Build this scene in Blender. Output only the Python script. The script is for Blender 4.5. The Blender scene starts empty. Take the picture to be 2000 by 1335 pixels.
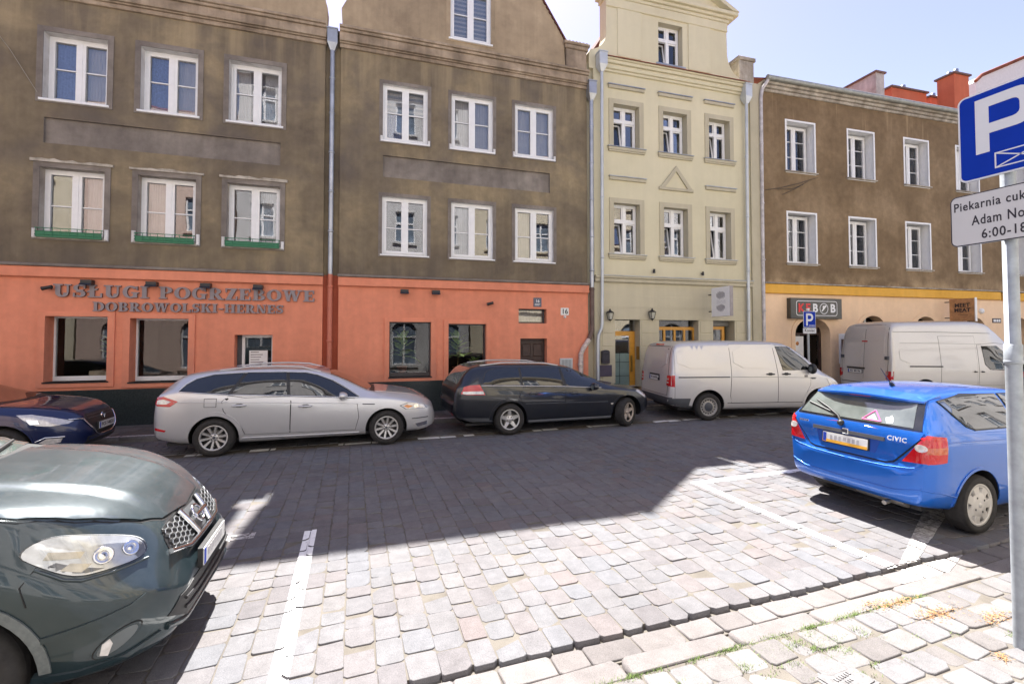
import bpy, bmesh, math, random
from mathutils import Vector, Matrix
from mathutils.bvhtree import BVHTree
from mathutils.geometry import delaunay_2d_cdt
R = math.radians
random.seed(11)
scene = bpy.context.scene
COL = scene.collection

# ------------------------------------------------------------------ camera, sky, sun, exposure
cam_data = bpy.data.cameras.new('camera')
cam = bpy.data.objects.new('camera', cam_data)
COL.objects.link(cam)
cam.location = (0, 0, 2.08)
cam.rotation_euler = (R(90 + 1.61), 0, R(-19.0))
cam_data.sensor_width = 36.0
cam_data.lens = 16.2
cam_data.shift_y = -0.01875
cam_data.clip_start = 0.05
cam_data.clip_end = 3000
scene.camera = cam

SUN_EL, SUN_DX, SUN_DY = 60.4, -0.111, -1.0      # light travels towards (DX, DY)
world = bpy.data.worlds.new('World')
scene.world = world
world.use_nodes = True
wn = world.node_tree
bg = wn.nodes['Background']
sky = wn.nodes.new('ShaderNodeTexSky')
sky.sky_type = 'NISHITA'
sky.sun_disc = False
sky.sun_elevation = R(SUN_EL)
sky.sun_rotation = math.atan2(-SUN_DX, -SUN_DY)
sky.altitude = 80
sky.air_density = 1.0
sky.dust_density = 0.75
sky.ozone_density = 1.2
tint = wn.nodes.new('ShaderNodeMixRGB'); tint.blend_type = 'MULTIPLY'; tint.inputs[0].default_value = 1.0
tint.inputs[2].default_value = (1.13, 0.885, 0.90, 1)       # the photograph's warmer white balance
wn.links.new(sky.outputs[0], tint.inputs[1]); wn.links.new(tint.outputs[0], bg.inputs[0])
bg.inputs[1].default_value = 0.053
sun_data = bpy.data.lights.new('sun', 'SUN')
sun = bpy.data.objects.new('sun', sun_data)
COL.objects.link(sun)
sun_data.energy = 3.6
sun_data.angle = R(0.55)
sun_data.color = (1.0, 0.965, 0.915)
_h = math.hypot(SUN_DX, SUN_DY)
_d = Vector((SUN_DX / _h * math.cos(R(SUN_EL)), SUN_DY / _h * math.cos(R(SUN_EL)), -math.sin(R(SUN_EL))))
sun.rotation_euler = _d.to_track_quat('-Z', 'Y').to_euler()
sun.location = (10, 60, 80)
vs = scene.view_settings
vs.view_transform = 'Standard'
vs.look = 'None'
vs.exposure = 2.45
vs.gamma = 1.0
vs.use_curve_mapping = False
scene.render.engine = 'CYCLES'
scene.cycles.max_bounces = 8
scene.cycles.transparent_max_bounces = 10
scene.cycles.caustics_reflective = False
scene.cycles.caustics_refractive = False

# ------------------------------------------------------------------ materials
class NT:
    def __init__(s, name):
        s.m = bpy.data.materials.new(name); s.m.use_nodes = True
        s.t = s.m.node_tree; s.p = s.t.nodes['Principled BSDF']; s.out = s.t.nodes['Material Output']
    def n(s, kind, **kw):
        nd = s.t.nodes.new('ShaderNode' + kind)
        for k, v in kw.items():
            if isinstance(v, tuple) and k.startswith('i'):
                pass
            setattr(nd, k, v)
        return nd
    def l(s, a, b): s.t.links.new(a, b)
    def pos(s, obj=True, scale=(1, 1, 1)):
        if obj:
            c = s.n('TexCoord').outputs['Object']
        else:
            c = s.n('NewGeometry').outputs['Position']
        mp = s.n('Mapping'); mp.inputs['Scale'].default_value = scale
        s.l(c, mp.inputs['Vector']); return mp.outputs[0]
    def noise(s, vec, scale, detail=4, rough=.55, dist=0):
        nd = s.n('TexNoise'); nd.inputs['Scale'].default_value = scale; nd.inputs['Detail'].default_value = detail
        nd.inputs['Roughness'].default_value = rough; nd.inputs['Distortion'].default_value = dist
        s.l(vec, nd.inputs['Vector']); return nd.outputs['Fac']
    def ramp(s, fac, stops):
        nd = s.n('ValToRGB'); cr = nd.color_ramp
        while len(cr.elements) < len(stops): cr.elements.new(.5)
        for e, (p, c) in zip(cr.elements, stops):
            e.position = p; e.color = (c, c, c, 1) if not isinstance(c, tuple) else (*c, 1)
        s.l(fac, nd.inputs[0]); return nd.outputs[0]
    def mix(s, fac, a, b, mode='MIX'):
        nd = s.n('MixRGB'); nd.blend_type = mode
        for i, v in zip((0, 1, 2), (fac, a, b)):
            if isinstance(v, (int, float)): nd.inputs[i].default_value = v if i == 0 else (v, v, v, 1)
            elif isinstance(v, tuple): nd.inputs[i].default_value = (*v, 1)
            else: s.l(v, nd.inputs[i])
        return nd.outputs[0]
    def bump(s, h, strength=.3, dist=.01):
        nd = s.n('Bump'); nd.inputs['Strength'].default_value = strength; nd.inputs['Distance'].default_value = dist
        s.l(h, nd.inputs['Height']); s.l(nd.outputs[0], s.p.inputs['Normal'])
    def set(s, base=None, rough=None, metal=None, coat=None, spec=None):
        for k, v in (('Base Color', base), ('Roughness', rough), ('Metallic', metal), ('Coat Weight', coat), ('Specular IOR Level', spec)):
            if v is None: continue
            if isinstance(v, tuple): s.p.inputs[k].default_value = (*v, 1)
            elif isinstance(v, (int, float)): s.p.inputs[k].default_value = v
            else: s.l(v, s.p.inputs[k])

MATS = {}
def simple(name, base, rough=.5, metal=0, coat=0, vary=.12, scale=6, bump=0, bscale=60, spec=None):
    if name in MATS: return MATS[name]
    k = NT(name); v = k.pos()
    f = k.noise(v, scale, 5)
    lo = tuple(c * (1 - vary) for c in base); hi = tuple(min(1, c * (1 + vary)) for c in base)
    k.set(base=k.ramp(f, [(.3, lo), (.7, hi)]), rough=rough, metal=metal, coat=coat, spec=spec)
    if bump: k.bump(k.noise(v, bscale, 3), bump, .004)
    MATS[name] = k.m; return k.m

def plaster(name, c_dark, c_mid, c_light, scale=.55, streak=.5, rough=.92, grain=.35, spots=None, fine=1.0):
    k = NT(name); v = k.pos()
    big = k.noise(v, scale, 7, .62, .4)
    col = k.ramp(big, [(.30, c_dark), (.5, c_mid), (.70, c_light)])
    vs_ = k.pos(scale=(2.6, 2.6, .22))
    st = k.ramp(k.noise(vs_, 1.5, 6, .6, .2), [(.42, 1 - streak * .55), (.62, 1.0)])
    col = k.mix(1.0, col, st, 'MULTIPLY')
    med = k.ramp(k.noise(v, 4.5, 6, .65), [(.3, .80), (.7, 1.12)])
    col = k.mix(fine, col, med, 'MULTIPLY')
    if spots:
        sp = k.ramp(k.noise(v, 1.9, 8, .7, .8), [(.66, 0.0), (.73, 1.0)])
        col = k.mix(sp, col, spots)
    k.set(base=col, rough=rough, spec=.2)
    g = k.noise(v, 95, 3, .6); g2 = k.noise(v, 14, 4, .6)
    k.bump(k.mix(.5, g, g2), grain, .012)
    MATS[name] = k.m; return k.m

BROWN = plaster('brown_stucco', (.135, .108, .082), (.215, .172, .115), (.35, .275, .165), .42, .22, fine=.8)
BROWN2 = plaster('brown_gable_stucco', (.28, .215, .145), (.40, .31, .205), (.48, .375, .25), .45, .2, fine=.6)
BROWN_D = plaster('warm_brown_stucco', (.165, .114, .066), (.225, .156, .09), (.32, .23, .14), .42, .15)
def drips(m, c):
    t = m.node_tree; p = t.nodes['Principled BSDF']; k = NT.__new__(NT); k.m = m; k.t = t; k.p = p
    old = p.inputs['Base Color'].links[0].from_socket
    v = k.pos(scale=(1.0, 1.0, .05)); f = k.ramp(k.noise(v, 1.6, 5, .7), [(.57, 0.0), (.68, .75)])
    sx = k.n('SeparateXYZ'); k.l(k.n('TexCoord').outputs['Object'], sx.inputs[0])
    mr = k.n('MapRange'); mr.inputs[1].default_value = 7.4; mr.inputs[2].default_value = 10.3; mr.inputs[3].default_value = 0; mr.inputs[4].default_value = 1; k.l(sx.outputs['Z'], mr.inputs[0])
    f = k.mix(1.0, f, mr.outputs[0], 'MULTIPLY')
    b = k.ramp(sx.outputs['Z'], [(0, 0), (1, 0)]); mr2 = k.n('MapRange'); mr2.inputs[1].default_value = 4.35; mr2.inputs[2].default_value = 3.9; k.l(sx.outputs['Z'], mr2.inputs[0])
    e = k.mix(1.0, mr2.outputs[0], k.ramp(k.noise(k.pos(), 1.1, 6, .65), [(.4, 0.0), (.6, .9)]), 'MULTIPLY')
    k.l(k.mix(e, k.mix(f, old, c), c), p.inputs['Base Color'])
drips(BROWN_D, (.46, .34, .20))
def soot(m, c, z0, z1, sc, amt, xs=1.0):
    t = m.node_tree; p = t.nodes['Principled BSDF']; k = NT.__new__(NT); k.m = m; k.t = t; k.p = p
    old = p.inputs['Base Color'].links[0].from_socket
    f = k.ramp(k.noise(k.pos(scale=(xs, xs, .16 if xs > 1 else 1)), sc, 6, .62, .3), [(.46, 0.0), (.66, amt)])
    sx = k.n('SeparateXYZ'); k.l(k.n('TexCoord').outputs['Object'], sx.inputs[0])
    mr = k.n('MapRange'); mr.interpolation_type = 'SMOOTHSTEP'; mr.inputs[1].default_value = z0; mr.inputs[2].default_value = z1; k.l(sx.outputs['Z'], mr.inputs[0])
    k.l(k.mix(k.mix(1.0, f, mr.outputs[0], 'MULTIPLY'), old, c), p.inputs['Base Color'])
soot(BROWN, (.115, .098, .088), 5.2, 6.6, .55, .75)          # weathered grey film on the upper wall
soot(BROWN, (.40, .315, .19), 7.6, 9.4, .9, .55, 2.2)         # pale runs from the cornice
soot(BROWN, (.105, .088, .075), 4.6, 3.6, .8, .6, 2.0)        # splash and runs above the ledge
SURR = plaster('grey_brown_surround', (.165, .143, .126), (.225, .195, .17), (.29, .255, .22), .9, .2)
ORANGE = plaster('orange_plaster', (.68, .250, .152), (.745, .275, .168), (.80, .305, .188), .35, .12, fine=.45, grain=.12)
soot(ORANGE, (.54, .23, .16), 1.6, .9, 1.4, .5)
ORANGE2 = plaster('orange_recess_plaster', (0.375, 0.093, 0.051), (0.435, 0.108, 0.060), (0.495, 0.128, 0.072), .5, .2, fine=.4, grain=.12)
CORN = plaster('pinkish_cornice_plaster', (0.221, 0.169, 0.124), (0.390, 0.305, 0.221), (0.520, 0.416, 0.312), .8, .5)
TAN = plaster('cream_plaster', (.58, .53, .37), (.63, .58, .41), (.68, .62, .445), .3, .06, fine=.12, grain=.06)
TAN2 = plaster('cream_ground_floor_plaster', (.52, .47, .34), (.56, .51, .37), (.60, .545, .40), .3, .1, fine=.12, grain=.06)
TANT = plaster('cream_grey_trim', (.45, .41, .30), (.50, .455, .335), (.54, .495, .37), .5, .12, fine=.15, grain=.05)
PEACH = plaster('peach_plaster', (.80, .57, .37), (.86, .62, .41), (.90, .66, .45), .4, .05, fine=.25, grain=.08)
MUST = plaster('mustard_band', (.68, .37, .06), (.76, .42, .08), (.80, .46, .10), .6, .08, fine=.3, grain=.08)
REVEAL = plaster('white_painted_reveal', (.50, .47, .44), (.70, .68, .66), (.80, .79, .78), 1.2, .25, fine=.4, grain=.2)
REVG = plaster('greyed_reveal', (0.324, 0.276, 0.240), (0.444, 0.396, 0.348), (0.552, 0.504, 0.456), 1.6, .4, fine=.7, grain=.25)
OPPW = plaster('pale_grey_facade', (.46, .45, .44), (.55, .54, .53), (.62, .61, .60), .3, .2, fine=.3, grain=.1)
OPPY = plaster('pale_yellow_facade', (.58, .51, .38), (.64, .57, .43), (.68, .61, .47), .3, .2, fine=.3, grain=.1)
OPPP = plaster('pink_facade', (.55, .42, .35), (.60, .46, .39), (.64, .50, .42), .3, .2, fine=.3, grain=.1)
WORN = plaster('worn_pale_cornice', (.28, .235, .18), (.45, .40, .33), (.60, .55, .47), 2.2, .5)
GRANITE = None
k = NT('dark_polished_granite'); v = k.pos()
k.set(base=k.ramp(k.noise(v, 45, 5, .7), [(.35, (.012, .018, .018)), (.65, (.045, .055, .055))]), rough=.28)
GRANITE = k.m
PVC = simple('white_window_plastic', (.78, .78, .78), .35, vary=.04)
ZINC = simple('zinc_metal', (.40, .42, .45), .42, .75, vary=.2, scale=3, bump=.05)
ZINCL = simple('pale_grey_pipe', (.52, .55, .57), .4, .3, vary=.12, scale=2)
GALV = simple('galvanised_steel', (.33, .36, .39), .55, .35, vary=.16, scale=14, bump=.08, bscale=40)
PIPEO = simple('orange_painted_pipe', (.50, .15, .09), .5, vary=.1)
PIPEB = simple('brown_painted_pipe', (.12, .075, .06), .55, vary=.3)
RUSTW = simple('flaking_white_pipe', (.55, .47, .42), .6, vary=.35, scale=18)
BLACKM = simple('black_metal', (.02, .02, .022), .4, .2)
DARK = simple('dark_interior', (.03, .028, .026), .9)
ROOMW = simple('room_wall', (.20, .18, .16), .9)
TILE = plaster('terracotta_tile', (.16, .055, .035), (.26, .085, .05), (.34, .12, .075), 2.5, .3)
TILED = plaster('dark_red_tile', (.07, .028, .028), (.115, .045, .042), (.15, .06, .05), 3, .3)
REDP = plaster('red_orange_chimney', (.50, .135, .07), (.55, .155, .08), (.59, .17, .09), .8, .1, fine=.2, grain=.06)
CHW = plaster('pale_chimney_plaster', (.40, .37, .34), (.52, .49, .46), (.58, .55, .52), .8, .3)
WOODD = simple('dark_brown_wood', (.045, .024, .02), .5, vary=.3, scale=9)
WOODY = simple('yellow_ochre_wood', (.62, .30, .04), .4, vary=.12, scale=8)
WHITE = simple('white_paint', (.80, .80, .80), .5, vary=.03)
GREYL = simple('grey_letter', (.24, .205, .215), .55, .1, vary=.08)
CURT_W = simple('net_curtain', (.62, .62, .62), .9, vary=.08)
CURT_B = simple('blue_curtain', (.16, .24, .50), .9, vary=.25, scale=25)
BLIND = simple('grey_blind', (.34, .40, .48), .8, vary=.08)
BLIND2 = simple('white_blind_strip', (.70, .71, .72), .8, vary=.04)
GREENB = simple('green_rail', (.02, .16, .075), .5)
PLANT = simple('variegated_leaf', (.36, .52, .16), .5, vary=.5, scale=30)
STEMM = simple('plant_stem', (.14, .10, .04), .7)
POT = simple('terracotta_pot', (.25, .09, .06), .8)
BASK = simple('pale_pot', (.50, .44, .34), .8)
RUBBER = simple('tyre_rubber', (.035, .033, .032), .85, vary=.25, scale=20, spec=.25)
ALLOY = simple('alloy_wheel', (.55, .54, .53), .35, .55, vary=.1)
CHROME = simple('chrome', (.75, .76, .78), .12, 1.0, vary=.03)
BLACKP = simple('black_plastic', (.018, .018, .019), .5, vary=.1)
GREYP = simple('grey_plastic', (.07, .075, .085), .55, vary=.1)
SEAM = simple('door_gap', (.012, .012, .012), .8)
REDL = simple('red_lamp_lens', (.50, .008, .014), .12, coat=1, vary=.04, scale=60)
CLEARL = simple('clear_lamp_lens', (.62, .60, .58), .12, .2, coat=1, vary=.2, scale=25)
AMBER = simple('amber_lens', (.65, .22, .04), .15, coat=1, vary=.2, scale=30)
SIGNB = simple('sign_blue', (.002, .030, .33), .6, vary=.05, spec=.15)
SIGNW = simple('sign_white', (.62, .63, .66), .4, vary=.02, coat=.2)
INK = simple('dark_ink', (.018, .014, .022), .5)
PLATEW = simple('number_plate_white', (.70, .70, .68), .4, vary=.03)
PLATEB = simple('number_plate_blue', (.02, .06, .42), .4)
PLATEY = simple('number_plate_shade_yellow', (.80, .42, .05), .4)

def glass(name, tint=.93, refl=.10, rough=0.0, wav=.02, ior=1.5):
    k = NT(name); t = k.t; t.nodes.remove(k.p)
    fr = k.n('Fresnel'); fr.inputs['IOR'].default_value = ior
    add = k.n('Math', operation='MULTIPLY_ADD'); add.use_clamp = True
    k.l(fr.outputs[0], add.inputs[0]); add.inputs[1].default_value = 1.15; add.inputs[2].default_value = refl
    tr = k.n('BsdfTransparent'); tr.inputs[0].default_value = (tint, tint, tint, 1)
    gl = k.n('BsdfGlossy'); gl.inputs['Roughness'].default_value = rough; gl.inputs[0].default_value = (.95, .97, 1, 1)
    mx = k.n('MixShader'); k.l(add.outputs[0], mx.inputs[0]); k.l(tr.outputs[0], mx.inputs[1]); k.l(gl.outputs[0], mx.inputs[2])
    if wav:
        b = k.n('Bump'); b.inputs['Strength'].default_value = wav; b.inputs['Distance'].default_value = .05
        k.l(k.noise(k.pos(), 1.7, 2), b.inputs['Height']); k.l(b.outputs[0], gl.inputs['Normal'])
    k.l(mx.outputs[0], k.out.inputs[0]); MATS[name] = k.m; return k.m
PANE = glass('window_glass', .85, .07, 0, .022)
SHOPG = glass('shop_glass', .92, .004, 0, .015, 1.36)
LENS = glass('lamp_cover_glass', .97, .02, 0, 0)

k = NT('car_glass'); v = k.pos()
k.set(base=(.012, .014, .014), rough=.02, spec=.9, coat=.5)
CARG = k.m
k = NT('sky_pale_car_glass'); v = k.pos()
k.set(base=k.ramp(k.noise(v, 3, 4), [(.3, (.07, .085, .08)), (.7, (.16, .18, .17))]), rough=.03, spec=1.0, coat=1.0)  # pale base colour stands in for bright sky reflected in the glass
CARGP = k.m

def paint(name, base, metal=.5, rough=.38, dust=.0, dustc=(.35, .33, .30)):
    k = NT(name); v = k.pos()
    col = k.ramp(k.noise(v, 900, 2), [(.3, tuple(c * .88 for c in base)), (.7, tuple(min(1, c * 1.1) for c in base))])
    if dust:
        d = k.ramp(k.noise(v, 5, 8, .7, .6), [(.3, dust * .35), (.75, dust)])
        sx = k.n('SeparateXYZ'); k.l(k.n('NewGeometry').outputs['Normal'], sx.inputs[0])     # dust lies on what faces up
        d = k.mix(1.0, d, k.ramp(sx.outputs['Z'], [(.05, .09), (.75, 1.0)]), 'MULTIPLY')
        col = k.mix(d, col, dustc)
        rg = k.ramp(k.noise(v, 7, 8, .7), [(.3, .02), (.8, .12)])
        k.l(rg, k.p.inputs['Coat Roughness'])
    k.set(base=col, rough=rough, metal=metal, coat=1.0)
    if not dust: k.p.inputs['Coat Roughness'].default_value = .03
    MATS[name] = k.m; return k.m
P_SILVER = paint('silver_paint', (.62, .62, .63), .55, .38, .3, (.42, .40, .37))
P_BLACK = paint('black_blue_paint', (.004, .006, .011), .1, .35)
P_VAN = paint('silver_van_paint', (.62, .61, .61), .45, .42, .45, (.42, .40, .37))
P_WHITEV = paint('pale_van_paint', (.62, .60, .57), .25, .45, .25)
P_BLUE = paint('bright_blue_paint', (.003, .125, .56), .45, .35, .03)
P_NAVY = paint('navy_paint', (.004, .012, .065), .3, .33)
P_GREEN = paint('dark_grey_green_paint', (.005, .022, .028), .35, .34, .50, (.13, .145, .16))

# ------------------------------------------------------------------ mesh helpers
class MB:
    def __init__(s): s.v = []; s.f = []; s.m = []; s.sm = []
    def add(s, vs, fs, mi=0, smooth=False):
        o = len(s.v); s.v += [tuple(p) for p in vs]
        for f in fs:
            s.f.append([o + i for i in f]); s.m.append(mi); s.sm.append(smooth)
        return s
    def box(s, x0, x1, y0, y1, z0, z1, mi=0):
        vs = [(x, y, z) for z in (z0, z1) for y in (y0, y1) for x in (x0, x1)]
        return s.add(vs, [(0, 2, 3, 1), (4, 5, 7, 6), (0, 1, 5, 4), (2, 6, 7, 3), (0, 4, 6, 2), (1, 3, 7, 5)], mi)
    def bev(s, x0, x1, y0, y1, z0, z1, b=.01, mi=0):
        # box with chamfered edges on the -y face and top
        vs = [(x0, y1, z0), (x1, y1, z0), (x1, y1, z1), (x0, y1, z1),
              (x0, y0 + b, z0), (x1, y0 + b, z0), (x1, y0 + b, z1), (x0, y0 + b, z1),
              (x0 + b, y0, z0 + b), (x1 - b, y0, z0 + b), (x1 - b, y0, z1 - b), (x0 + b, y0, z1 - b)]
        fs = [(0, 3, 2, 1), (0, 1, 5, 4), (1, 2, 6, 5), (2, 3, 7, 6), (3, 0, 4, 7), (4, 5, 9, 8), (5, 6, 10, 9), (6, 7, 11, 10), (7, 4, 8, 11), (8, 9, 10, 11)]
        return s.add(vs, fs, mi)
    def prism(s, poly, y0, y1, mi=0, mr=None, hole=None):
        # poly in (x,z), counter-clockwise, extruded along y
        n = len(poly)
        vs = [(x, y0, z) for x, z in poly] + [(x, y1, z) for x, z in poly]
        s.add(vs, [tuple(range(n)), tuple(range(2 * n - 1, n - 1, -1))], mi)
        s.add(vs, [(i, i + n, (i + 1) % n + n, (i + 1) % n) for i in range(n)], mi if mr is None else mr)
        return s
    def tube(s, pts, r, n=10, mi=0, cap=True, smooth=True):
        pts = [Vector(p) for p in pts]; rs = r if isinstance(r, (list, tuple)) else [r] * len(pts)
        rings = []
        up = None
        for i, p in enumerate(pts):
            a = pts[max(0, i - 1)]; b = pts[min(len(pts) - 1, i + 1)]
            t = (b - a).normalized()
            if up is None or abs(up.dot(t)) > .95:
                up = Vector((0, 0, 1)) if abs(t.z) < .9 else Vector((0, 1, 0))
            sd = t.cross(up).normalized(); u2 = sd.cross(t).normalized(); up = u2
            rings.append([p + (sd * math.cos(2 * math.pi * k / n) + u2 * math.sin(2 * math.pi * k / n)) * rs[i] for k in range(n)])
        vs = [q for rg in rings for q in rg]; fs = []
        for i in range(len(pts) - 1):
            for k in range(n):
                fs.append((i * n + k, i * n + (k + 1) % n, (i + 1) * n + (k + 1) % n, (i + 1) * n + k))
        s.add(vs, fs, mi, smooth)
        if cap: s.add(rings[0], [tuple(range(n - 1, -1, -1))], mi); s.add(rings[-1], [tuple(range(n))], mi)
        return s
    def lathe(s, prof, n=24, axis='y', c=(0, 0, 0), mi=0, smooth=True, closed=False):
        # prof: list of (r, h); revolve about axis through c
        vs = []; fs = []
        for r, h in prof:
            for k in range(n):
                a = 2 * math.pi * k / n; u, w = r * math.cos(a), r * math.sin(a)
                vs.append((c[0] + u, c[1] + h, c[2] + w) if axis == 'y' else (c[0] + u, c[1] + w, c[2] + h) if axis == 'z' else (c[0] + h, c[1] + u, c[2] + w))
        m = len(prof)
        for i in range(m if closed else m - 1):
            j = (i + 1) % m
            for k in range(n):
                fs.append((i * n + k, j * n + k, j * n + (k + 1) % n, i * n + (k + 1) % n))
        return s.add(vs, fs, mi, smooth)
    def ellipsoid(s, c, r, n=12, m=8, mi=0):
        return s.lathe_xyz(c, r, n, m, mi)
    def lathe_xyz(s, c, r, n, m, mi):
        vs = []; fs = []
        for i in range(m + 1):
            th = math.pi * i / m
            for k in range(n):
                a = 2 * math.pi * k / n
                vs.append((c[0] + r[0] * math.sin(th) * math.cos(a), c[1] + r[1] * math.sin(th) * math.sin(a), c[2] + r[2] * math.cos(th)))
        for i in range(m):
            for k in range(n):
                fs.append((i * n + k, (i + 1) * n + k, (i + 1) * n + (k + 1) % n, i * n + (k + 1) % n))
        return s.add(vs, fs, mi, True)
    def plate(s, outer, holes, y0, y1, mi=0, mhole=None, mback=None):
        # polygon in (x,z) with polygonal holes, solid between y0 (front, towards the street) and y1
        pts = []; edges = []; loops = []
        for lp in [outer] + holes:
            st = len(pts); pts += [Vector(p) for p in lp]
            ids = list(range(st, len(pts))); loops.append(ids)
            edges += [(ids[i], ids[(i + 1) % len(ids)]) for i in range(len(ids))]
        vo, _, fo, _, _, _ = delaunay_2d_cdt(pts, edges, [], 1, 1e-6)
        def inside(p, lp):
            c = False; n = len(lp)
            for i in range(n):
                a, b = lp[i], lp[(i + 1) % n]
                if (a[1] > p[1]) != (b[1] > p[1]) and p[0] < (b[0] - a[0]) * (p[1] - a[1]) / (b[1] - a[1]) + a[0]: c = not c
            return c
        fs = []
        for f in fo:
            cx = sum(vo[i][0] for i in f) / len(f); cz = sum(vo[i][1] for i in f) / len(f)
            if inside((cx, cz), outer) and not any(inside((cx, cz), h) for h in holes):
                a, b, c = (vo[i] for i in f[:3])
                ccw = (b[0] - a[0]) * (c[1] - a[1]) - (b[1] - a[1]) * (c[0] - a[0]) > 0
                fs.append(tuple(f) if ccw else tuple(reversed(f)))
        s.add([(p[0], y0, p[1]) for p in vo], fs, mi)
        s.add([(p[0], y1, p[1]) for p in vo], [tuple(reversed(f)) for f in fs], mi if mback is None else mback)
        for li, lp in enumerate([outer] + holes):
            n = len(lp)
            area = sum(lp[i][0] * lp[(i + 1) % n][1] - lp[(i + 1) % n][0] * lp[i][1] for i in range(n))
            q = lp if (area > 0) == (li == 0) else list(reversed(lp))
            mm = mi
            if li and mhole is not None: mm = mhole[li - 1] if isinstance(mhole, list) else mhole
            vs = [(x, y0, z) for x, z in q] + [(x, y1, z) for x, z in q]
            s.add(vs, [(i, i + n, (i + 1) % n + n, (i + 1) % n) for i in range(n)], mm)
        return s
    def build(s, name, mats, parent=None, loc=None, rot=None, **props):
        me = s.mesh(name, mats)
        return link(name, me, parent, loc, rot, **props)
    def mesh(s, name, mats):
        me = bpy.data.meshes.new(name)
        me.from_pydata(s.v, [], s.f)
        for m in (mats if isinstance(mats, (list, tuple)) else [mats]): me.materials.append(m)
        me.polygons.foreach_set('material_index', s.m)
        me.polygons.foreach_set('use_smooth', s.sm)
        me.update()
        return me

def link(name, me, parent=None, loc=None, rot=None, **props):
    o = bpy.data.objects.new(name, me); COL.objects.link(o)
    if parent is not None: o.parent = parent
    if loc: o.location = loc
    if rot: o.rotation_euler = rot
    for k_, v_ in props.items(): o[k_] = v_
    return o

def empty(name, loc=(0, 0, 0), rz=0, label=None, cat=None, group=None):
    o = bpy.data.objects.new(name, None); COL.objects.link(o)
    o.empty_display_size = .2
    o.location = loc; o.rotation_euler = (0, 0, rz)
    if label: o['label'] = label
    if cat: o['category'] = cat
    if group: o['group'] = group
    return o

def tag(o, label, cat, group=None):
    o['label'] = label; o['category'] = cat
    if group: o['group'] = group
    return o

def rect(x0, x1, z0, z1): return [(x0, z0), (x1, z0), (x1, z1), (x0, z1)]
def arch(x0, x1, z0, zs, zt, n=12):
    c = (x0 + x1) / 2; r = (x1 - x0) / 2
    return [(x0, z0), (x1, z0)] + [(c + r * math.cos(math.pi * i / n), zs + (zt - zs) * math.sin(math.pi * i / n)) for i in range(n + 1)]
def rrect(x0, x1, z0, z1, r, n=5):
    out = []
    for cx, cz, a0 in ((x1 - r, z0 + r, -90), (x1 - r, z1 - r, 0), (x0 + r, z1 - r, 90), (x0 + r, z0 + r, 180)):
        for i in range(n + 1):
            a = R(a0 + 90 * i / n); out.append((cx + r * math.cos(a), cz + r * math.sin(a)))
    return out

_txt = {}
def text_mesh(body, size, depth, mat, bold=0, spacing=1.0):
    cu = bpy.data.curves.new('lettering', 'FONT'); cu.body = body; cu.size = size; cu.extrude = depth; cu.offset = bold
    cu.align_x = 'CENTER'; cu.align_y = 'CENTER'; cu.space_character = spacing; cu.resolution_u = 3
    ob = bpy.data.objects.new('lettering', cu); COL.objects.link(ob)
    dg = bpy.context.evaluated_depsgraph_get()
    me = bpy.data.meshes.new_from_object(ob.evaluated_get(dg))
    bpy.data.objects.remove(ob); bpy.data.curves.remove(cu)
    me.transform(Matrix.Rotation(R(90), 4, 'X'))       # stands in x,z facing -y
    me.materials.clear(); me.materials.append(mat)
    return me
# ------------------------------------------------------------------ ground
def to_px(X, Y, Z):
    T, P = R(19), R(1.61); Z -= 2.08
    r = X * math.cos(T) - Y * math.sin(T); f0 = X * math.sin(T) + Y * math.cos(T)
    f = f0 * math.cos(P) + Z * math.sin(P); u = -f0 * math.sin(P) + Z * math.cos(P)
    if f < .1: return None
    return 1000 + 900 * r / f, 630 - 900 * u / f

def sett_mat(name, stops, gran=.25):
    k = NT(name); at = k.n('Attribute'); at.attribute_name = 'tone'
    v = k.pos(obj=False)
    col = k.ramp(at.outputs['Fac'], stops)
    k.t.nodes[-1].color_ramp.interpolation = 'LINEAR'
    sp = k.ramp(k.noise(v, 160, 3, .7), [(.3, 1 - gran), (.7, 1 + gran)])
    col = k.mix(1.0, col, sp, 'MULTIPLY')
    md = k.ramp(k.noise(v, 9, 5, .6), [(.3, .86), (.7, 1.10)])
    col = k.mix(1.0, col, md, 'MULTIPLY')
    lg = k.ramp(k.noise(v, .55, 7, .68), [(.28, .84), (.52, 1.0), (.72, 1.06)])
    col = k.mix(1.0, col, lg, 'MULTIPLY')
    k.set(base=col, rough=.86, spec=.16)
    k.bump(k.mix(.4, k.noise(v, 16, 5, .65), k.noise(v, 120, 3, .7)), .42, .014)
    return k.m
SETT = sett_mat('road_sett_stone', [(0, (.133, .126, .131)), (.2, (.152, .140, .142)), (.4, (.144, .143, .150)), (.6, (.158, .150, .152)), (.8, (.142, .144, .155)), (.94, (.160, .155, .157)), (1, (.160, .136, .134))])
SETT2 = sett_mat('pavement_sett_stone', [(0, (0.139, 0.129, 0.126)), (.35, (0.178, 0.168, 0.164)), (.7, (0.158, 0.155, 0.161)), (1, (0.205, 0.195, 0.189))])
GUTS = sett_mat('gutter_stone', [(0, (0.126, 0.115, 0.113)), (.5, (0.168, 0.154, 0.149)), (1, (0.196, 0.182, 0.178))])
KERBS = sett_mat('kerb_stone', [(0, (0.173, 0.158, 0.154)), (1, (0.209, 0.194, 0.187))])
FARG = sett_mat('dirty_gutter_stone', [(0, (.10, .085, .07)), (.5, (.14, .12, .10)), (1, (.17, .15, .125))])

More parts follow.
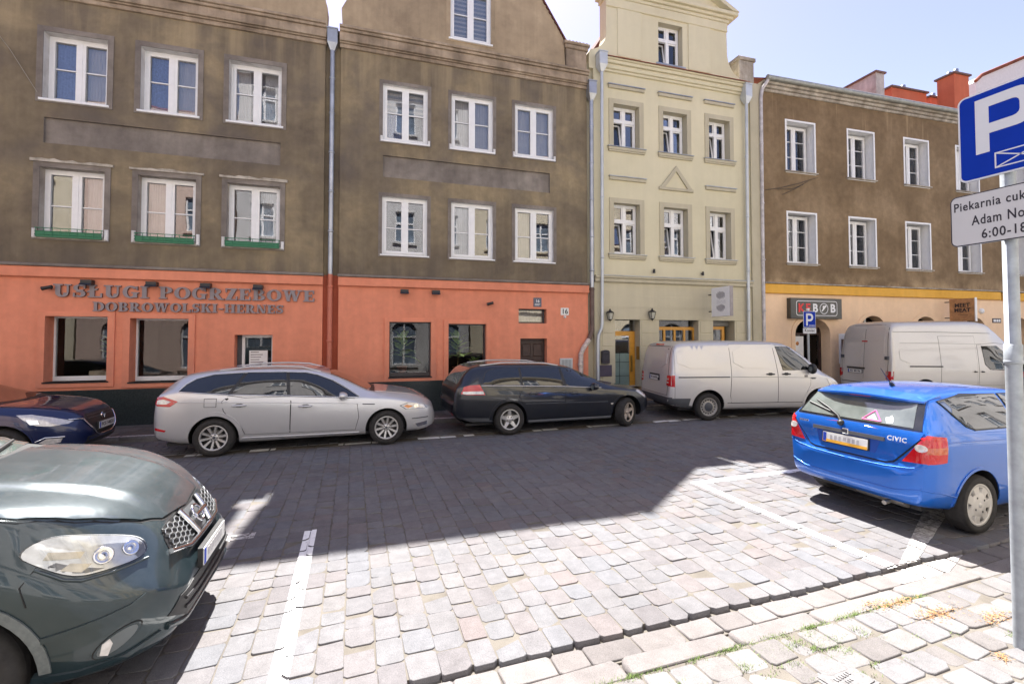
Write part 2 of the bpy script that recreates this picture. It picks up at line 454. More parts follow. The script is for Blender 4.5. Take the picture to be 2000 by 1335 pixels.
k = NT('sandy_joint_fill'); v = k.pos(obj=False)
col = k.ramp(k.noise(v, 3.5, 6, .65), [(.3, (.110, .098, .084)), (.55, (.150, .136, .118)), (.75, (.180, .165, .142))])
gm = k.ramp(k.noise(v, 1.3, 5, .6), [(.60, 0), (.74, .55)])
col = k.mix(gm, col, (.10, .115, .045))
k.set(base=col, rough=.95, spec=.1); k.bump(k.noise(v, 120, 4, .7), .5, .01)
JOINT = k.m
k = NT('asphalt_like_far_setts'); v = k.pos(obj=False)
k.set(base=k.ramp(k.noise(v, 6, 5), [(.3, (.10, .09, .09)), (.7, (.15, .135, .13))]), rough=.8)
FARROAD = k.m
def paint_mat(name, c, wear):
    k = NT(name); v = k.pos(obj=False)
    f = k.ramp(k.noise(v, 22, 7, .75, .3), [(wear - .06, 0.0), (wear + .06, 1.0)])
    k.set(base=k.mix(f, (.26, .24, .225), c), rough=.7, spec=.3)
    k.bump(k.noise(v, 70, 3), .2, .005)
    return k.m
PAINT = paint_mat('road_paint', (.80, .80, .79), .36)
PAINTF = paint_mat('faded_road_paint', (.55, .53, .51), .50)

mb = MB(); mb.add([(-500, -500, -.06), (500, -500, -.06), (500, 500, -.06), (-500, 500, -.06)], [(0, 1, 2, 3)])
mb.build('ground', [JOINT], kind='structure')
mb = MB(); mb.box(-90, 120, 2.905, 9.36, -.055, -.0052)
mb.box(24, 120, 2.9, 9.3, -.0052, -.002, 1); mb.box(-90, -11, 2.9, 9.3, -.0052, -.002, 1)
road = mb.build('road', [JOINT, FARROAD], kind='structure')

def stone_geo(x0, x1, y0, y1, zt, rng, gap=.0036, jit=.0055, dep=.06, dome=.0, bev=.0042, cut=.15):
    """a hewn stone: chipped octagon top, rounded edge, skirt; returns verts, faces, outline"""
    x0 += gap; x1 -= gap; y0 += gap; y1 -= gap
    c = min(x1 - x0, y1 - y0) * cut
    J = lambda: rng.uniform(-jit, jit)
    def cc(): return c * rng.uniform(.35, 1.0)
    a, b, d, e = cc(), cc(), cc(), cc()
    if rng.random() < .25: a *= 1.5
    if rng.random() < .25: b *= 1.5
    ol = [(x0 + a, y0 + J()), (x1 - b, y0 + J()), (x1 + J(), y0 + b), (x1 + J(), y1 - d), (x1 - d, y1 + J()), (x0 + e, y1 + J()), (x0 + J(), y1 - e), (x0 + J(), y0 + a)]
    cx, cy = (x0 + x1) / 2, (y0 + y1) / 2
    tx, ty = rng.uniform(-.02, .02), rng.uniform(-.035, .035)
    zz = lambda x, y: zt + (x - cx) * tx + (y - cy) * ty
    inn = []
    for x, y in ol:
        L = math.hypot(x - cx, y - cy); q = max(0, 1 - bev / L)
        inn.append((cx + (x - cx) * q, cy + (y - cy) * q))
    vs = [(cx, cy, zt)] + [(x, y, zz(x, y)) for x, y in inn] + [(x, y, zz(x, y) - bev * .8) for x, y in ol] + [(x, y, zt - dep) for x, y in ol]
    n = 8; fs = [(0, 1 + i, 1 + (i + 1) % n) for i in range(n)]
    for L in (0, 1):
        b0 = 1 + L * n
        fs += [(b0 + i, b0 + n + i, b0 + n + (i + 1) % n, b0 + (i + 1) % n) for i in range(n)]
    return vs, fs, inn, zz

def clip(poly, half):
    a, b, c = half; out = []
    for i in range(len(poly)):
        p, q = poly[i], poly[(i + 1) % len(poly)]
        dp, dq = a * p[0] + b * p[1] - c, a * q[0] + b * q[1] - c
        if dp <= 0: out.append(p)
        if (dp < 0) != (dq < 0) and abs(dp - dq) > 1e-9:
            t = dp / (dp - dq); out.append((p[0] + t * (q[0] - p[0]), p[1] + t * (q[1] - p[1])))
    return out
def quad_halves(q):
    out = []
    for i in range(4):
        (x0, y0), (x1, y1) = q[i], q[(i + 1) % 4]
        a, b = (y1 - y0), -(x1 - x0); out.append((a, b, a * x0 + b * y0))
    return out

def add_tone(me, tones_per_vert):
    at = me.attributes.new('tone', 'FLOAT', 'POINT'); at.data.foreach_set('value', tones_per_vert)

def lay(stones, parent, name, mat, limit, lines=(), fill=None):
    """stones: list of (x0,x1,y0,y1,z,opts). The largest-looking ones become single objects, the others one mesh."""
    rng = random.Random(len(stones)); recs = []
    for st in stones:
        x0, x1, y0, y1, z, o = st
        g = stone_geo(x0, x1, y0, y1, z, rng, **o)
        cx, cy = (x0 + x1) / 2, (y0 + y1) / 2
        p = to_px(cx, cy, z)
        seen = p is not None and -40 < p[0] < 2040 and p[1] < 1400
        size = (x1 - x0) * (y1 - y0) / max(.3, (cx * cx + cy * cy + 4.3)) ** 1.5
        recs.append((0 if seen else 1, -size, g, rng.random()))
    recs.sort(key=lambda r: r[:2])
    rest = MB(); tones = []
    for i, (u, s_, g, tone) in enumerate(recs):
        vs, fs, inn, zz = g
        if i < limit and u == 0:
            me = bpy.data.meshes.new(name)
            c = vs[0]; c0 = Vector((c[0], c[1], 0))
            me.from_pydata([Vector(v_) - c0 for v_ in vs], [], fs); me.materials.append(mat)
            me.polygons.foreach_set('use_smooth', [q_ >= 8 for q_ in range(len(fs))]); add_tone(me, [tone] * len(vs))
            link(name, me, parent, c0)
        else:
            rest.add(vs, fs[:8], 0, False); rest.f += [[len(rest.v) - len(vs) + q_ for q_ in f_] for f_ in fs[8:]]; rest.m += [0] * len(fs[8:]); rest.sm += [True] * len(fs[8:]); tones += [tone] * len(vs)
    if rest.v:
        me = rest.mesh(name, [mat]); add_tone(me, tones)
        link(name, me, parent, kind='stuff')
    for nm, quads, pm in lines:
        lm = MB()
        for q in quads:
            hv = quad_halves(q)
            qx = [p[0] for p in q]; qy = [p[1] for p in q]
            for u, s_, g, tone in recs:
                vs, fs, inn, zz = g
                if vs[0][0] < min(qx) - .4 or vs[0][0] > max(qx) + .4 or vs[0][1] < min(qy) - .4 or vs[0][1] > max(qy) + .4: continue
                pl = inn
                for h in hv:
                    pl = clip(pl, h)
                    if len(pl) < 3: break
                if len(pl) >= 3:
                    lm.add([(x, y, zz(x, y) + .0045) for x, y in pl], [tuple(range(len(pl)))])
        for q in quads:
            if fill is not None: lm.add([(p_[0], p_[1], fill) for p_ in q], [(0, 1, 2, 3)])
        if lm.v: lm.build(nm, [pm], kind='structure')

rng = random.Random(5)
stones = []
x = -11.0
while x < 24:
    w = rng.uniform(.165, .218)
    y = 2.865 + rng.uniform(-.012, .012)
    fine = x < 13
    while y < 9.34:
        ln = rng.uniform(.155, .285) if fine else rng.uniform(.3, .5)
        y1 = min(y + ln, 9.36)
        if 9.36 - y1 < .08: y1 = 9.36
        stones.append((x, x + w, y, y1, rng.uniform(-.004, .005), {}))
        y = y1
    x += w
def q4(x0, x1, y0, y1): return [(x0, y0), (x1, y0), (x1, y1), (x0, y1)]
lines = [('parking_line', [q4(-.47, -.35, 2.86, 5.42)], PAINT), ('parking_line', [q4(4.54, 4.67, 2.86, 5.42), q4(4.67, 7.6, 5.30, 5.42)], PAINT),
         ('worn_parking_line', [[(4.70, 2.87), (4.95, 2.87), (6.75, 3.55), (6.6, 3.72)], q4(-6, -.95, 5.40, 5.54)], PAINTF)]
lay(stones, road, 'cobblestone', SETT, 300, lines, -.0030)

# strip under the parked cars along the far kerb
rng = random.Random(8); stones = []
y = 9.64
while y < 10.95:
    x = -9 + rng.uniform(0, .1)
    while x < 24:
        w = rng.uniform(.15, .24); stones.append((x, x + w, y, y + .165, rng.uniform(-.004, .004), {})); x += w
    y += .165
strip = MB().box(-90, 120, 9.63, 10.99, -.014, -.012).build('parking_strip', [JOINT], kind='structure')
strip_stones = stones
lay(stones, strip, 'cobblestone', SETT, 0)
# far gutter with painted dashes
stones = []; x = -9
while x < 24:
    w = rng.uniform(.30, .52); stones.append((x, x + w, 9.375, 9.625, rng.uniform(-.012, -.004), dict(cut=.08, bev=.008, dome=.002))); x += w
dq = []; x = -8.3
for x0, L in ((-8, .9), (-6.4, .8), (-4.6, .9), (-2.75, .55), (-1.75, .42), (-.25, .95), (1.25, .78), (2.2, .22), (3.75, .6), (5.1, 1.15), (6.9, .75), (7.75, 1.1), (9.2, .22), (10.1, .75), (11.3, .5), (12.5, .9), (14.2, .9), (16, .9)):
    dq.append(q4(x0, x0 + L, 9.41, 9.56))
gut = MB().box(-90, 120, 9.365, 9.63, -.03, -.018).build('gutter', [JOINT], kind='structure')
lay(stones, gut, 'gutter_stone', FARG, 120, [('dashed_edge_line', dq, PAINT)])

# far pavement with its painted kerb
pav = MB().box(-90, 120, 11.12, 14.2, -.05, .083).build('pavement', [JOINT], kind='structure')
stones = []; x = -9.0
while x < 24:
    for j, (y0, y1) in enumerate(((11.13, 11.62), (11.62, 12.12), (12.12, 12.62), (12.62, 13.1))):
        stones.append((x + (j % 2) * .25, x + .5 + (j % 2) * .25, y0, y1, .10 + rng.uniform(-.003, .003), dict(cut=.03, bev=.006, dome=.0, jit=.002, gap=.004)))
    x += .5
lay(stones, pav, 'paving_slab', FARG, 60)
fk = MB().box(-90, 120, 10.98, 11.12, -.05, .06).build('kerb', [KERBS], kind='structure')
add_tone(fk.data, [.3] * len(fk.data.vertices))
stones = []; x = -9.0
while x < 24:
    w = rng.uniform(.8, 1.1); stones.append((x, x + w, 10.975, 11.125, .105 + rng.uniform(-.004, .004), dict(cut=.05, bev=.012, dome=0, jit=.003, gap=.004))); x += w
lay(stones, fk, 'kerb_stone', KERBS, 60, [('painted_kerb_edge', [q4(-9, 24, 10.98, 11.115)], PAINTF)])

# near gutter, kerb and pavement
ng = MB().box(-90, 120, 2.66, 2.90, -.058, -.040).build('gutter', [JOINT], kind='structure')
stones = []; x = -1.5
while x < 9:
    w = rng.uniform(.20, .40); stones.append((x, x + w, 2.67, 2.857, -.029 + rng.uniform(-.005, .004), dict(cut=.12, bev=.009, dep=.028))); x += w
lay(stones, ng, 'gutter_stone', GUTS, 60, [('painted_gutter_patch', [[(4.40, 2.68), (5.05, 2.68), (5.6, 2.85), (4.7, 2.85)]], PAINTF)])
nk = MB().box(-90, 120, 2.51, 2.66, -.059, -.052).build('kerb', [JOINT], kind='structure')
stones = []; x = -1.35
while x < 9:
    w = rng.uniform(.75, 1.15); stones.append((x, x + w, 2.508, 2.668, -.022 + rng.uniform(-.006, .006), dict(cut=.2, bev=.022, jit=.009, dep=.06))); x += w
lay(stones, nk, 'kerb_stone', KERBS, 60)
np_ = MB().box(-90, 120, -2.2, 2.505, -.055, -.026).build('pavement', [JOINT], kind='structure')
stones = []; y = 2.495
while y > -.6:
    h = rng.uniform(.17, .225); x = -1 + rng.uniform(0, .2)
    while x < 8:
        w = rng.uniform(.17, .29)
        hole = 1.93 < y - h / 2 < 2.19 and 2.66 < x + w / 2 < 3.08
        if not hole: stones.append((x, x + w, y - h, y, -.018 + rng.uniform(-.008, .007), dict(gap=.007, jit=.010, cut=.17, bev=.008, dome=.0, dep=.05)))
        x += w
    y -= h
lay(stones, np_, 'cobblestone', SETT2, 260)

# small iron cover in the pavement
cov = empty('utility_cover', (2.87, 2.06, -.02), R(8), 'small rusty grey iron cover set among the pavement cobbles near the kerb', 'utility cover')
IRON = simple('grey_iron', (.17, .165, .165), .6, .4, vary=.3, scale=30, bump=.2)
MB().box(-.16, .16, -.11, .11, -.03, -.002).build('rim', [IRON], cov)
mb = MB(); mb.box(-.14, .14, -.09, .09, -.002, .004)
for i in range(6): mb.box(-.075 + i * .026, -.06 + i * .026, .005, .03, .004, .009)
for i in range(3): mb.box(-.03 + i * .022, -.018 + i * .022, -.03, -.012, .004, .009)
mb.build('lid', [IRON], cov)

# tufts in the joints and dry debris
GRASS = simple('joint_grass', (.15, .215, .06), .7, vary=.35, scale=40)
DRY = simple('dry_debris', (.38, .20, .085), .85, vary=.3, scale=40)
gb = MB(); rng = random.Random(3)
tufts = []
for j in range(150):
    x0 = rng.uniform(1.3, 4.6); y0 = rng.choice([2.505, 2.50, rng.uniform(1.7, 2.45)])
    if rng.random() < .35: x0 = rng.gauss(2.95, .25); y0 = rng.gauss(2.36, .07)
    tufts.append((x0, y0))
for x0, y0 in tufts:
    for b in range(rng.randint(14, 40)):
        a = rng.uniform(0, 6.28); x1 = x0 + rng.gauss(0, .028); y1 = y0 + rng.gauss(0, .014); L = rng.uniform(.006, .020); w = .0028
        z0 = -.03; dx, dy = math.cos(a), math.sin(a)
        gb.add([(x1 - dy * w, y1 + dx * w, z0), (x1 + dy * w, y1 - dx * w, z0), (x1 + dx * L * 1.2, y1 + dy * L * 1.2, z0 + L * .6 + .012)], [(0, 1, 2)])
gb.build('grass', [GRASS], kind='stuff')
db = MB()
for cx, cy, sx, sy, n in ((4.05, 2.50, .22, .05, 260), (4.2, 2.30, .22, .07, 420), (4.55, 2.14, .16, .05, 260), (4.02, 1.86, .05, .03, 90), (3.85, 2.56, .12, .03, 90)):
    for _ in range(n):
        x1 = rng.gauss(cx, sx * .55); y1 = rng.gauss(cy, sy * .6); a = rng.uniform(0, 6.28); L = rng.uniform(.006, .02); w = .002
        dx, dy = math.cos(a), math.sin(a); z0 = rng.uniform(-.018, -.006)
        db.add([(x1 - dy * w, y1 + dx * w, z0), (x1 + dy * w, y1 - dx * w, z0), (x1 + dx * L + dy * w, y1 + dy * L - dx * w, z0 + rng.uniform(0, .006)), (x1 + dx * L - dy * w, y1 + dy * L + dx * w, z0 + .004)], [(0, 1, 2, 3)])
db.build('dry_debris', [DRY], kind='stuff')
# ------------------------------------------------------------------ houses along the far side
_wm = {}
def window_meshes(kind, w, h):
    key = (kind, round(w, 2), round(h, 2))
    if key in _wm: return _wm[key]
    fr = MB(); panes = []
    F = .055
    def ring(x0, x1, z0, z1, t, y0, y1):
        fr.box(x0, x0 + t, y0, y1, z0, z1); fr.box(x1 - t, x1, y0, y1, z0, z1)
        fr.box(x0 + t, x1 - t, y0 + .001, y1, z0, z0 + t); fr.box(x0 + t, x1 - t, y0 + .001, y1, z1 - t, z1)
    def pane(x0, x1, z0, z1, y=.035):
        panes.append((MB().box(x0, x1, y, y + .008, z0, z1), None))
    if kind == 'cross':
        T = .66
        ring(0, w, 0, h, .05, 0, .07)
        fr.box(w / 2 - .045, w / 2 + .045, -.012, .06, .05, h - .05); fr.box(.05, w - .05, -.018, .06, h * T - .045, h * T + .045)
        for i, (a, b) in enumerate(((.05, w / 2 - .045), (w / 2 + .045, w - .05))):
            ring(a, b, h * T + .045, h - .05, .04, .008, .06); pane(a + .04, b - .04, h * T + .085, h - .09)
            if i == 1:
                ring(a, b, .05, h * T - .045, .04, .008, .06); pane(a + .04, b - .04, .09, h * T - .085)
        # the other lower sash stands tilted inwards
        a, b, z0, z1 = .05, w / 2 - .045, .05, h * T - .045
        tl = MB(); t = .045
        for q in ((a, a + t, z0, z1), (b - t, b, z0, z1), (a + t, b - t, z0, z0 + t), (a + t, b - t, z1 - t, z1)):
            tl.box(q[0], q[1], 0, .05, q[2], q[3])
        tl.v = [(x, y + .02 + (z - z0) * .16, z) for x, y, z in tl.v]
        pn = MB().box(a + t, b - t, .02, .028, z0 + t, z1 - t); pn.v = [(x, y + .02 + (z - z0) * .16, z) for x, y, z in pn.v]
        panes.append((pn, None)); fr.add(tl.v, tl.f)
    elif kind == 'shop':
        ring(0, w, 0, h, .035, 0, .07); fr.box(.035, w - .035, -.004, .06, .035, .10)
        pane(.035, w - .035, .10, h - .035)
    elif kind == 'small':
        ring(0, w, 0, h, .04, 0, .06); pane(.04, w - .04, .04, h - .04)
    else:
        nb = {'double': (.52,), 'low': (.47,), 'three': (.36, .68), 'sky': (.48,)}[kind]
        ring(0, w, 0, h, .05, 0, .075)
        fr.box(w / 2 - .03, w / 2 + .03, -.022, .07, .05, h - .05)
        for a, b in ((.05, w / 2 - .03), (w / 2 + .03, w - .05)):
            ring(a, b, .05, h - .05, .058, -.012, .06)
            zs = [.108] + [h * q for q in nb] + [h - .108]
            for q in nb: fr.box(a + .058, b - .058, .012, .05, h * q - .012, h * q + .012)
            for z0, z1 in zip(zs[:-1], zs[1:]):
                pane(a + .058, b - .058, z0 + (.012 if z0 > .2 else 0), z1 - (.012 if z1 < h - .15 else 0))
    _wm[key] = (fr.mesh('window', [PVC]), [p.mesh('pane', [PANE if kind != 'shop' else SHOPG]) for p, _ in panes], kind)
    return _wm[key]

def curtain_mesh(x0, x1, z0, z1, mat, amp=.02, n=26):
    mb = MB(); vs = []
    for i in range(n + 1):
        x = x0 + (x1 - x0) * i / n; y = amp * math.sin(i * 2.1) + amp * .4 * math.sin(i * .9)
        vs += [(x, y, z0), (x, y, z1)]
    mb.add(vs, [(2 * i, 2 * i + 2, 2 * i + 3, 2 * i + 1) for i in range(n)], 0, True)
    return mb.mesh('curtain', [mat])
def blind_mesh(x0, x1, z0, z1, n):
    mb = MB(); h = (z1 - z0) / n
    for i in range(n):
        mb.box(x0, x1, -.004 + (i % 2) * .006, .004 + (i % 2) * .006, z0 + i * h, z0 + (i + 1) * h * 1.0, i % 2)
    return mb.mesh('blind', [BLIND, BLIND2])

def window(parent, x0, x1, z0, z1, kind='double', y=.17, sill=None, surround=None, frame_mat=None, inside=None, swell=.1):
    fr, panes, _ = window_meshes(kind, x1 - x0, z1 - z0)
    w = link('window', fr, parent, (x0, y, z0))
    if frame_mat is not None:
        me = fr.copy(); me.materials.clear(); me.materials.append(frame_mat); w.data = me
    for p in panes: link('pane', p, w)
    W, H = x1 - x0, z1 - z0
    if sill:
        t, proj, m = sill
        MB().bev(-.05, W + .05, -y - proj, .0, -t, 0, .008).build('sill', [m], w)
    if surround:
        m, wd, pr = surround
        s = MB(); s.plate(rect(-wd, W + wd, -wd * .7, H + wd), [rect(0, W, 0, H)], -y - pr, -y + .0); s.build('surround', [m], w)
    if inside:
        for what in inside:
            if what[0] == 'net': link('curtain', curtain_mesh(W * what[1], W * what[2], .06, H - .05, CURT_W), w, (0, .16, 0))
            if what[0] == 'blue': link('curtain', curtain_mesh(W * what[1], W * what[2], .3 * what[3], H - .06, CURT_B), w, (0, .14, 0))
            if what[0] == 'blind': link('blind', blind_mesh(W * what[1], W * what[2], H * what[3], H - .06, what[4]), w, (0, .12, 0))
    return w

def shell(house, x0, x1, y1, floors, top, roof_mat=None):
    mb = MB()
    mb.box(x0, x0 + .2, .39, y1, -.05, top); mb.box(x1 - .2, x1, .39, y1, -.05, top); mb.box(x0, x1, y1, y1 + .25, -.05, top)
    for z in floors: mb.box(x0 + .2, x1 - .2, .385, y1, z, z + .22)
    mb.box(x0 + .2, x1 - .2, 3.4, 3.5, .1, top - .3, 1)
    mb.build('inner_walls', [ROOMW, DARK], house)

def downpipe(house, pts, r, mat, ring_z=(), name='downpipe', ringmat=None):
    mb = MB().tube(pts, r, 12)
    o = mb.build(name, [mat], house)
    for x, y, z in ring_z:
        MB().lathe([(r, -.03), (r * 1.22, -.022), (r * 1.22, .022), (r, .03)], 12, 'z', (x, y, z)).build('pipe_collar', [ringmat or mat], o)
    return o
def hopper(house, x, y, z, w, h, mat):
    mb = MB(); q = w / 2
    mb.add([(x - q, y - q, z + h), (x + q, y - q, z + h), (x + q, y + q, z + h), (x - q, y + q, z + h), (x - q, y - q, z + h * .35), (x + q, y - q, z + h * .35), (x + q, y + q, z + h * .35), (x - q, y + q, z + h * .35),
            (x - q * .4, y - q * .4, z), (x + q * .4, y - q * .4, z), (x + q * .4, y + q * .4, z), (x - q * .4, y + q * .4, z)],
           [(0, 1, 2, 3), (0, 4, 5, 1), (1, 5, 6, 2), (2, 6, 7, 3), (3, 7, 4, 0), (4, 8, 9, 5), (5, 9, 10, 6), (6, 10, 11, 7), (7, 11, 8, 4)])
    mb.box(x - q - .015, x + q + .015, y - q - .015, y + q + .015, z + h, z + h + .03)
    return mb.build('rainwater_hopper', [mat], house)

def tile_row(house, p0, p1, n, mat, w=.11, yd=.3, name='coping_tile'):
    # a row of half-round roof tiles along p0-p1 (x,z); each a single piece
    me = None
    dx, dz = (p1[0] - p0[0]) / n, (p1[1] - p0[1]) / n; L = math.hypot(dx, dz)
    for i in range(n):
        if me is None:
            mb = MB(); m = 6; vs = []
            for yy in (-.06, yd):
                for k_ in range(m + 1):
                    a = math.pi * k_ / m; vs.append((L * .52 * -math.cos(a), yy, .05 * math.sin(a)))
            mb.add(vs, [(k_, k_ + 1, m + 2 + k_, m + 1 + k_) for k_ in range(m)], 0, True)
            mb.add(vs, [tuple(range(m, -1, -1))]); me = mb.mesh(name, [mat])
        o = link(name, me, house, (p0[0] + dx * (i + .5), 0, p0[1] + dz * (i + .5)), (0, -math.atan2(dz, dx), 0))

a2 = R(2.0); dirx = Vector((math.cos(a2), -math.sin(a2), 0))
O1 = Vector((0, 12.35, 0))
OC = O1 + dirx * 6.54
a3 = R(2.7); OD = OC + Vector((math.cos(a3), -math.sin(a3), 0)) * 5.9
a4 = R(3.7)

# ---------------- house A, brown stucco over an orange shop floor
A = empty('town_house', O1, -a2, 'brown stucco house over orange shop front with grey serif lettering', 'house', 'town houses across the street')
XA0, XA1 = -16.0, -.73
ux = [(-14.1, -12.97), (-12.33, -11.2), (-8.70, -7.56), (-6.40, -5.25), (-4.63, -3.50), (-2.86, -1.72)]
UZ, LZ = (7.20, 8.68), (4.22, 5.71)
mb = MB()
holes = [rect(a, b, *UZ) for a, b in ux] + [rect(a, b, *LZ) for a, b in ux] + [rect(-6.36, -1.73, 6.24, 6.80)]
mb.plate(rect(XA0, XA1, 3.58, 9.42), holes, 0, .38, 0, [1] * 6 + [2] * 6 + [3])
wl = mb.build('wall', [BROWN, REVEAL, REVG, SURR], A)
MB().box(-6.36, -1.73, .055, .10, 6.24, 6.80).build('recessed_panel', [SURR], A)
ins = [[], [], [], [('blue', .06, .48, 0), ('net', .52, .95)], [('blue', .06, .48, .0), ('net', .55, .95)], [('net', .05, .35), ('net', .62, .95)]]
for i, (a, b) in enumerate(ux):
    window(A, a, b, *UZ, 'double', .19, (.05, .05, WHITE), (SURR, .11, .018), inside=ins[i])
    w = window(A, a, b, *LZ, 'low', .17, (.06, .04, WORN), (SURR, .11, .018), inside=[('net', .05, .42)] if i == 4 else [('net', .6, .95)])
    # flaking strip of old plaster over the surround
    fb = MB(); rg = random.Random(i); n = 14; xs = [-.16 + (b - a + .32) * k_ / n for k_ in range(n + 1)]
    fb.prism([(x_, 1.60 + .0 * k_) for k_, x_ in enumerate(xs)] + [(x_, 1.655 + rg.uniform(-.02, .025)) for x_ in reversed(xs)], -.215, -.17); fb.build('flaking_ledge', [WORN], w)
    for sx in (-.09, b - a + .03):
        mbw = MB(); mbw.bev(sx, sx + .07, -.235, -.15, -.05, .17 + rg.uniform(-.03, .05), .015); mbw.build('plaster_patch', [REVEAL if i < 9 else WORN], w)
    # low green balcony rail in front of the lower windows
    if i:
        rb = MB(); q = b - a
        for zz in (.02, .09, .16): rb.tube([(-.02, -.26, zz), (q + .02, -.26, zz)], .008, 6)
        for k_ in range(9): rb.tube([(q * k_ / 8, -.26, -.02), (q * k_ / 8, -.26, .165)], .006, 5)
        rb.box(0, q, -.262, -.20, -.035, -.015); rb.box(0, q, -.255, -.245, -.015, .085); rb.tube([(0, -.26, .16), (0, -.13, .16)], .007, 6); rb.tube([(q, -.26, .16), (q, -.13, .16)], .007, 6)
        rb.build('green_rail', [GREENB], w)
def cornice(house, x0, x1, z, mats=None):
    mb = MB()
    for y0, za, zb in ((-.05, 0, .10), (-.09, .10, .14), (-.13, .14, .36), (-.18, .36, .43), (-.22, .43, .50)):
        mb.bev(x0, x1, y0, .3, z + za, z + zb, .012)
    o = mb.build('cornice', [CORN], house)
    return o
cornice(A, XA0, XA1 + .03, 9.42)
gp = [(XA0, 9.92), (XA1 + .02, 9.92), (XA1 + .04, 10.4), (XA1 - .06, 10.75), (XA1 - .0, 11.1), (XA1 + .18, 11.3), (XA1 + .18, 13.8), (XA0, 13.8)]  # unseen upper part raised and widened to shape the shadow on the road
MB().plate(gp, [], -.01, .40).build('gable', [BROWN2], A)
tile_row(A, (XA0, 9.93), (XA1, 9.93), 107, TILED, yd=.0, name='ledge_tile')
MB().prism([(XA0, 9.9), (XA1 - .1, 9.9), (XA1 - .6, 13.2), (XA0, 13.2)], .42, 8).build('roof', [TILE], A)
shell(A, XA0, XA1 + .1, 8.5, (3.3, 6.4, 9.2), 9.9)
# ground floor
gh = [rect(-6.21, -5.11, 1.09, 2.50), rect(-4.70, -3.58, 1.05, 2.47), rect(-2.65, -1.84, .10, 2.10)]
MB().plate(rect(XA0, XA1, .90, 3.55), gh[:2] + [rect(-2.65, -1.84, .9001, 2.10)], -.03, .36, 0, 0).build('shop_wall', [ORANGE], A)
MB().plate([(XA0, .05), (-2.65, .05), (-2.65, .90), (XA0, .90)], [], -.05, .34).build('plinth', [GRANITE], A)
MB().plate([(-1.84, .05), (XA1, .05), (XA1, .90), (-1.84, .90)], [], -.05, .34).build('plinth', [GRANITE], A)
mb = MB(); mb.bev(XA0, XA1 + .01, -.12, 0, 3.33, 3.555, .015); mb.build('fascia', [ORANGE], A)
mb = MB(); mb.bev(XA0, XA1 + .02, -.16, 0, 3.557, 3.62, .012); mb.build('ledge', [SURR], A)
for (x0, x1, z0, z1) in ((-6.21, -5.11, 1.09, 2.50), (-4.70, -3.58, 1.05, 2.47)):
    w = window(A, x0, x1, z0, z1, 'shop', .24)
    s = MB(); s.plate(rect(-.13, x1 - x0 + .13, -.12, z1 - z0 + .10), [rect(0, x1 - x0, 0, z1 - z0)], -.305, -.27); s.build('surround', [ORANGE], w)
    MB().box(-.02, x1 - x0 + .04, -.32, 0, -.03, 0).build('sill', [BLACKM], w)
dr = MB(); q = .81
dr.box(.11, .17, 0, .07, 0, 2.0); dr.box(q - .06, q, 0, .07, 0, 2.0); dr.box(.17, q - .06, .001, .07, 1.94, 2.0); dr.box(.17, q - .06, .002, .07, 0, .35); dr.box(0, .11, .02, .08, 0, 2.0, 1)
door = dr.build('door', [PVC, GREYP], A, (-2.65, .20, .10))
MB().box(.17, q - .06, .03, .04, .35, 1.94).build('glass', [SHOPG], door)
MB().tube([(.14, -.02, 1.0), (.14, -.05, 1.0), (.14, -.05, 1.14)], .011, 8).build('handle', [BLACKM], door)
nt = MB(); nt.box(.26, .66, .026, .029, 1.2, 1.62)
for i in range(6): nt.box(.29, .29 + .3 * (.6 + .4 * ((i * 37) % 10) / 10), .023, .026, 1.57 - i * .06, 1.59 - i * .06, 1)
nt.build('notice', [WHITE, GREYL], door)
MB().box(-2.65, -1.84, -.10, .37, .05, .1).build('doorstep', [GRANITE], A)

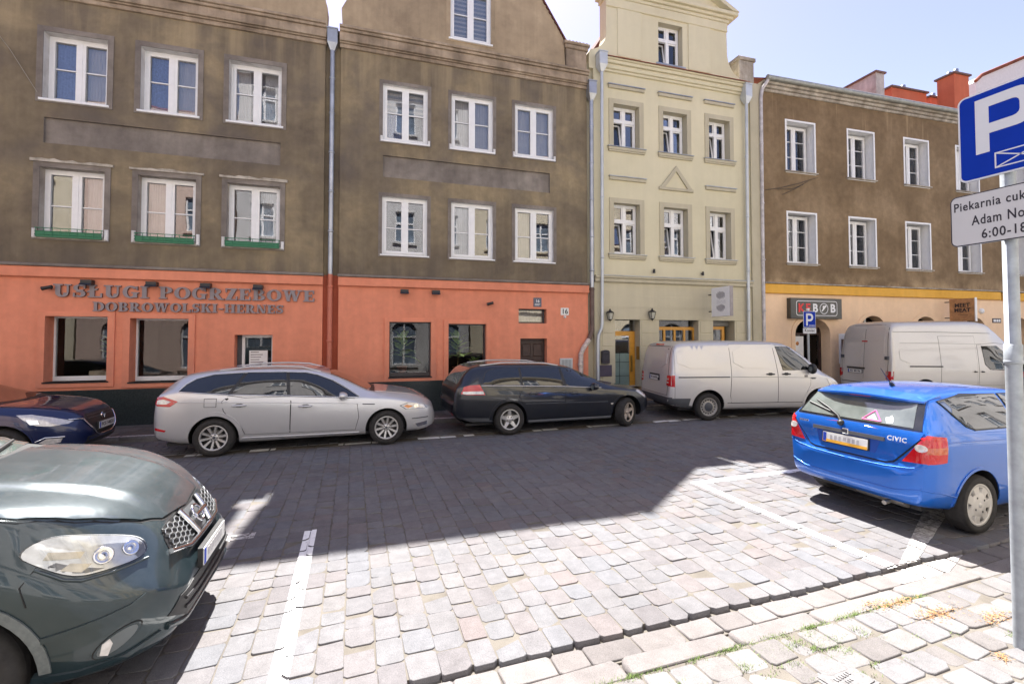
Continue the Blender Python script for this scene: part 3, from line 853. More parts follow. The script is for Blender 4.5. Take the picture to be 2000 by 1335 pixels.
# serif letters built from strokes
def glyph(ch):
    T, t, h = .27, .11, .10
    P = []; W = .8
    bar = lambda x0, x1, z0, z1: P.append([(x0, z0), (x1, z0), (x1, z1), (x0, z1)])
    def sl(xb, xt, w, z0=0, z1=1): P.append([(xb, z0), (xb + w, z0), (xt + w, z1), (xt, z1)])
    def ring(cx, cz, rx, rz, ix, iz, a0, a1, n=14):
        o = [(cx + rx * math.cos(R(a0 + (a1 - a0) * i / n)), cz + rz * math.sin(R(a0 + (a1 - a0) * i / n))) for i in range(n + 1)]
        ii = [(cx + ix * math.cos(R(a0 + (a1 - a0) * i / n)), cz + iz * math.sin(R(a0 + (a1 - a0) * i / n))) for i in range(n + 1)]
        for i in range(n): P.append([ii[i], o[i], o[i + 1], ii[i + 1]])
    if ch == 'U':
        W = .98; bar(.12, .12 + T, .32, 1); bar(.73, .73 + t, .32, 1); bar(0, .51, .9, 1); bar(.6, .97, .9, 1); ring(.48, .33, .36, .35, .09 + .0, .24, 180, 360)
        ring(.56, .33, .28, .33, .17, .23, 180, 360)
    elif ch == 'S':
        W = .76; ring(.38, .73, .34, .27, .10, .17, 40, 250); ring(.38, .28, .34, .28, .10, .17, -140, 70); sl(.16, .34, .30, .40, .60); bar(.60, .70, .68, .98); bar(.04, .14, .02, .34)
    elif ch in 'ŁL':
        W = .82; bar(.10, .10 + T, 0, 1); bar(0, .48, .9, 1); bar(0, .80, 0, h); bar(.70, .80, h, .34)
        if ch == 'Ł': P.append([(-.02, .38), (.55, .62), (.55, .74), (-.02, .50)])
    elif ch == 'G':
        W = .96; ring(.48, .5, .46, .51, .20, .38, 40, 330, 20); bar(.62, .86, .05, .42); bar(.52, .95, .40, .49); bar(.80, .88, .66, .96)
    elif ch == 'I': W = .52; bar(.11, .11 + T, 0, 1); bar(0, .50, 0, h); bar(0, .50, 1 - h, 1)
    elif ch in 'PR':
        W = .84 if ch == 'P' else .98; bar(.10, .10 + T, 0, 1); bar(0, .48, 0, h); bar(0, .4, 1 - h, 1); ring(.42, .72, .38, .28, .12, .19, -90, 90)
        bar(.3, .44, .91, 1); bar(.3, .44, .44, .53)
        if ch == 'R': sl(.66, .36, .28, 0, .46); bar(.62, 1.0, 0, h)
    elif ch == 'O': W = 1.0; ring(.5, .5, .49, .51, .22, .40, 0, 360, 24)
    elif ch == 'Z': W = .82; bar(.04, .80, 1 - h, 1); bar(.02, .80, 0, h); sl(.04, .46, .32, 0, 1); bar(.04, .13, .66, 1); bar(.71, .80, 0, .34)
    elif ch == 'E': W = .82; bar(.10, .10 + T, 0, 1); bar(0, .78, 0, h); bar(0, .76, 1 - h, 1); bar(.3, .60, .46, .56); bar(.68, .78, 0, .32); bar(.66, .76, .70, 1); bar(.54, .60, .36, .66)
    elif ch == 'B':
        W = .88; bar(.10, .10 + T, 0, 1); bar(0, .46, 0, h); bar(0, .46, 1 - h, 1); ring(.44, .745, .33, .255, .10, .165, -90, 90); ring(.44, .265, .40, .265, .14, .17, -90, 90); bar(.3, .46, .49, .56)
    elif ch == 'W':
        W = 1.36; sl(.30, .08, .24); sl(.34, .58, .11); sl(.78, .56, .24); sl(.84, 1.12, .11); bar(-.02, .44, .9, 1); bar(.48, .90, .9, 1); bar(1.0, 1.36, .9, 1)
    elif ch == 'D': W = .98; bar(.10, .10 + T, 0, 1); bar(0, .46, 0, h); bar(0, .46, 1 - h, 1); ring(.42, .5, .54, .5, .26, .40, -90, 90, 16)
    elif ch == 'K': W = .98; bar(.10, .10 + T, 0, 1); bar(0, .46, 0, h); bar(0, .46, 1 - h, 1); sl(.34, .72, .12, .42, 1); sl(.64, .40, .28, 0, .58); bar(.58, .98, 0, h); bar(.6, .94, 1 - h, 1)
    elif ch == 'H': W = 1.06; [bar(a, a + T, 0, 1) for a in (.10, .68)]; [bar(a, a + .47, z, z + h) for a in (0, .58) for z in (0, .9)]; bar(.3, .7, .45, .55)
    elif ch == 'N': W = 1.0; bar(.12, .22, 0, 1); bar(.78, .88, 0, 1); sl(.60, .06, .28); bar(0, .36, 0, h); bar(.62, 1.0, .9, 1)
    elif ch == '-': W = .5; bar(.05, .45, .36, .50)
    else: W = .45
    return P, W
def serif_sign(text, x0, x1, z, h, parent):
    adv = [glyph(c)[1] + .06 for c in text]; sc = (x1 - x0) / (sum(adv) - .06); x = x0
    for c, a in zip(text, adv):
        P, W = glyph(c)
        if P:
            mb = MB()
            for i, pl in enumerate(P): mb.prism([(px_ * sc, pz * h) for px_, pz in pl], -.034 - i * .0003, 0, 0, 1)
            mb.build('letter', [GREYL, simple('letter_side', (.10, .06, .05), .6)], parent, (x, 0, z))
        x += a * sc
def on(house_origin, ang, x, y, z):
    return house_origin + Vector((math.cos(ang) * x + math.sin(ang) * y, -math.sin(ang) * x + math.cos(ang) * y, z))
sg = empty('shop_lettering', on(O1, a2, 0, -.045, 0), -a2, 'grey raised serif letters spelling USŁUGI POGRZEBOWE over the orange shop windows', 'lettering')
def fz(px, py): return None
serif_sign('USŁUGI POGRZEBOWE', -6.08, -.90, 2.915, .275, sg)
sg2 = empty('shop_lettering', on(O1, a2, 0, -.045, 0), -a2, 'smaller grey serif letters DOBROWOLSKI-HERNES in the lower line on the orange wall', 'lettering')
serif_sign('DOBROWOLSKI-HERNES', -5.38, -1.60, 2.615, .205, sg2)
sg3 = empty('shop_lettering', on(O1, a2, 0, -.045, 0), -a2, 'end of another grey sign, letter S cut by the left picture edge', 'lettering')
serif_sign('S', -7.30, -7.02, 2.93, .22, sg3)

def spot(o, ang, x, z, label):
    e = empty('wall_spotlight', on(o, ang, x, -.05, z), -ang, label, 'spotlight', 'small black spotlights under the orange fascia')
    m = MB(); m.box(-.10, .10, -.16, -.02, .0, .07); m.add([(-.10, -.17, 0), (.10, -.17, 0), (.10, -.02, .0), (-.10, -.02, .0), (-.11, -.2, -.045), (.11, -.2, -.045), (.09, -.03, -.035), (-.09, -.03, -.035)], [(0, 1, 5, 4), (1, 2, 6, 5), (2, 3, 7, 6), (3, 0, 4, 7), (4, 5, 6, 7)])
    m.build('lamp_head', [BLACKM], e)
    MB().box(-.03, .03, -.03, .05, .0, .05).build('bracket', [BLACKM], e)
for (x, w_) in ((-5.45, 'first black spotlight from the left above the letter S of USŁUGI'), (-4.27, 'black spotlight above the gap between USŁUGI and POGRZEBOWE'), (-3.22, 'black spotlight above the letter R of POGRZEBOWE'), (-2.14, 'black spotlight above the letters BO of POGRZEBOWE')):
    spot(O1, a2, x, 3.215, w_)
for (x, w_) in ((1.25, 'black spotlight above the orange wall plant window, left of its pair'), (2.06, 'black spotlight between the two plant windows, right of its pair')):
    spot(O1, a2, x, 3.205, w_)
def camera_thing(x, z, label):
    e = empty('security_camera', on(O1, a2, x, -.03, z), -a2, label, 'camera')
    MB().tube([(0, .0, 0), (0, -.10, 0)], .018, 8).build('bracket', [BLACKM], e)
    MB().tube([(-.08, -.12, -.01), (.07, -.12, .03)], .038, 10).build('body', [BLACKM], e)
    MB().tube([(-.10, -.12, -.016), (-.08, -.12, -.01)], .043, 10).build('hood', [BLACKM], e)
camera_thing(-6.13, 3.09, 'small black security camera at the start of USŁUGI')
camera_thing(3.55, 2.95, 'small black security camera on the orange wall above the second plant window')

# pots and plant inside the shop windows of house A
def bowl(x, y, z, r, label, mat=BASK):
    e = empty('planter', on(O1, a2, x, y, z), 0, label, 'pot', 'things on the shop window boards')
    MB().lathe([(.0, 0), (r * .7, 0), (r, r * .55), (r * .95, r * 1.1), (r * .8, r * 1.12), (r * .7, r * .95), (0, r * .9)], 16, 'z').build('bowl', [mat], e)
bowl(-5.52, .48, 1.12, .15, 'round pale pot in the left funeral shop window, left of two')
bowl(-5.25, .46, 1.12, .14, 'round pale pot in the left funeral shop window corner')
def leafy(x, y, z, hgt, label, seed, nl=16, spread=.26):
    e = empty('house_plant', on(O1, a2, x, y, z), 0, label, 'plant')
    rg = random.Random(seed)
    MB().lathe([(0, 0), (.10, 0), (.13, .17), (.14, .17), (.14, .20), (.11, .2), (.1, .15), (0, .15)], 14, 'z').build('pot', [POT], e)
    MB().tube([(0, 0, .15), (.02, 0, hgt * .5), (0, .01, hgt)], [.014, .011, .008], 8).build('stem', [STEMM], e)
    for i in range(nl):
        f = i / nl; z0 = hgt * (.45 + .55 * f); a = i * 2.4 + rg.uniform(-.4, .4); L = rg.uniform(.8, 1.15) * spread * (1.1 - .45 * f); w = L * .27
        dr_ = rg.uniform(-.25, .55) * (1 - f) + .1; mb = MB(); vs = []
        for s_ in range(6):
            q = s_ / 5; ww = w * math.sin(math.pi * min(1, q * .92 + .06)); rz = .18 * L * math.sin(q * 2.2) - dr_ * L * q * q * 1.1 + f * L * .8 * q
            vs += [(L * q, -ww, rz - ww * .15), (L * q, 0, rz), (L * q, ww, rz - ww * .15)]
        fs = []
        for s_ in range(5):
            b = s_ * 3; fs += [(b, b + 3, b + 4, b + 1), (b + 1, b + 4, b + 5, b + 2)]
        mb.add([Matrix.Rotation(a, 3, 'Z') @ Vector(v_) + Vector((0, 0, z0)) for v_ in vs], fs, 0, True)
        mb.build('leaf', [PLANT], e)
leafy(-5.42, .75, 1.10, .95, 'dark leafy plant behind the left funeral shop window', 4, 14)

# ---------------- house B
B = empty('town_house', O1, -a2, 'brown stucco house number 16 over orange ground floor with a gable window', 'house', 'town houses across the street')
XB0, XB1 = -.36, 6.54
bx = [(.68, 1.84), (2.48, 3.65), (4.29, 5.46)]
UZ, LZ = (7.18, 8.68), (4.19, 5.71)
holes = [rect(a, b, *UZ) for a, b in bx] + [rect(a, b, *LZ) for a, b in bx] + [rect(.69, 5.35, 6.21, 6.78)]
MB().plate(rect(XB0, XB1, 3.58, 9.42), holes, 0, .38, 0, [1] * 6 + [2]).build('wall', [BROWN, REVEAL, SURR], B)
MB().box(.69, 5.35, .055, .10, 6.21, 6.78).build('recessed_panel', [SURR], B)
insb = [[('blind', .08, .92, .55, 9), ('blue', .06, .45, 0)], [('net', .06, .44), ('net', .56, .94)], [('net', .06, .94)]]
for i, (a, b) in enumerate(bx):
    w = window(B, a, b, *UZ, 'double', .10, (.05, .06, WHITE), (SURR, .09, .015), inside=insb[i])
    for sx in (-.06, b - a): MB().bev(sx, sx + .06, -.15, -.06, -.04, .10, .012).build('plaster_patch', [REVEAL], w)
    window(B, a, b, *LZ, 'low', .10, (.04, .05, WHITE), (SURR, .09, .015), inside=[('net', .05, .45)] if i else None)
cornice(B, XB0 - .03, XB1, 9.42)
tile_row(B, (XB0, 9.93), (XB1, 9.93), 49, TILED, yd=.0, name='ledge_tile')
gp = [(XB0 + .03, 9.92), (5.85, 9.92), (5.80, 10.80), (5.15, 11.85), (4.1, 13.3), (3.85, 13.4), (XB0 + .0, 13.4), (XB0 + .0, 11.3), (XB0 + .12, 11.1), (XB0 + .15, 10.75), (XB0, 10.45)]  # unseen flat top and left edge shaped for the road shadow they cast
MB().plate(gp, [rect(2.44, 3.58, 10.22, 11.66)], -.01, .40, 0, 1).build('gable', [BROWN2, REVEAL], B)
window(B, 2.44, 3.58, 10.22, 11.66, 'double', .06, (.05, .06, WHITE), (BROWN2, .12, .02), inside=[('blind', .06, .94, .02, 22)])
tile_row(B, (5.86, 10.80), (4.12, 13.42), 20, TILED, yd=.42)
mb = MB(); mb.bev(5.86, 6.52, -.06, .4, 9.93, 10.55, .02); mb.bev(5.82, 6.56, -.10, .42, 10.55, 10.66, .02); mb.bev(5.78, 6.60, -.14, .44, 10.66, 10.74, .02)
mb.build('gable_shoulder', [CORN], B)
tile_row(B, (5.80, 10.75), (6.58, 10.75), 7, TILED, yd=.40, name='shoulder_tile')
MB().prism([(XB0 + .2, 9.9), (5.7, 9.9), (5.65, 10.4), (3.9, 13.15), (XB0 + .4, 13.15)], .42, 8).build('roof', [TILE], B)
shell(B, XB0, XB1, 8.5, (3.3, 6.4, 9.2), 9.9)
oh = [rect(.88, 1.95, 1.01, 2.44), rect(2.41, 3.45, .97, 2.40), rect(4.39, 5.23, 2.43, 2.84), rect(4.44, 5.24, .9001, 2.0)]
MB().plate(rect(XB0, XB1, .90, 3.55), oh, -.03, .36, 0, 0).build('shop_wall', [ORANGE], B)
for x0, x1 in ((XB0, 4.44), (5.24, XB1)): MB().plate(rect(x0, x1, .05, .90), [], -.05, .34).build('plinth', [GRANITE], B)
MB().bev(XB0 - .01, XB1, -.12, 0, 3.33, 3.555, .015).build('fascia', [ORANGE], B)
MB().bev(XB0 - .02, XB1, -.16, 0, 3.557, 3.62, .012).build('ledge', [SURR], B)
for (x0, x1, z0, z1) in ((.88, 1.95, 1.01, 2.44), (2.41, 3.45, .97, 2.40)):
    w = window(B, x0, x1, z0, z1, 'shop', .10, frame_mat=simple('dark_window_frame', (.05, .04, .04), .4))
    s = MB(); s.plate(rect(-.12, x1 - x0 + .14, -.11, z1 - z0 + .11), [rect(0, x1 - x0, 0, z1 - z0)], -.165, -.13); s.build('surround', [ORANGE], w)
    MB().box(-.02, x1 - x0 + .03, -.18, 0, -.03, 0).build('sill', [BLACKM], w)
window(B, 4.39, 5.23, 2.43, 2.84, 'small', .14, (.03, .02, BLACKM), frame_mat=simple('dark_window_frame', (.05, .04, .04), .4), inside=[('net', .03, .97)])
d = MB(); d.box(0, .80, 0, .06, 0, 1.9)
for x0 in (.10, .44):
    for z0, z1 in ((.15, .7), (.8, 1.3), (1.38, 1.75)): d.bev(x0, x0 + .27, -.02, .02, z0, z1, .02)
dd = d.build('door', [WOODD], B, (4.44, .16, .1))
MB().tube([(.72, -.0, 1.0), (.72, -.05, 1.0), (.62, -.05, 1.0)], .01, 8).build('handle', [BLACKM], dd)
MB().box(4.44, 5.24, -.08, .36, .05, .1).build('doorstep', [GRANITE], B)
leafy(1.24, .42, 1.06, 1.0, 'plant with pale variegated leaves in a clay pot in the wider plant window', 1, 18, .44)
leafy(2.74, .42, 1.02, 1.02, 'variegated plant in clay pot in the plant window beside the dark door', 2, 16, .42)
leafy(3.28, .7, 1.02, .38, 'low bushy plant at the right end of the second plant window', 3, 14, .3)
e = empty('window_box', on(O1, a2, 1.62, .30, 1.045), -a2, 'white tray lying in the first plant window', 'tray')
MB().bev(-.24, .24, -.05, .06, 0, .07, .012).build('tray', [WHITE], e)
# wall recess between the two houses, with its downpipe
r_ = MB().box(XA1, XB0, .08, .30, 3.6, 9.9); r_.build('recess_wall', [BROWN], B)
MB().box(XA1, XB0, .08, .30, .05, 3.6).build('recess_wall', [ORANGE2], B)
hopper(B, -.56, -.02, 9.28, .24, .52, ZINC)
downpipe(B, [(-.56, -.02, 9.3), (-.56, -.0, 3.62)], .058, ZINC, [(-.56, -.01, z) for z in (8.6, 7.7, 6.7, 5.7, 4.7)], ringmat=ZINC)
downpipe(B, [(-.56, -.0, 3.62), (-.56, .0, .15)], .062, PIPEO, [(-.56, .0, 1.95), (-.56, 0, 3.3)])
hopper(B, 6.64, -.10, 9.05, .24, .55, ZINC)
downpipe(B, [(6.64, -.10, 9.1), (6.64, -.08, 3.5)], .062, ZINC, [(6.64, -.09, z) for z in (8.3, 7.2, 6.1, 5.0, 4.0)])
downpipe(B, [(6.64, -.08, 3.5), (6.64, -.08, 2.25), (6.52, -.10, 1.95)], .068, PIPEB, [(6.64, -.08, 3.45)])
downpipe(B, [(6.53, -.10, 1.97), (6.34, -.12, 1.72), (6.26, -.12, 1.55), (6.25, -.12, .2)], .07, RUSTW, [(6.25, -.12, 1.25)])
# plates and boxes on the orange wall
e = empty('house_number_plate', on(O1, a2, 5.79, -.032, 2.78), -a2, 'white house number plate reading 16 on the orange wall', 'number plate')
MB().prism(rrect(-.125, .125, -.105, .105, .02), -.012, 0).build('plate', [PLATEW], e)
link('digits', text_mesh('16', .20, .002, INK, .004), e, (0, -.0145, -.005))
lp = MB(); lp.lathe([(0, -.05), (.035, -.04), (.04, 0), (0, .0)], 12, 'y', (0, 0, -.16)); lp.build('bulb_cover', [WHITE], e)
e = empty('wall_plaque', on(O1, a2, 4.95, -.032, 3.03), -a2, 'small dark grey plaque above the little window on the orange wall', 'plaque')
MB().prism(rrect(-.12, .12, -.13, .13, .015), -.012, 0).build('plate', [simple('plaque_grey', (.10, .11, .15), .5)], e)
link('digits', text_mesh('16', .12, .001, WHITE, .001), e, (0, -.0135, .03))
mb = MB(); [mb.box(-.08, .08 - i * .03, -.0145, -.012, -.06 - i * .03, -.048 - i * .03) for i in range(2)]; mb.build('print', [WHITE], e)
e = empty('meter_box', on(O1, a2, 5.83, -.032, 1.25), -a2, 'small grey meter box door on the orange wall beside the wooden door', 'meter box')
MB().bev(-.20, .20, -.03, 0, -.18, .18, .01).build('frame', [ZINCL], e)
mb = MB(); [mb.box(-.15 + i * .105, -.15 + i * .105 + .085, -.036, -.03, -.14, .14) for i in range(3)]; mb.build('door', [simple('meter_door', (.35, .37, .38), .5)], e)

# ---------------- house C, narrow cream house
C = empty('town_house', OC, -a3, 'narrow cream house with moulded gable and ochre shop door', 'house', 'town houses across the street')
XC0, XC1 = .22, 5.95
ow = [(.88, 1.77), (2.62, 3.50), (4.33, 5.15)]
UZ, LZ = (7.83, 9.14), (4.56, 6.10)
holes = [rect(a, b, *UZ) for a, b in ow] + [rect(a, b, *LZ) for a, b in ow]
MB().plate(rect(XC0, XC1, 3.88, 10.12), holes, 0, .40, 0, 1).build('wall', [TAN, TANT], C)
for i, (a, b) in enumerate(ow):
    for (z0, z1), oz in ((UZ, 0), (LZ, 1)):
        w = window(C, a + .02, b - .02, z0, z1, 'cross', .20)
        s = MB(); s.plate(rect(-.17, b - a + .13, -.0, z1 - z0 + .15), [rect(-.02, b - a - .02, 0, z1 - z0)], -.225, -.20)
        s.plate(rect(-.19, b - a + .15, 0, z1 - z0 + .17), [rect(-.17, b - a + .13, -.001, z1 - z0 + .15)], -.235, -.20) if False else None
        s.build('surround', [TANT], w)
        q = MB(); q.bev(-.21, b - a + .17, -.27, -.19, -.12, -.03, .012); q.bev(-.19, b - a + .15, -.25, -.19, -.17, -.12, .01); q.box(-.23, b - a + .19, -.29, 0, -.03, -.012, 1)
        q.build('sill', [TANT, ZINC], w)
    if True:
        m = MB(); m.bev(a - .17, b + .17, -.06, 0, 9.60, 9.70, .012); m.box(a - .19, b + .19, -.08, 0, 9.70, 9.725, 1); m.build('entablature_bar', [TANT, ZINC], C)
    if i != 1:
        m = MB(); m.bev(a - .15, b + .2, -.06, 0, 6.79, 6.89, .012); m.box(a - .17, b + .22, -.08, 0, 6.89, 6.915, 1); m.build('entablature_bar', [TANT, ZINC], C)
m = MB(); m.bev(2.45, 3.70, -.06, 0, 6.64, 6.73, .012)
m.prism([(2.50, 6.732), (2.66, 6.732), (3.075, 7.26), (3.075, 7.43)], -.05, 0); m.prism([(3.65, 6.732), (3.075, 7.43), (3.075, 7.26), (3.49, 6.732)], -.05, 0)
m.build('small_pediment', [TANT], C)
m = MB()
for y0, za, zb in ((-.06, 0, .08), (-.10, .08, .22), (-.16, .22, .32), (-.20, .32, .38)): m.bev(XC0 + .35, XC1 - .2, y0, .2, 10.08 + za, 10.08 + zb, .015)
m.build('cornice', [TAN], C)
m = MB(); m.add([(XC0 + .30, -.24, 10.46), (XC1 - .15, -.24, 10.46), (XC1 - .15, -.0, 10.58), (XC0 + .30, -.0, 10.58), (XC0 + .30, -.24, 10.44), (XC1 - .15, -.24, 10.44)], [(0, 1, 2, 3), (4, 5, 1, 0)])
m.build('cornice_tiles', [simple('red_cornice_tile', (.30, .10, .055), .7, vary=.2, scale=25)], C)
def qarc(cx, cz, rx, rz, a0, a1, n=8): return [(cx + rx * math.cos(R(a0 + (a1 - a0) * i / n)), cz + rz * math.sin(R(a0 + (a1 - a0) * i / n))) for i in range(n + 1)]
gp = [(.08, 10.12), (5.62, 10.12), (5.60, 10.55)] + qarc(5.72, 11.45, .62, .80, 262, 180) + [(5.08, 12.40), (.66, 12.40)] + qarc(.02, 11.3, .64, .62, 0, -80) + [(.08, 10.6)]
MB().plate(gp, [rect(2.48, 3.37, 10.68, 11.98)], -.005, .42, 0, 1).build('gable', [TAN, TANT], C)
w = window(C, 2.50, 3.35, 10.68, 11.98, 'cross', .20)
MB().bev(-.1, .98, -.23, -.19, -.06, 0, .01).build('sill', [ZINC], w)
for x0, x1 in ((.70, 1.02), (1.88, 2.40), (3.52, 3.58), (4.44, 4.50), (5.0, 5.08)):
    pass
for x0, x1 in ((1.03, 1.86), (3.58, 4.42)):
    MB().bev(x0, x1, -.035, 0, 10.62, 12.12, .012).build('gable_pilaster', [TAN], C)
MB().bev(.64, 5.10, -.05, 0, 12.12, 12.40, .015).build('frieze', [TAN], C)
m = MB()
for y0, za, zb, ex in ((-.08, 0, .10, .05), (-.14, .10, .2, .16), (-.22, .2, .32, .30)): m.bev(.66 - ex, 5.10 + ex, y0, .42, 12.40 + za, 12.40 + zb, .015)
m.prism([(.5, 12.72), (5.26, 12.72), (2.88, 13.85)], -.03, .40)
m.prism([(.34, 12.721), (.62, 12.721), (2.88, 13.80), (2.88, 13.98)], -.24, -.03); m.prism([(5.42, 12.721), (2.88, 13.98), (2.88, 13.80), (5.14, 12.721)], -.24, -.03)
m.build('pediment', [TAN], C)
MB().prism([(-.02, 10.3), (5.95, 10.3), (3.9, 13.2), (1.9, 13.2)], .6, 8).build('roof', [TILED], C)
shell(C, XC0, XC1, 8.5, (3.5, 6.8, 9.9), 10.1)
# ground floor of C
ah = [rect(.90, 1.75, .1001, 2.82), arch(2.42, 3.86, .92, 2.62, 2.93), rect(4.42, 5.26, .55, 2.70)]
MB().plate(rect(XC0, XC1, .55, 3.68), [rect(.90, 1.75, .5501, 2.82), ah[1], rect(4.42, 5.26, .5501, 2.70)], -.0, .42, 0, 1).build('shop_wall', [TAN2, TANT], C)
for x0, x1 in ((XC0, .90), (1.75, 4.42), (5.26, XC1)): MB().plate(rect(x0, x1, .05, .55), [], -.025, .40).build('plinth', [simple('sandstone_plinth', (.42, .30, .19), .85, vary=.12)], C)
for z in (.95, 1.35, 1.75, 2.15, 2.55, 2.95, 3.3):   # coursed joints: thin proud blocks between grooves
    for x0, x1 in ((XC0 + .25, .84), (1.80, 2.36), (3.93, 4.36), (5.32, XC1)) if z < 2.6 else ((XC0 + .25, 2.3), (4.0, XC1)) if z < 2.9 else ((XC0 + .25, XC1),):
        MB().bev(x0, x1, -.012, .0, z - .385, z - .012, .006).build('rusticated_course', [TAN2], C)
m = MB(); m.bev(XC0, XC1, -.08, .1, 3.682, 3.80, .02); m.bev(XC0, XC1, -.11, .1, 3.80, 3.878, .015); m.build('string_course', [TANT], C)
MB().box(XC0 + .2, XC1, -.13, 0, 3.871, 3.89).build('string_course_flashing', [ZINC], C)
d = MB(); d.box(0, .06, 0, .08, 0, 2.1); d.box(.76, .82, 0, .08, 0, 2.1); d.box(.06, .76, .001, .08, 2.02, 2.1); d.box(.64, .76, .005, .07, .0, 2.02); d.box(.06, .64, .005, .07, 1.96, 2.02); d.box(.06, .64, .005, .07, 0, .1)
do = d.build('door', [WOODY], C, (.91, .28, .12))
SATIN = simple('frosted_door_glass', (.22, .30, .28), .25, vary=.12, scale=3)
MB().box(.06, .64, .03, .045, .1, 1.42).build('frosted_glass', [SATIN], do)
MB().box(.06, .64, .03, .045, 1.42, 1.96).build('glass', [PANE], do)
g = MB(); [g.box(.06, .64, .022, .03, z, z + .012) for z in (.72, 1.14, 1.42)]; g.box(.30, .312, .022, .03, .1, 1.42); g.build('glazing_bar', [BLACKM], do)
MB().box(.0, .82, .03, .04, 2.1, 2.68).build('fanlight', [PANE], do)
MB().box(.67, .72, -.03, .0, .85, 1.35).build('handle', [simple('brass_plate', (.30, .20, .06), .35, .7)], do)
wd = MB(); q = 1.44
wd.box(0, .05, 0, .08, 0, 1.42); wd.box(q - .05, q, 0, .08, 0, 1.42); wd.box(.05, q - .05, .001, .08, 1.34, 1.44)
for x in (.34, .72, 1.08): wd.box(x - .035, x + .035, .002, .07, 0, 1.34)
wo = wd.build('window', [WOODY], C, (2.42, .22, .92))
for a, b in ((.05, .305), (.375, .685), (.755, 1.045), (1.115, 1.39)): MB().box(a, b, .03, .04, 0, 1.34).build('pane', [SHOPG], wo)
MB().prism([(x, z) for x, z in arch(.02, q - .02, 1.44, 1.70, 2.0)], .03, .04).build('fanlight', [SHOPG], wo)
m = MB(); m.box(0, .84, .02, .08, 1.8, 2.1)
for i in range(6): m.box(0, .84, 0.0, .02, 1.805 + i * .05, 1.84 + i * .05)
sh_ = m.build('roller_shutter', [simple('shutter_grey', (.25, .24, .22), .5)], C, (4.42, .26, .6))
m = MB(); m.box(0, .07, 0, .08, 0, 1.78); m.box(.55, .66, 0, .08, 0, 1.78); m.box(.07, .55, .001, .08, 1.68, 1.78)
wo = m.build('window', [WOODY], C, (4.42, .26, .6)); MB().box(.07, .55, .03, .04, 0, 1.68).build('pane', [SHOPG], wo)
MB().box(-.02, XC0, .10, .40, .05, 10.3).build('recess_wall', [TANT], C)
# pipes and pier of C
hopper(C, .42, -.16, 9.95, .26, .55, ZINCL)
downpipe(C, [(.42, -.16, 10.0), (.42, -.12, 3.9), (.42, -.10, 2.45), (.40, -.10, 2.3), (.30, -.10, 2.1), (.28, -.10, 1.95), (.28, -.10, .1)], .048, ZINCL, [(.42, -.14, z) for z in (8.2, 6.2, 4.4)])
hopper(C, 5.72, -.14, 9.75, .26, .60, ZINCL)
downpipe(C, [(5.72, -.14, 9.8), (5.72, -.12, 6.0), (5.72, -.10, .1)], .05, ZINCL, [(5.72, -.12, z) for z in (8.0, 6.0, 4.2, 2.9)])
m = MB(); m.box(XC1, 6.42, -.06, .5, .05, 10.55); m.build('pier', [TANT], C)
m = MB(); m.bev(5.58, 6.18, -.02, .5, 10.552, 11.30, .02); m.bev(5.53, 6.23, -.06, .54, 11.30, 11.42, .02); m.build('pier_top', [WORN], C)

def lantern(x, z, label, dark=True):
    e = empty('wall_lantern', on(OC, a3, x, -.02, z), -a3, label, 'lantern')
    m = MB(); m.add([(-.07, -.17, .06), (.07, -.17, .06), (.07, -.03, .06), (-.07, -.03, .06), (-.045, -.145, -.13), (.045, -.145, -.13), (.045, -.055, -.13), (-.045, -.055, -.13)], [(4, 5, 6, 7), (0, 1, 2, 3), (0, 4, 5, 1), (1, 5, 6, 2), (2, 6, 7, 3), (3, 7, 4, 0)])
    m.build('glass', [simple('lantern_glass', (.42, .42, .36), .2, vary=.2)], e)
    f = MB()
    for sx in (-1, 1):
        for yy in (-.175, -.025): f.tube([(sx * .075, yy, .06), (sx * .048, -.1 + (yy + .1) * .62, -.135)], .008, 6)
    f.lathe([(.0, .19), (.02, .17), (.03, .13), (.115, .07), (.115, .055), (0, .055)], 4 if not dark else 12, 'z', (0, -.10, 0), smooth=False)
    f.lathe([(0, -.135), (.06, -.135), (.05, -.16), (.012, -.18), (.006, -.22), (0, -.22)], 10, 'z', (0, -.10, 0)); f.build('frame', [BLACKM], e)
    MB().tube([(0, 0, .02), (0, -.03, .10), (0, -.10, .14)], .012, 6).build('bracket', [BLACKM], e)
lantern(.67, 2.70, 'square black wall lantern left of the ochre shop door on the cream house')
lantern(2.10, 2.74, 'black round-topped wall lantern between the ochre door and the arched window')
e = empty('mailbox', on(OC, a3, .54, -.01, 1.46), -a3, 'dark letterbox with a rounded top beside the pale downpipe', 'letterbox')
MB().prism(arch(-.12, .12, -.20, .14, .20), -.10, 0).build('body', [simple('letterbox_dark', (.035, .033, .045), .5)], e)
MB().box(-.08, .08, -.106, -.10, .06, .09).build('slot', [BLACKP], e)
e = empty('utility_hatch', on(OC, a3, .56, -.01, 1.04), -a3, 'violet grey utility hatch below the letterbox on the cream house', 'hatch')
MB().bev(-.21, .21, -.03, 0, -.17, .17, .008).build('door', [simple('violet_grey', (.085, .07, .105), .5)], e)
e = empty('intercom_panel', on(OC, a3, 1.75, .12, 1.55), -a3, 'small brass intercom plate in the reveal of the ochre door', 'intercom')
MB().box(-.018, -.0, -.08, .08, -.2, .2).build('plate', [simple('brass_plate', (.30, .20, .06), .35, .7)], e)
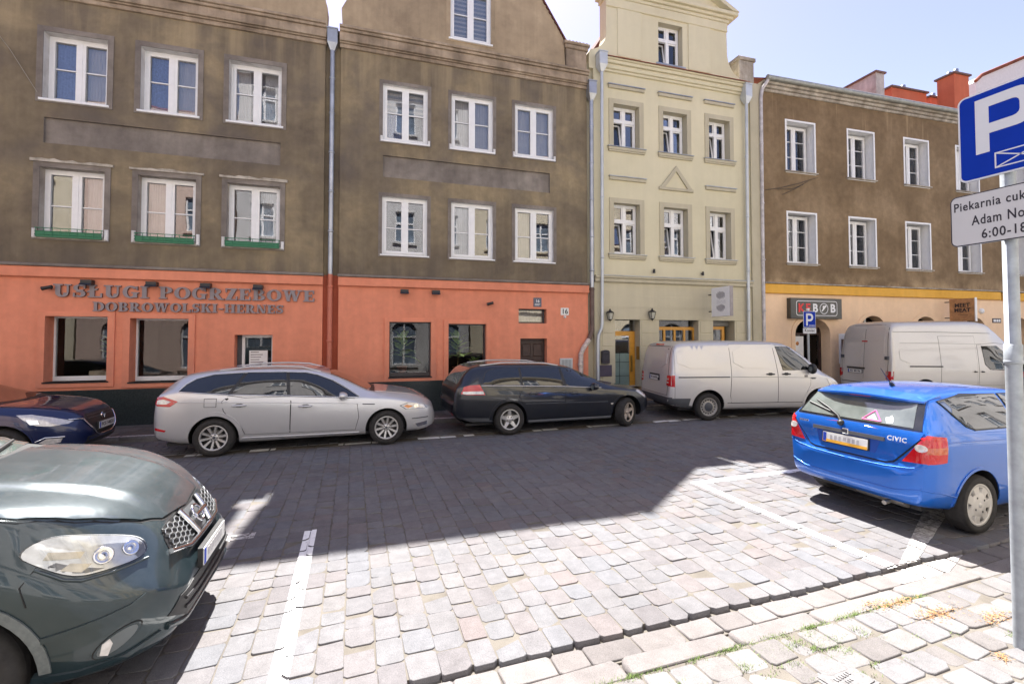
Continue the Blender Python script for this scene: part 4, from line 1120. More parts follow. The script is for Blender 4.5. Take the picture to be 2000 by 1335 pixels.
for x, z, lb in ((2.22, 4.07, 'small dark wall fitting under the left first-floor window of the cream house'), (4.0, 4.06, 'small dark wall fitting above the white hanging sign')):
    e = empty('wall_fitting', on(OC, a3, x, -.0, z), -a3, lb, 'lamp'); MB().tube([(0, 0, 0), (0, -.06, 0)], .016, 8).build('base', [BLACKM], e); MB().tube([(0, -.07, .06), (0, -.06, -.06)], [.03, .042], 10).build('lamp_head', [BLACKM], e)
# white projecting sign on C, its face turned up the street
e = empty('hanging_sign', on(OC, a3, 4.20, 0, 0), -a3, 'white square shop sign projecting from the cream house with grey zigzag feather marks', 'shop sign')
MB().bev(-.0, .12, -.98, -.20, 2.68, 3.58, .008).build('sign_box', [WHITE], e)
MB().box(.004, .118, -.996, -.981, 2.675, 3.585).build('edge_band', [simple('sign_edge_grey', (.30, .27, .27), .5)], e)
mk = MB(); rg = random.Random(2)
SG = simple('sign_mark_grey', (.26, .24, .24), .6)
for cz, up in ((3.30, 1), (2.95, -1)):
    for i in range(7):
        yy = -.78 + i * .052; hh = .04 + .16 * math.sin((i + 1) / 8 * math.pi) + rg.uniform(-.02, .02)
        for s_ in range(3): mk.box(-.003, -.0005, yy + s_ * .017, yy + s_ * .017 + .008, cz - (hh * .5 if up > 0 else hh * .7) + s_ * .02, cz + (hh * .7 if up > 0 else hh * .4) + s_ * .012)
mk.build('zigzag_mark', [SG], e)
pl_ = MB()
for yy, z0, z1 in ((-.46, 3.06, 3.22), (-.51, 3.06, 3.19), (-.57, 3.06, 3.15), (-.57, 3.18, 3.20), (-.62, 3.06, 3.16), (-.68, 3.06, 3.16), (-.75, 3.06, 3.16), (-.80, 3.06, 3.15)): pl_.box(-.0022, -.0005, yy, yy + .013, z0, z1)
for yy, z0 in ((-.68, 3.06), (-.68, 3.148), (-.80, 3.15)): pl_.box(-.0022, -.0005, yy, yy + .05, z0, z0 + .012)
pl_.build('faint_print', [simple('sign_text_grey', (.52, .52, .55), .6)], e)
br = MB(); [br.tube([(.06, 0, z), (.06, -.22, z)], .018, 8) for z in (2.85, 3.38)]; br.build('bracket', [BLACKM], e)

# ---------------- house D, long warm brown house with peach ground floor
D = empty('town_house', OD, -a4, 'long warm brown house with peach ground floor and mustard band', 'house', 'town houses across the street')
XD0, XD1 = .52, 38.0
nd = 13
dw = [(1.56 + 2.745 * i, 2.84 + 2.745 * i) for i in range(nd)]
UZ, LZ = (7.70, 9.51), (4.52, 6.33)
MB().plate(rect(XD0, XD1, 3.84, 10.40), [rect(a, b, *UZ) for a, b in dw] + [rect(a, b, *LZ) for a, b in dw], 0, .45, 0, 1).build('wall', [BROWN_D, simple('bright_white_reveal', (.80, .80, .80), .7, vary=.05)], D)
for i, (a, b) in enumerate(dw):
    for z0, z1 in (UZ, LZ):
        w = window(D, a + .06, b - .06, z0 + .05, z1 - .06, 'three', .30, inside=[('net', .05, .45)] if (i + int(z0)) % 2 else [('net', .55, .95), ('net', .05, .3)])
        s = MB(); s.plate(rect(-.08, b - a - .04, -.07, z1 - z0 - .03), [rect(-.02, b - a - .10, -.02, z1 - z0 - .09)], -.315, -.30); s.build('surround', [WHITE], w)
        MB().bev(-.12, b - a + .0, -.38, 0, -.05, -.01, .008).build('sill', [WORN], w)
m = MB()
for y0, za, zb in ((-.06, 0, .10), (-.12, .10, .2), (-.20, .2, .30)): m.bev(XD0, XD1, y0, .3, 10.36 + za, 10.36 + zb, .02)
m.build('cornice', [WORN], D)
m = MB().tube([(XD0 + .05, -.27, 10.70), (XD1, -.27, 10.70)], .085, 12); m.build('gutter_pipe', [simple('weathered_gutter', (.33, .34, .31), .5, .4, vary=.2)], D)
rf = MB(); rf.add([(XD0, -.25, 10.68), (XD1, -.25, 10.68), (XD1, 5, 13.7), (XD0, 5, 13.7), (XD0, 10, 10.68), (XD1, 10, 10.68)], [(0, 1, 2, 3), (3, 2, 5, 4), (0, 3, 4), (1, 5, 2), (0, 4, 5, 1)])
rf = rf.build('roof', [TILE], D)
shell(D, XD0, XD1, 8.5, (3.5, 6.9, 10.0), 10.3)
downpipe(D, [(.62, -.25, 10.62), (.50, -.12, 10.35), (.46, -.10, 10.1), (.46, -.08, 5.0), (.46, -.08, .1)], .055, simple('pale_downpipe', (.50, .47, .47), .5, .1, vary=.25), [(.46, -.09, z) for z in (8.5, 6.5, 4.6, 2.9)])
# ground floor
ar = [arch(1.82, 3.34, .0601, 2.15, 2.68)] + [arch(4.72 + 2.62 * i, 5.96 + 2.62 * i, .9, 2.25, 2.80) for i in range(12)]
MB().plate(rect(XD0, XD1, .06, 3.50), ar, -.0, .5, 0, 0).build('shop_wall', [PEACH], D)
for i, h_ in enumerate(ar):
    x0, x1 = h_[0][0], h_[1][0]
    o = [(x, z) for x, z in arch(x0 - .16, x1 + .16, .062 if i == 0 else .9, h_[2][1], (2.68 if i == 0 else 2.80) + .16)]
    m = MB(); m.plate(o, [[(x, z) if k_ > 1 else (x, z + .001) for k_, (x, z) in enumerate(h_)]], -.02, 0); m.build('arch_surround', [PEACH], D)
    if i:
        f = MB(); f.box(0, .06, 0, .06, 0, 1.35); f.box(x1 - x0 - .06, x1 - x0, 0, .06, 0, 1.35); f.box((x1 - x0) / 2 - .03, (x1 - x0) / 2 + .03, 0, .06, 0, 1.8); f.box(.06, x1 - x0 - .06, .001, .06, 1.3, 1.36)
        wo = f.build('window', [PVC], D, (x0, .28, .9)); MB().box(0, x1 - x0, .03, .04, 0, 1.9).build('pane', [SHOPG], wo)
d = MB(); d.box(0, .08, 0, .08, 0, 2.6); d.box(1.44, 1.52, 0, .08, 0, 2.6); d.box(.08, 1.44, .0, .06, 2.05, 2.12); d.box(.20, .26, .0, .06, 0, 2.05)
do = d.build('door', [WOODD], D, (1.82, .34, .06))
MB().box(.30, .72, -.01, .02, .2, 2.0).build('white_panel', [WHITE], do)
m = MB(); m.lathe([(0, -.003), (.07, -.003), (.07, 0)], 14, 'y', (.45, -.01, 1.75)); m.build('round_sticker', [simple('orange_sticker', (.55, .22, .05), .5)], do)
MB().box(.08, 1.44, .05, .06, 0, 2.05).build('glass', [SHOPG], do)
m = MB(); m.bev(XD0, 12.0, -.10, 0, 3.50, 3.82, .02); m.build('mustard_band', [MUST], D)
m = MB(); m.bev(12.12, XD1, -.10, 0, 3.48, 3.80, .02); m.build('mustard_band', [MUST], D)
m = MB(); m.bev(XD0, XD1, -.14, 0, 3.822, 3.87, .012); m.build('band_flashing', [WORN], D)
# chimneys, dormer and roof lights
def chimney(x, y, z0, z1, w, dpt, mat, slope=0):
    m = MB(); h = z1 - z0
    m.add([(x, y, z0), (x + w, y, z0), (x + w, y + dpt, z0), (x, y + dpt, z0), (x, y, z1), (x + w, y, z1), (x + w, y + dpt, z1), (x, y + dpt, z1)], [(0, 1, 5, 4), (1, 2, 6, 5), (2, 3, 7, 6), (3, 0, 4, 7), (4, 5, 6, 7)])
    c = m.build('chimney', [mat], D)
    MB().box(x - .08, x + w + .08, y - .08, y + dpt + .08, z1, z1 + .08).build('chimney_cap', [simple('chimney_cap_brown', (.16, .10, .08), .8)], c)
    for k_ in range(2): MB().lathe([(.10, 0), (.10, .3), (.08, .32)], 10, 'z', (x + w * .5, y + dpt * (.3 + .4 * k_), z1 + .08)).build('chimney_pot', [ZINC], c)
    return c
mm = MB(); x0, x1 = 7.40, 7.85
mm.add([(x0, 1.2, 10.8), (x1, 1.2, 10.8), (x1, 6.5, 11), (x0, 6.5, 11), (x0, 1.2, 12.72), (x1, 1.2, 12.72), (x1, 6.5, 12.72), (x0, 6.5, 12.72)], [(0, 1, 5, 4), (1, 2, 6, 5), (2, 3, 7, 6), (3, 0, 4, 7), (4, 5, 6, 7)])
cw = mm.build('parapet_wall', [CHW], D)
m = MB(); m.prism([(x0 - .06, 0), (x1 + .06, 0), (x1 + .06, .07), (x0 - .06, .07)], 1.14, 6.55); m.v = [(a, b, c + 12.72) for a, b, c in m.v]; m.build('coping', [simple('chimney_cap_brown', (.16, .10, .08), .8)], cw)
chimney(14.25, 2.6, 11.6, 14.5, 1.0, .7, REDP)
chimney(11.7, 3.6, 11.9, 14.0, 2.3, .9, REDP)  # stands for the red-orange dormer, built and named as a chimney
chimney(15.2, 4.2, 12.2, 14.3, 1.2, .8, REDP)
for x in (11.6, 13.2):
    m = MB(); m.box(0, 1.2, -.06, .06, 0, 1.1); ro = m.build('roof_light', [simple('roof_light_frame', (.45, .30, .25), .5)], D, (x, 2.6, 12.42), (R(-60), 0, 0)); MB().box(.12, 1.08, -.075, -.061, .1, 1.0).build('pane', [CARGP], ro)
# tall pale roof behind, at the right edge
e = empty('rear_building', on(OD, a4, 18.6, 4.2, 0), -a4, 'pale house with a steep verge rising behind the blue parking sign', 'building')
m = MB(); m.prism([(0, 8), (14, 8), (14, 22.0), (0.4, 15.95), (0, 15.6)], 0, 5); m.build('wall', [simple('pale_render', (.72, .69, .66), .6, vary=.06)], e)
m = MB(); m.tube([(-.1, -.05, 15.6), (.4, -.05, 16.0), (14, -.05, 22.05)], .09, 8); m.build('verge', [TILE], e)
# kebab sign: dark board with a white outline
e = empty('shop_sign', on(OD, a4, 0, 0, 0), -a4, 'dark olive KEBAB shop board with white rounded outline above the arched door', 'shop sign')
MB().bev(1.50, 3.72, -.16, 0, 2.66, 3.36, .012).build('board', [simple('sign_olive', (.062, .058, .045), .3, vary=.25, scale=3)], e)
o = rrect(1.72, 3.50, 2.76, 3.27, .09); i_ = rrect(1.74, 3.48, 2.78, 3.25, .075)
m = MB()
for q in range(len(o)): m.add([(o[q][0], -.163, o[q][1]), (o[(q + 1) % len(o)][0], -.163, o[(q + 1) % len(o)][1]), (i_[(q + 1) % len(o)][0], -.163, i_[(q + 1) % len(o)][1]), (i_[q][0], -.163, i_[q][1])], [(0, 1, 2, 3)])
m.build('outline', [WHITE], e)
link('letter', text_mesh('K', .40, .004, simple('sign_red', (.70, .035, .03), .5), .012), e, (1.93, -.166, 3.01))
link('letter', text_mesh('E', .40, .004, simple('sign_red', (.70, .035, .03), .5), .012), e, (2.22, -.166, 3.01))
link('letter', text_mesh('B', .40, .004, WHITE, .012), e, (2.53, -.166, 3.01))
link('letter', text_mesh('B', .40, .004, WHITE, .012), e, (3.30, -.166, 3.01))
m = MB(); m.lathe([(.165, -.168), (.185, -.168), (.185, -.163), (.165, -.163)], 28, 'y', (2.91, 0, 3.01), closed=True, smooth=False)
m.prism([(2.80, 2.93), (2.84, 2.91), (3.02, 3.09), (3.0, 3.13), (2.97, 3.12)], -.168, -.163); m.prism([(2.86, 3.10), (2.95, 3.12), (2.86, 3.0)], -.1675, -.163); m.build('round_emblem', [WHITE], e)
# wooden projecting sign
e = empty('hanging_sign', on(OD, a4, 8.94, 0, 0), -a4, 'brown wooden square sign reading MEET MEAT projecting above the pale van', 'shop sign')
MB().bev(0, .10, -.95, -.18, 2.62, 3.45, .01).build('sign_board', [simple('sign_wood', (.42, .22, .10), .6, vary=.3, scale=7)], e)
MB().box(0.004, .098, -.975, -.951, 2.6, 3.47).build('edge_band', [WHITE], e)
for t_, z in (('MEET', 3.20), ('MEAT', 3.02)):
    tm = text_mesh(t_, .19, .001, INK, .008, 1.05); tm.transform(Matrix.Rotation(R(-90), 4, 'Z')); link('lettering', tm, e, (-.003, -.58, z))
m = MB(); m.box(-.003, -.0005, -.75, -.52, 2.84, 2.855); m.box(-.003, -.0005, -.72, -.55, 2.78, 2.79); m.build('small_print', [INK], e)
br = MB(); [br.tube([(.05, 0, z), (.05, -.2, z)], .016, 8) for z in (2.75, 3.35)]; br.build('bracket', [BLACKM], e)
e = empty('house_number_plate', on(OD, a4, 11.85, -.0, 2.68), -a4, 'small dark number plate low on the peach wall beside the pole', 'number plate')
MB().bev(-.25, .25, -.015, 0, -.09, .09, .005).build('plate', [simple('plate_dark', (.03, .02, .025), .5)], e)
m = MB()
for a_, b_ in ((-.20, -.06), (-.03, .08), (.11, .20)): m.box(a_, b_, -.018, -.015, -.05, .05)
m.build('print', [WHITE], e)
e = empty('wall_lamp', on(OD, a4, 10.95, -.0, 3.05), -a4, 'small round white lamp on the peach wall right of the wooden sign', 'lamp')
MB().lathe([(0, -.09), (.09, -.08), (.11, -.03), (.11, 0)], 16, 'y').build('bowl', [WHITE], e)
e = empty('menu_case', on(OD, a4, 3.95, 0, 1.6), -a4, 'white framed menu case on the peach wall behind the tall van', 'display case')
MB().bev(-.22, .22, -.05, 0, -.5, .55, .01).build('frame', [WHITE], e); MB().box(-.16, .16, -.056, -.051, -.42, .36).build('poster', [simple('poster_dark', (.10, .07, .06), .4, vary=.4, scale=12)], e)
# old cables on house D and A
e = empty('wall_cable', on(OD, a4, 1.25, -.06, 7.1), -a4, 'thin black cables strung below the first upper window of the warm brown house', 'cable')
m = MB(); m.tube([(-.6, .05, -.12), (.0, 0, .0), (.75, -.02, .20), (1.2, .03, .36), (1.7, .06, .52)], .008, 5); m.tube([(.1, .03, -.22), (.6, 0, 0), (1.2, .02, .33)], .008, 5); m.tube([(-.1, .03, -.05), (.5, 0, .0), (1.0, .02, .2)], .008, 5)
m.build('cable', [BLACKM], e)
e = empty('wall_cable', on(O1, a2, -6.75, -.03, 7.4), -a2, 'thin pale diagonal cable at the top of the orange shop house', 'cable')
MB().tube([(-1.2, 0, 2.2), (-.2, 0, .75), (.28, 0, -.1)], .006, 5).build('cable', [simple('pale_cable', (.30, .27, .22), .7)], e)
# ------------------------------------------------------------------ vehicles (local x: tail -> nose, y: left, z: up)
def pchip(keys, x):
    n = len(keys)
    if x <= keys[0][0]: return keys[0][1]
    if x >= keys[-1][0]: return keys[-1][1]
    i = 0
    while keys[i + 1][0] < x: i += 1
    def slope(j):
        if j <= 0: return (keys[1][1] - keys[0][1]) / (keys[1][0] - keys[0][0])
        if j >= n - 1: return (keys[-1][1] - keys[-2][1]) / (keys[-1][0] - keys[-2][0])
        a = (keys[j][1] - keys[j - 1][1]) / (keys[j][0] - keys[j - 1][0]); b = (keys[j + 1][1] - keys[j][1]) / (keys[j + 1][0] - keys[j][0])
        return 0 if a * b <= 0 else 2 * a * b / (a + b)
    (x0, y0), (x1, y1) = keys[i], keys[i + 1]; h = x1 - x0; t = (x - x0) / h
    m0, m1 = slope(i) * h, slope(i + 1) * h
    return (2 * t**3 - 3 * t**2 + 1) * y0 + (t**3 - 2 * t**2 + t) * m0 + (-2 * t**3 + 3 * t**2) * y1 + (t**3 - t**2) * m1

def section(zl, w, zs, zt, wt, box=0.0):
    zt = max(zt, zs + .012); h = zt - zs; d = zs - zl
    e = (wt, zs + .90 * h); b = (.958 * w + box * .03 * w, zs)
    L = lambda t, q: (b[0] + (e[0] - b[0]) * t + q * min(h, .5), b[1] + (e[1] - b[1]) * t)
    return [(0, zl), (.55 * w, zl), (.86 * w, zl + .004), (.945 * w, zl + min(.05, .12 * d)), (.975 * w, zl + .22 * d), (.992 * w, zl + .45 * d), (w, zl + .68 * d),
            (.994 * w + box * .004, zl + .84 * d), (.980 * w + box * .012, zl + .945 * d), b, L(.25, .022), L(.55, .034), L(.82, .024), (e[0], e[1]), (.90 * wt, zs + .962 * h), (.62 * wt, zs + .99 * h), (.3 * wt, zt), (0, zt + .002)]

class Car:
    def __init__(s, name, loc, rz, label, paintm, spec, cat='car', group=None):
        s.root = empty(name, loc, rz, label, cat, group); s.paint = paintm; s.spec = spec; s.L = spec['L']
        s.box = spec.get('box', 0)
        K = {k_: sorted(spec[k_]) for k_ in ('zl', 'w', 'zs', 'zt', 'wt')}; s.K = K
        xs = sorted({round(p[0], 4) for k_ in K.values() for p in k_} | {0, s.L})
        out = [xs[0]]
        for a, b in zip(xs[:-1], xs[1:]):
            ev = lambda q: [pchip(K[k_], q) for k_ in ('w', 'zs', 'zt')]
            A_, B_ = ev(a), ev(b); n = max(1, math.ceil((b - a) / .09), math.ceil(max(abs(p - q) for p, q in zip(A_, B_)) / .05))
            out += [a + (b - a) * i / n for i in range(1, n + 1)]
        mb = MB(); rings = []
        for q in out:
            sec = section(*(pchip(K[k_], q) for k_ in ('zl', 'w', 'zs', 'zt', 'wt')), s.box)
            rings.append([(q, -y, z) for y, z in sec] + [(q, y, z) for y, z in reversed(sec[1:-1])])
        n = len(rings[0])
        def capring(rg, dx, sc):
            cz = sum(p[2] for p in rg) / n
            return [(p[0] + dx, p[1] * sc, cz + (p[2] - cz) * sc) for p in rg]
        rings = [capring(rings[0], -.006, .55), capring(rings[0], -.004, .9)] + rings + [capring(rings[-1], .004, .9), capring(rings[-1], .006, .55)]
        vs = [p for rg in rings for p in rg]; fs = []
        for i in range(len(rings) - 1):
            for k_ in range(n):
                fs.append((i * n + k_, i * n + (k_ + 1) % n, (i + 1) * n + (k_ + 1) % n, (i + 1) * n + k_))
        fs.append(tuple(range(n - 1, -1, -1))); fs.append(tuple((len(rings) - 1) * n + k_ for k_ in range(n)))
        mb.add(vs, fs, 0, True)
        me = mb.mesh('body', [paintm, BLACKP])
        tmp = link('body', me); sub = tmp.modifiers.new('s', 'SUBSURF'); sub.levels = 1; sub.render_levels = 1
        dg = bpy.context.evaluated_depsgraph_get(); me2 = bpy.data.meshes.new_from_object(tmp.evaluated_get(dg))
        bpy.data.objects.remove(tmp)
        bm = bmesh.new(); bm.from_mesh(me2); bmesh.ops.recalc_face_normals(bm, faces=bm.faces); bm.to_mesh(me2)
        s.bvh = BVHTree.FromBMesh(bm); bm.free()
        # wheel arches cut out
        body = link('body', me2)
        for (wx, wz, r, hw) in spec['arches']:
            c = MB(); y0 = hw - .36
            for sg_ in (-1, 1):
                cc = MB(); a_ = [(wx + r * math.cos(R(q_)), wz + r * math.sin(R(q_))) for q_ in range(-12, 193, 9)]
                poly = [(wx + r * .985, -.3)] + a_ + [(wx - r * .985, -.3)]
                ya, yb = (-1.6, -y0) if sg_ < 0 else (y0, 1.6)
                cc.prism(poly, ya, yb); c.add(cc.v, cc.f)
            cm = c.mesh('cutter', [BLACKP]); bm = bmesh.new(); bm.from_mesh(cm); bmesh.ops.recalc_face_normals(bm, faces=bm.faces); bm.to_mesh(cm); bm.free()
            co = link('cutter', cm); m = body.modifiers.new('b', 'BOOLEAN'); m.operation = 'DIFFERENCE'; m.solver = 'EXACT'; m.object = co
            try: m.material_mode = 'TRANSFER'
            except Exception: pass
            dg = bpy.context.evaluated_depsgraph_get(); me3 = bpy.data.meshes.new_from_object(body.evaluated_get(dg))
            body.modifiers.clear(); body.data = me3; bpy.data.objects.remove(co)
        me3 = body.data
        bm = bmesh.new(); bm.from_mesh(me3)
        for f in bm.faces: f.smooth = True
        for e in bm.edges:
            e.smooth = not (len(e.link_faces) == 2 and e.calc_face_angle(0) > .7)
        bm.to_mesh(me3); bm.free()
        body.parent = s.root; s.body = body
    def cast(s, view, u, v):
        if view in 'RL':
            sg_ = -1 if view == 'R' else 1; o, d = Vector((u, 3 * sg_, v)), Vector((0, -sg_, 0))
        elif view == 'F': o, d = Vector((s.L + 2, u, v)), Vector((-1, 0, 0))
        elif view == 'B': o, d = Vector((-2, u, v)), Vector((1, 0, 0))
        else: o, d = Vector((u, v, 4)), Vector((0, 0, -1))
        h, nrm, *_ = s.bvh.ray_cast(o, d)
        if h is None or (view in 'RL' and h.y * (-1 if view == 'R' else 1) < .05):
            h, nrm, *_ = s.bvh.find_nearest(o + d * (2.2 if view in 'RL' else 2.05))
        if nrm.dot(d) > 0: nrm = -nrm
        return h, nrm
    def panel(s, name, view, poly, mat, off=.004, parent=None, res=.07, thick=.02, bulge=None, label=None, smooth_poly=0):
        """a piece cut to the outline poly and laid on the body: u,v are x,z (sides), y,z (front, back) or x,y (top)"""
        if smooth_poly:
            for _ in range(smooth_poly):
                q = []
                for i in range(len(poly)):
                    a, b = Vector(poly[i]), Vector(poly[(i + 1) % len(poly)]); q += [tuple(a * .75 + b * .25), tuple(a * .25 + b * .75)]
                poly = q
        bd = []
        for i in range(len(poly)):
            a, b = Vector(poly[i]), Vector(poly[(i + 1) % len(poly)]); n = max(1, int((b - a).length / res))
            bd += [a + (b - a) * k_ / n for k_ in range(n)]
        def inside(p):
            c = False
            for i in range(len(poly)):
                a, b = poly[i], poly[(i + 1) % len(poly)]
                if (a[1] > p[1]) != (b[1] > p[1]) and p[0] < (b[0] - a[0]) * (p[1] - a[1]) / (b[1] - a[1]) + a[0]: c = not c
            return c
        pts = [Vector(p) for p in bd]; nb = len(pts)
        us = [p[0] for p in poly]; vs_ = [p[1] for p in poly]
        u = min(us) + res * .5
        while u < max(us):
            v = min(vs_) + res * .5
            while v < max(vs_):
                if inside((u, v)) and min((Vector((u, v)) - b).length for b in bd) > res * .35: pts.append(Vector((u, v)))
                v += res
            u += res
        vo, eo, fo, *_ = delaunay_2d_cdt(pts, [(i, (i + 1) % nb) for i in range(nb)], [], 1, 1e-5)
        P = []; N = []
        for p in vo:
            h, nrm = s.cast(view, p[0], p[1]); P.append(h); N.append(nrm)
        top = [h + nrm * (off + (bulge(p[0], p[1]) if bulge else 0)) for h, nrm, p in zip(P, N, vo)]
        faces = [list(f) for f in fo if inside((sum(vo[i][0] for i in f) / 3, sum(vo[i][1] for i in f) / 3))]
        out = []
        for f in faces:
            a, b, c = (top[i] for i in f[:3])
            out.append(f if (b - a).cross(c - a).dot(N[f[0]]) > 0 else f[::-1])
        cnt = {}
        for f in out:
            for i in range(len(f)): cnt[(f[i], f[(i + 1) % len(f)])] = 1
        mb = MB(); mb.add(top, out, 0, True)
        for (a, b) in list(cnt):
            if (b, a) not in cnt:
                mb.add([top[a], top[b], P[b] - N[b] * thick, P[a] - N[a] * thick], [(1, 0, 3, 2)])
        o = mb.build(name, [mat], parent or s.root)
        if label: o['label'] = label
        return o
    def both(s, name, poly, mat, off=.004, parents=(None, None), **kw):
        return [s.panel(name, v_, poly, mat, off, p, **kw) for v_, p in zip('RL', parents)]
    def door(s, poly, gap=.010, handle=None, hm=None, off=.005):
        c = Vector((sum(p[0] for p in poly) / len(poly), sum(p[1] for p in poly) / len(poly)))
        n = len(poly)
        big = []
        for i in range(n):
            a, b, d = Vector(poly[i - 1]), Vector(poly[i]), Vector(poly[(i + 1) % n])
            t = ((b - a).normalized() + (d - b).normalized()).normalized(); nn = Vector((t.y, -t.x))
            if nn.dot(b - c) < 0: nn = -nn
            big.append(tuple(b + nn * gap))
        out = []
        for v_ in 'RL':
            d = s.panel('door', v_, poly, s.paint, off, res=.10)
            s.panel('door_gap', v_, big, SEAM, .0015, d, res=.10, thick=.004)
            if handle:
                x0, x1, z = handle
                h, nrm = s.cast(v_, (x0 + x1) / 2, z); sg_ = -1 if v_ == 'R' else 1
                s.panel('handle_recess_shade', v_, [(x0 + .05, z - .03), (x1 - .05, z - .03), (x1 - .04, z + .035), (x0 + .05, z + .035)], SEAM if hm is BLACKP else simple('handle_shadow', (.12, .12, .12), .6), off + .002, d, res=.05, smooth_poly=1)  # dark patch painted as the shade behind the handle
                pts = [s.cast(v_, x0 + (x1 - x0) * q, z) for q in (0, .08, .3, .5, .7, .92, 1)]
                MB().tube([p + nn * (off + (.004 if i in (0, 6) else .028)) for i, (p, nn) in enumerate(pts)], [.012, .016, .018, .018, .018, .016, .012], 8).build('handle', [hm or s.paint], d)
            out.append(d)
        return out
    def windows(s, polys, mat=None, frame=.014, trim=None):
        for poly in polys:
            n = len(poly); c = Vector((sum(p[0] for p in poly) / n, sum(p[1] for p in poly) / n)); big = []
            for i in range(n):
                a, b, d = Vector(poly[i - 1]), Vector(poly[i]), Vector(poly[(i + 1) % n])
                t = ((b - a).normalized() + (d - b).normalized()).normalized(); nn = Vector((t.y, -t.x))
                if nn.dot(b - c) < 0: nn = -nn
                big.append(tuple(b + nn * frame))
            for v_ in 'RL':
                g = s.panel('side_window', v_, poly, mat or CARG, .011, res=.09, thick=.004)
                s.panel('window_seal', v_, big, BLACKP, .0085, g, res=.09, thick=.006)
    def strip(s, name, view, pts, wd, mat, off=.012, parent=None, n=24):
        """a slim strip following the points on the body"""
        P = []
        for a, b in zip(pts[:-1], pts[1:]):
            m = max(1, int((Vector(b) - Vector(a)).length / .07)); P += [Vector(a) + (Vector(b) - Vector(a)) * i / m for i in range(m)]
        P.append(Vector(pts[-1]))
        Q = [s.cast(view, p[0], p[1]) for p in P]
        return MB().tube([h + nn * off * .5 for h, nn in Q], wd / 2, 6).build(name, [mat], parent or s.root)
    def arch_trim(s, wx, wz, r0, r1, mat, a0=-8, a1=188, off=.010):
        for v_ in 'RL':
            po = [(wx + r1 * math.cos(R(a0 + (a1 - a0) * i / 22)), wz + r1 * math.sin(R(a0 + (a1 - a0) * i / 22))) for i in range(23)]
            pi_ = [(wx + r0 * math.cos(R(a0 + (a1 - a0) * i / 22)), wz + r0 * math.sin(R(a0 + (a1 - a0) * i / 22))) for i in range(22, -1, -1)]
            s.panel('wheel_arch', v_, po + pi_, mat, off, res=.06, thick=.03)
    def mirror(s, x, z, mat, sz=(.10, .11, .075)):
        for v_ in 'RL':
            sg_ = -1 if v_ == 'R' else 1
            h, nn = s.cast(v_, x, z)
            c = h + Vector((0, sg_ * .12, .03))
            m = MB(); m.lathe_xyz((c.x, c.y, c.z), sz, 14, 9, 0)
            m.v = [(px_ if px_ > c.x - .045 else c.x - .045, py_, pz_) for px_, py_, pz_ in m.v]
            o = m.build('mirror', [mat], s.root)
            MB().tube([h - Vector((0, sg_ * .03, .0)), c + Vector((.01, -sg_ * .06, -.05))], .026, 8).build('mirror_arm', [BLACKP], o)
            MB().lathe([(0, -.05), (.06, -.05)], 12, 'x', (c.x, c.y, c.z)).build('mirror_glass', [CARGP], o)
    def wheel(s, x, y, r, rim_r, w, style, rimmat, steer=0, n=10, first={}):
        for side in (-1, 1):
            key = (r, rim_r, w, style, rimmat.name, n)
            if key not in first:
                t = MB(); h = w / 2
                t.lathe([(rim_r * .98, -h * .80), (rim_r * 1.05, -h * .98), (r * .80 + rim_r * .2, -h * 1.0), (r * .94, -h * .90), (r * .985, -h * .72), (r, -h * .45), (r, h * .45), (r * .985, h * .72), (r * .94, h * .9), (rim_r * 1.04, h), (rim_r * .95, h * .8)], 40, 'y')
                for q in (-.33, 0, .33):
                    t.lathe([(r * .9995, h * q - .004), (r + .0008, h * q - .003), (r + .0008, h * q + .003), (r * .9995, h * q + .004)], 40, 'y')
                tm = t.mesh('tyre', [RUBBER])
                b = MB(); b.lathe([(rim_r * .97, -h * .82), (rim_r * .94, -h * .55), (rim_r * .93, h * .5)], 36, 'y'); b.lathe([(0, -h * .18), (rim_r * .93, -h * .18)], 36, 'y')
                b.lathe([(.05, -h * .30), (rim_r * .62, -h * .30), (rim_r * .62, -h * .22)], 30, 'y', mi=1)
                bmsh = b.mesh('wheel', [BLACKP, simple('brake_disc', (.16, .15, .14), .5, .5)])
                m = MB(); f = -h * .80
                m.lathe([(rim_r * .90, f + .016), (rim_r * .905, f - .006), (rim_r * 1.02, f - .012), (rim_r * 1.04, f + .004), (rim_r * 1.0, f + .02)], 40, 'y')
                def spoke(a, wi, wo, r0, r1, y0, y1, tw=0.0):
                    ca, sa = math.cos(a), math.sin(a)
                    def P_(rr, uu, yy): return (rr * ca - uu * sa, yy, rr * sa + uu * ca)
                    vs = [P_(r0, -wi, y0), P_(r0, wi, y0), P_(r1, wo + tw, y1), P_(r1, -wo + tw, y1), P_(r0, -wi * 1.3, y0 + .03), P_(r0, wi * 1.3, y0 + .03), P_(r1, wo * 1.3 + tw, y1 + .03), P_(r1, -wo * 1.3 + tw, y1 + .03)]
                    m.add(vs, [(0, 3, 2, 1), (0, 1, 5, 4), (1, 2, 6, 5), (2, 3, 7, 6), (3, 0, 4, 7)])
                if style == 'spokes':
                    for i in range(n):
                        a = 2 * math.pi * i / n + .16; spoke(a, .012, .019, .055, rim_r * .93, f + .028, f + .0)
                    m.lathe([(.0, f + .022), (.03, f + .020), (.07, f + .028), (.075, f + .05)], 20, 'y')
                    for i in range(5):
                        a = 2 * math.pi * i / 5; m.lathe([(0, f + .014), (.010, f + .014), (.011, f + .028)], 8, 'y', (.048 * math.cos(a), 0, .048 * math.sin(a)), 1)
                    m.lathe([(0, f + .012), (.022, f + .014), (.024, f + .026)], 16, 'y', mi=2)
                elif style == 'star':
                    for i in range(n):
                        a = 2 * math.pi * i / n + .33; spoke(a, .040, .024, .06, rim_r * .93, f + .022, f + .0)
                    m.lathe([(0, f + .014), (.07, f + .016), (.09, f + .03)], 20, 'y')
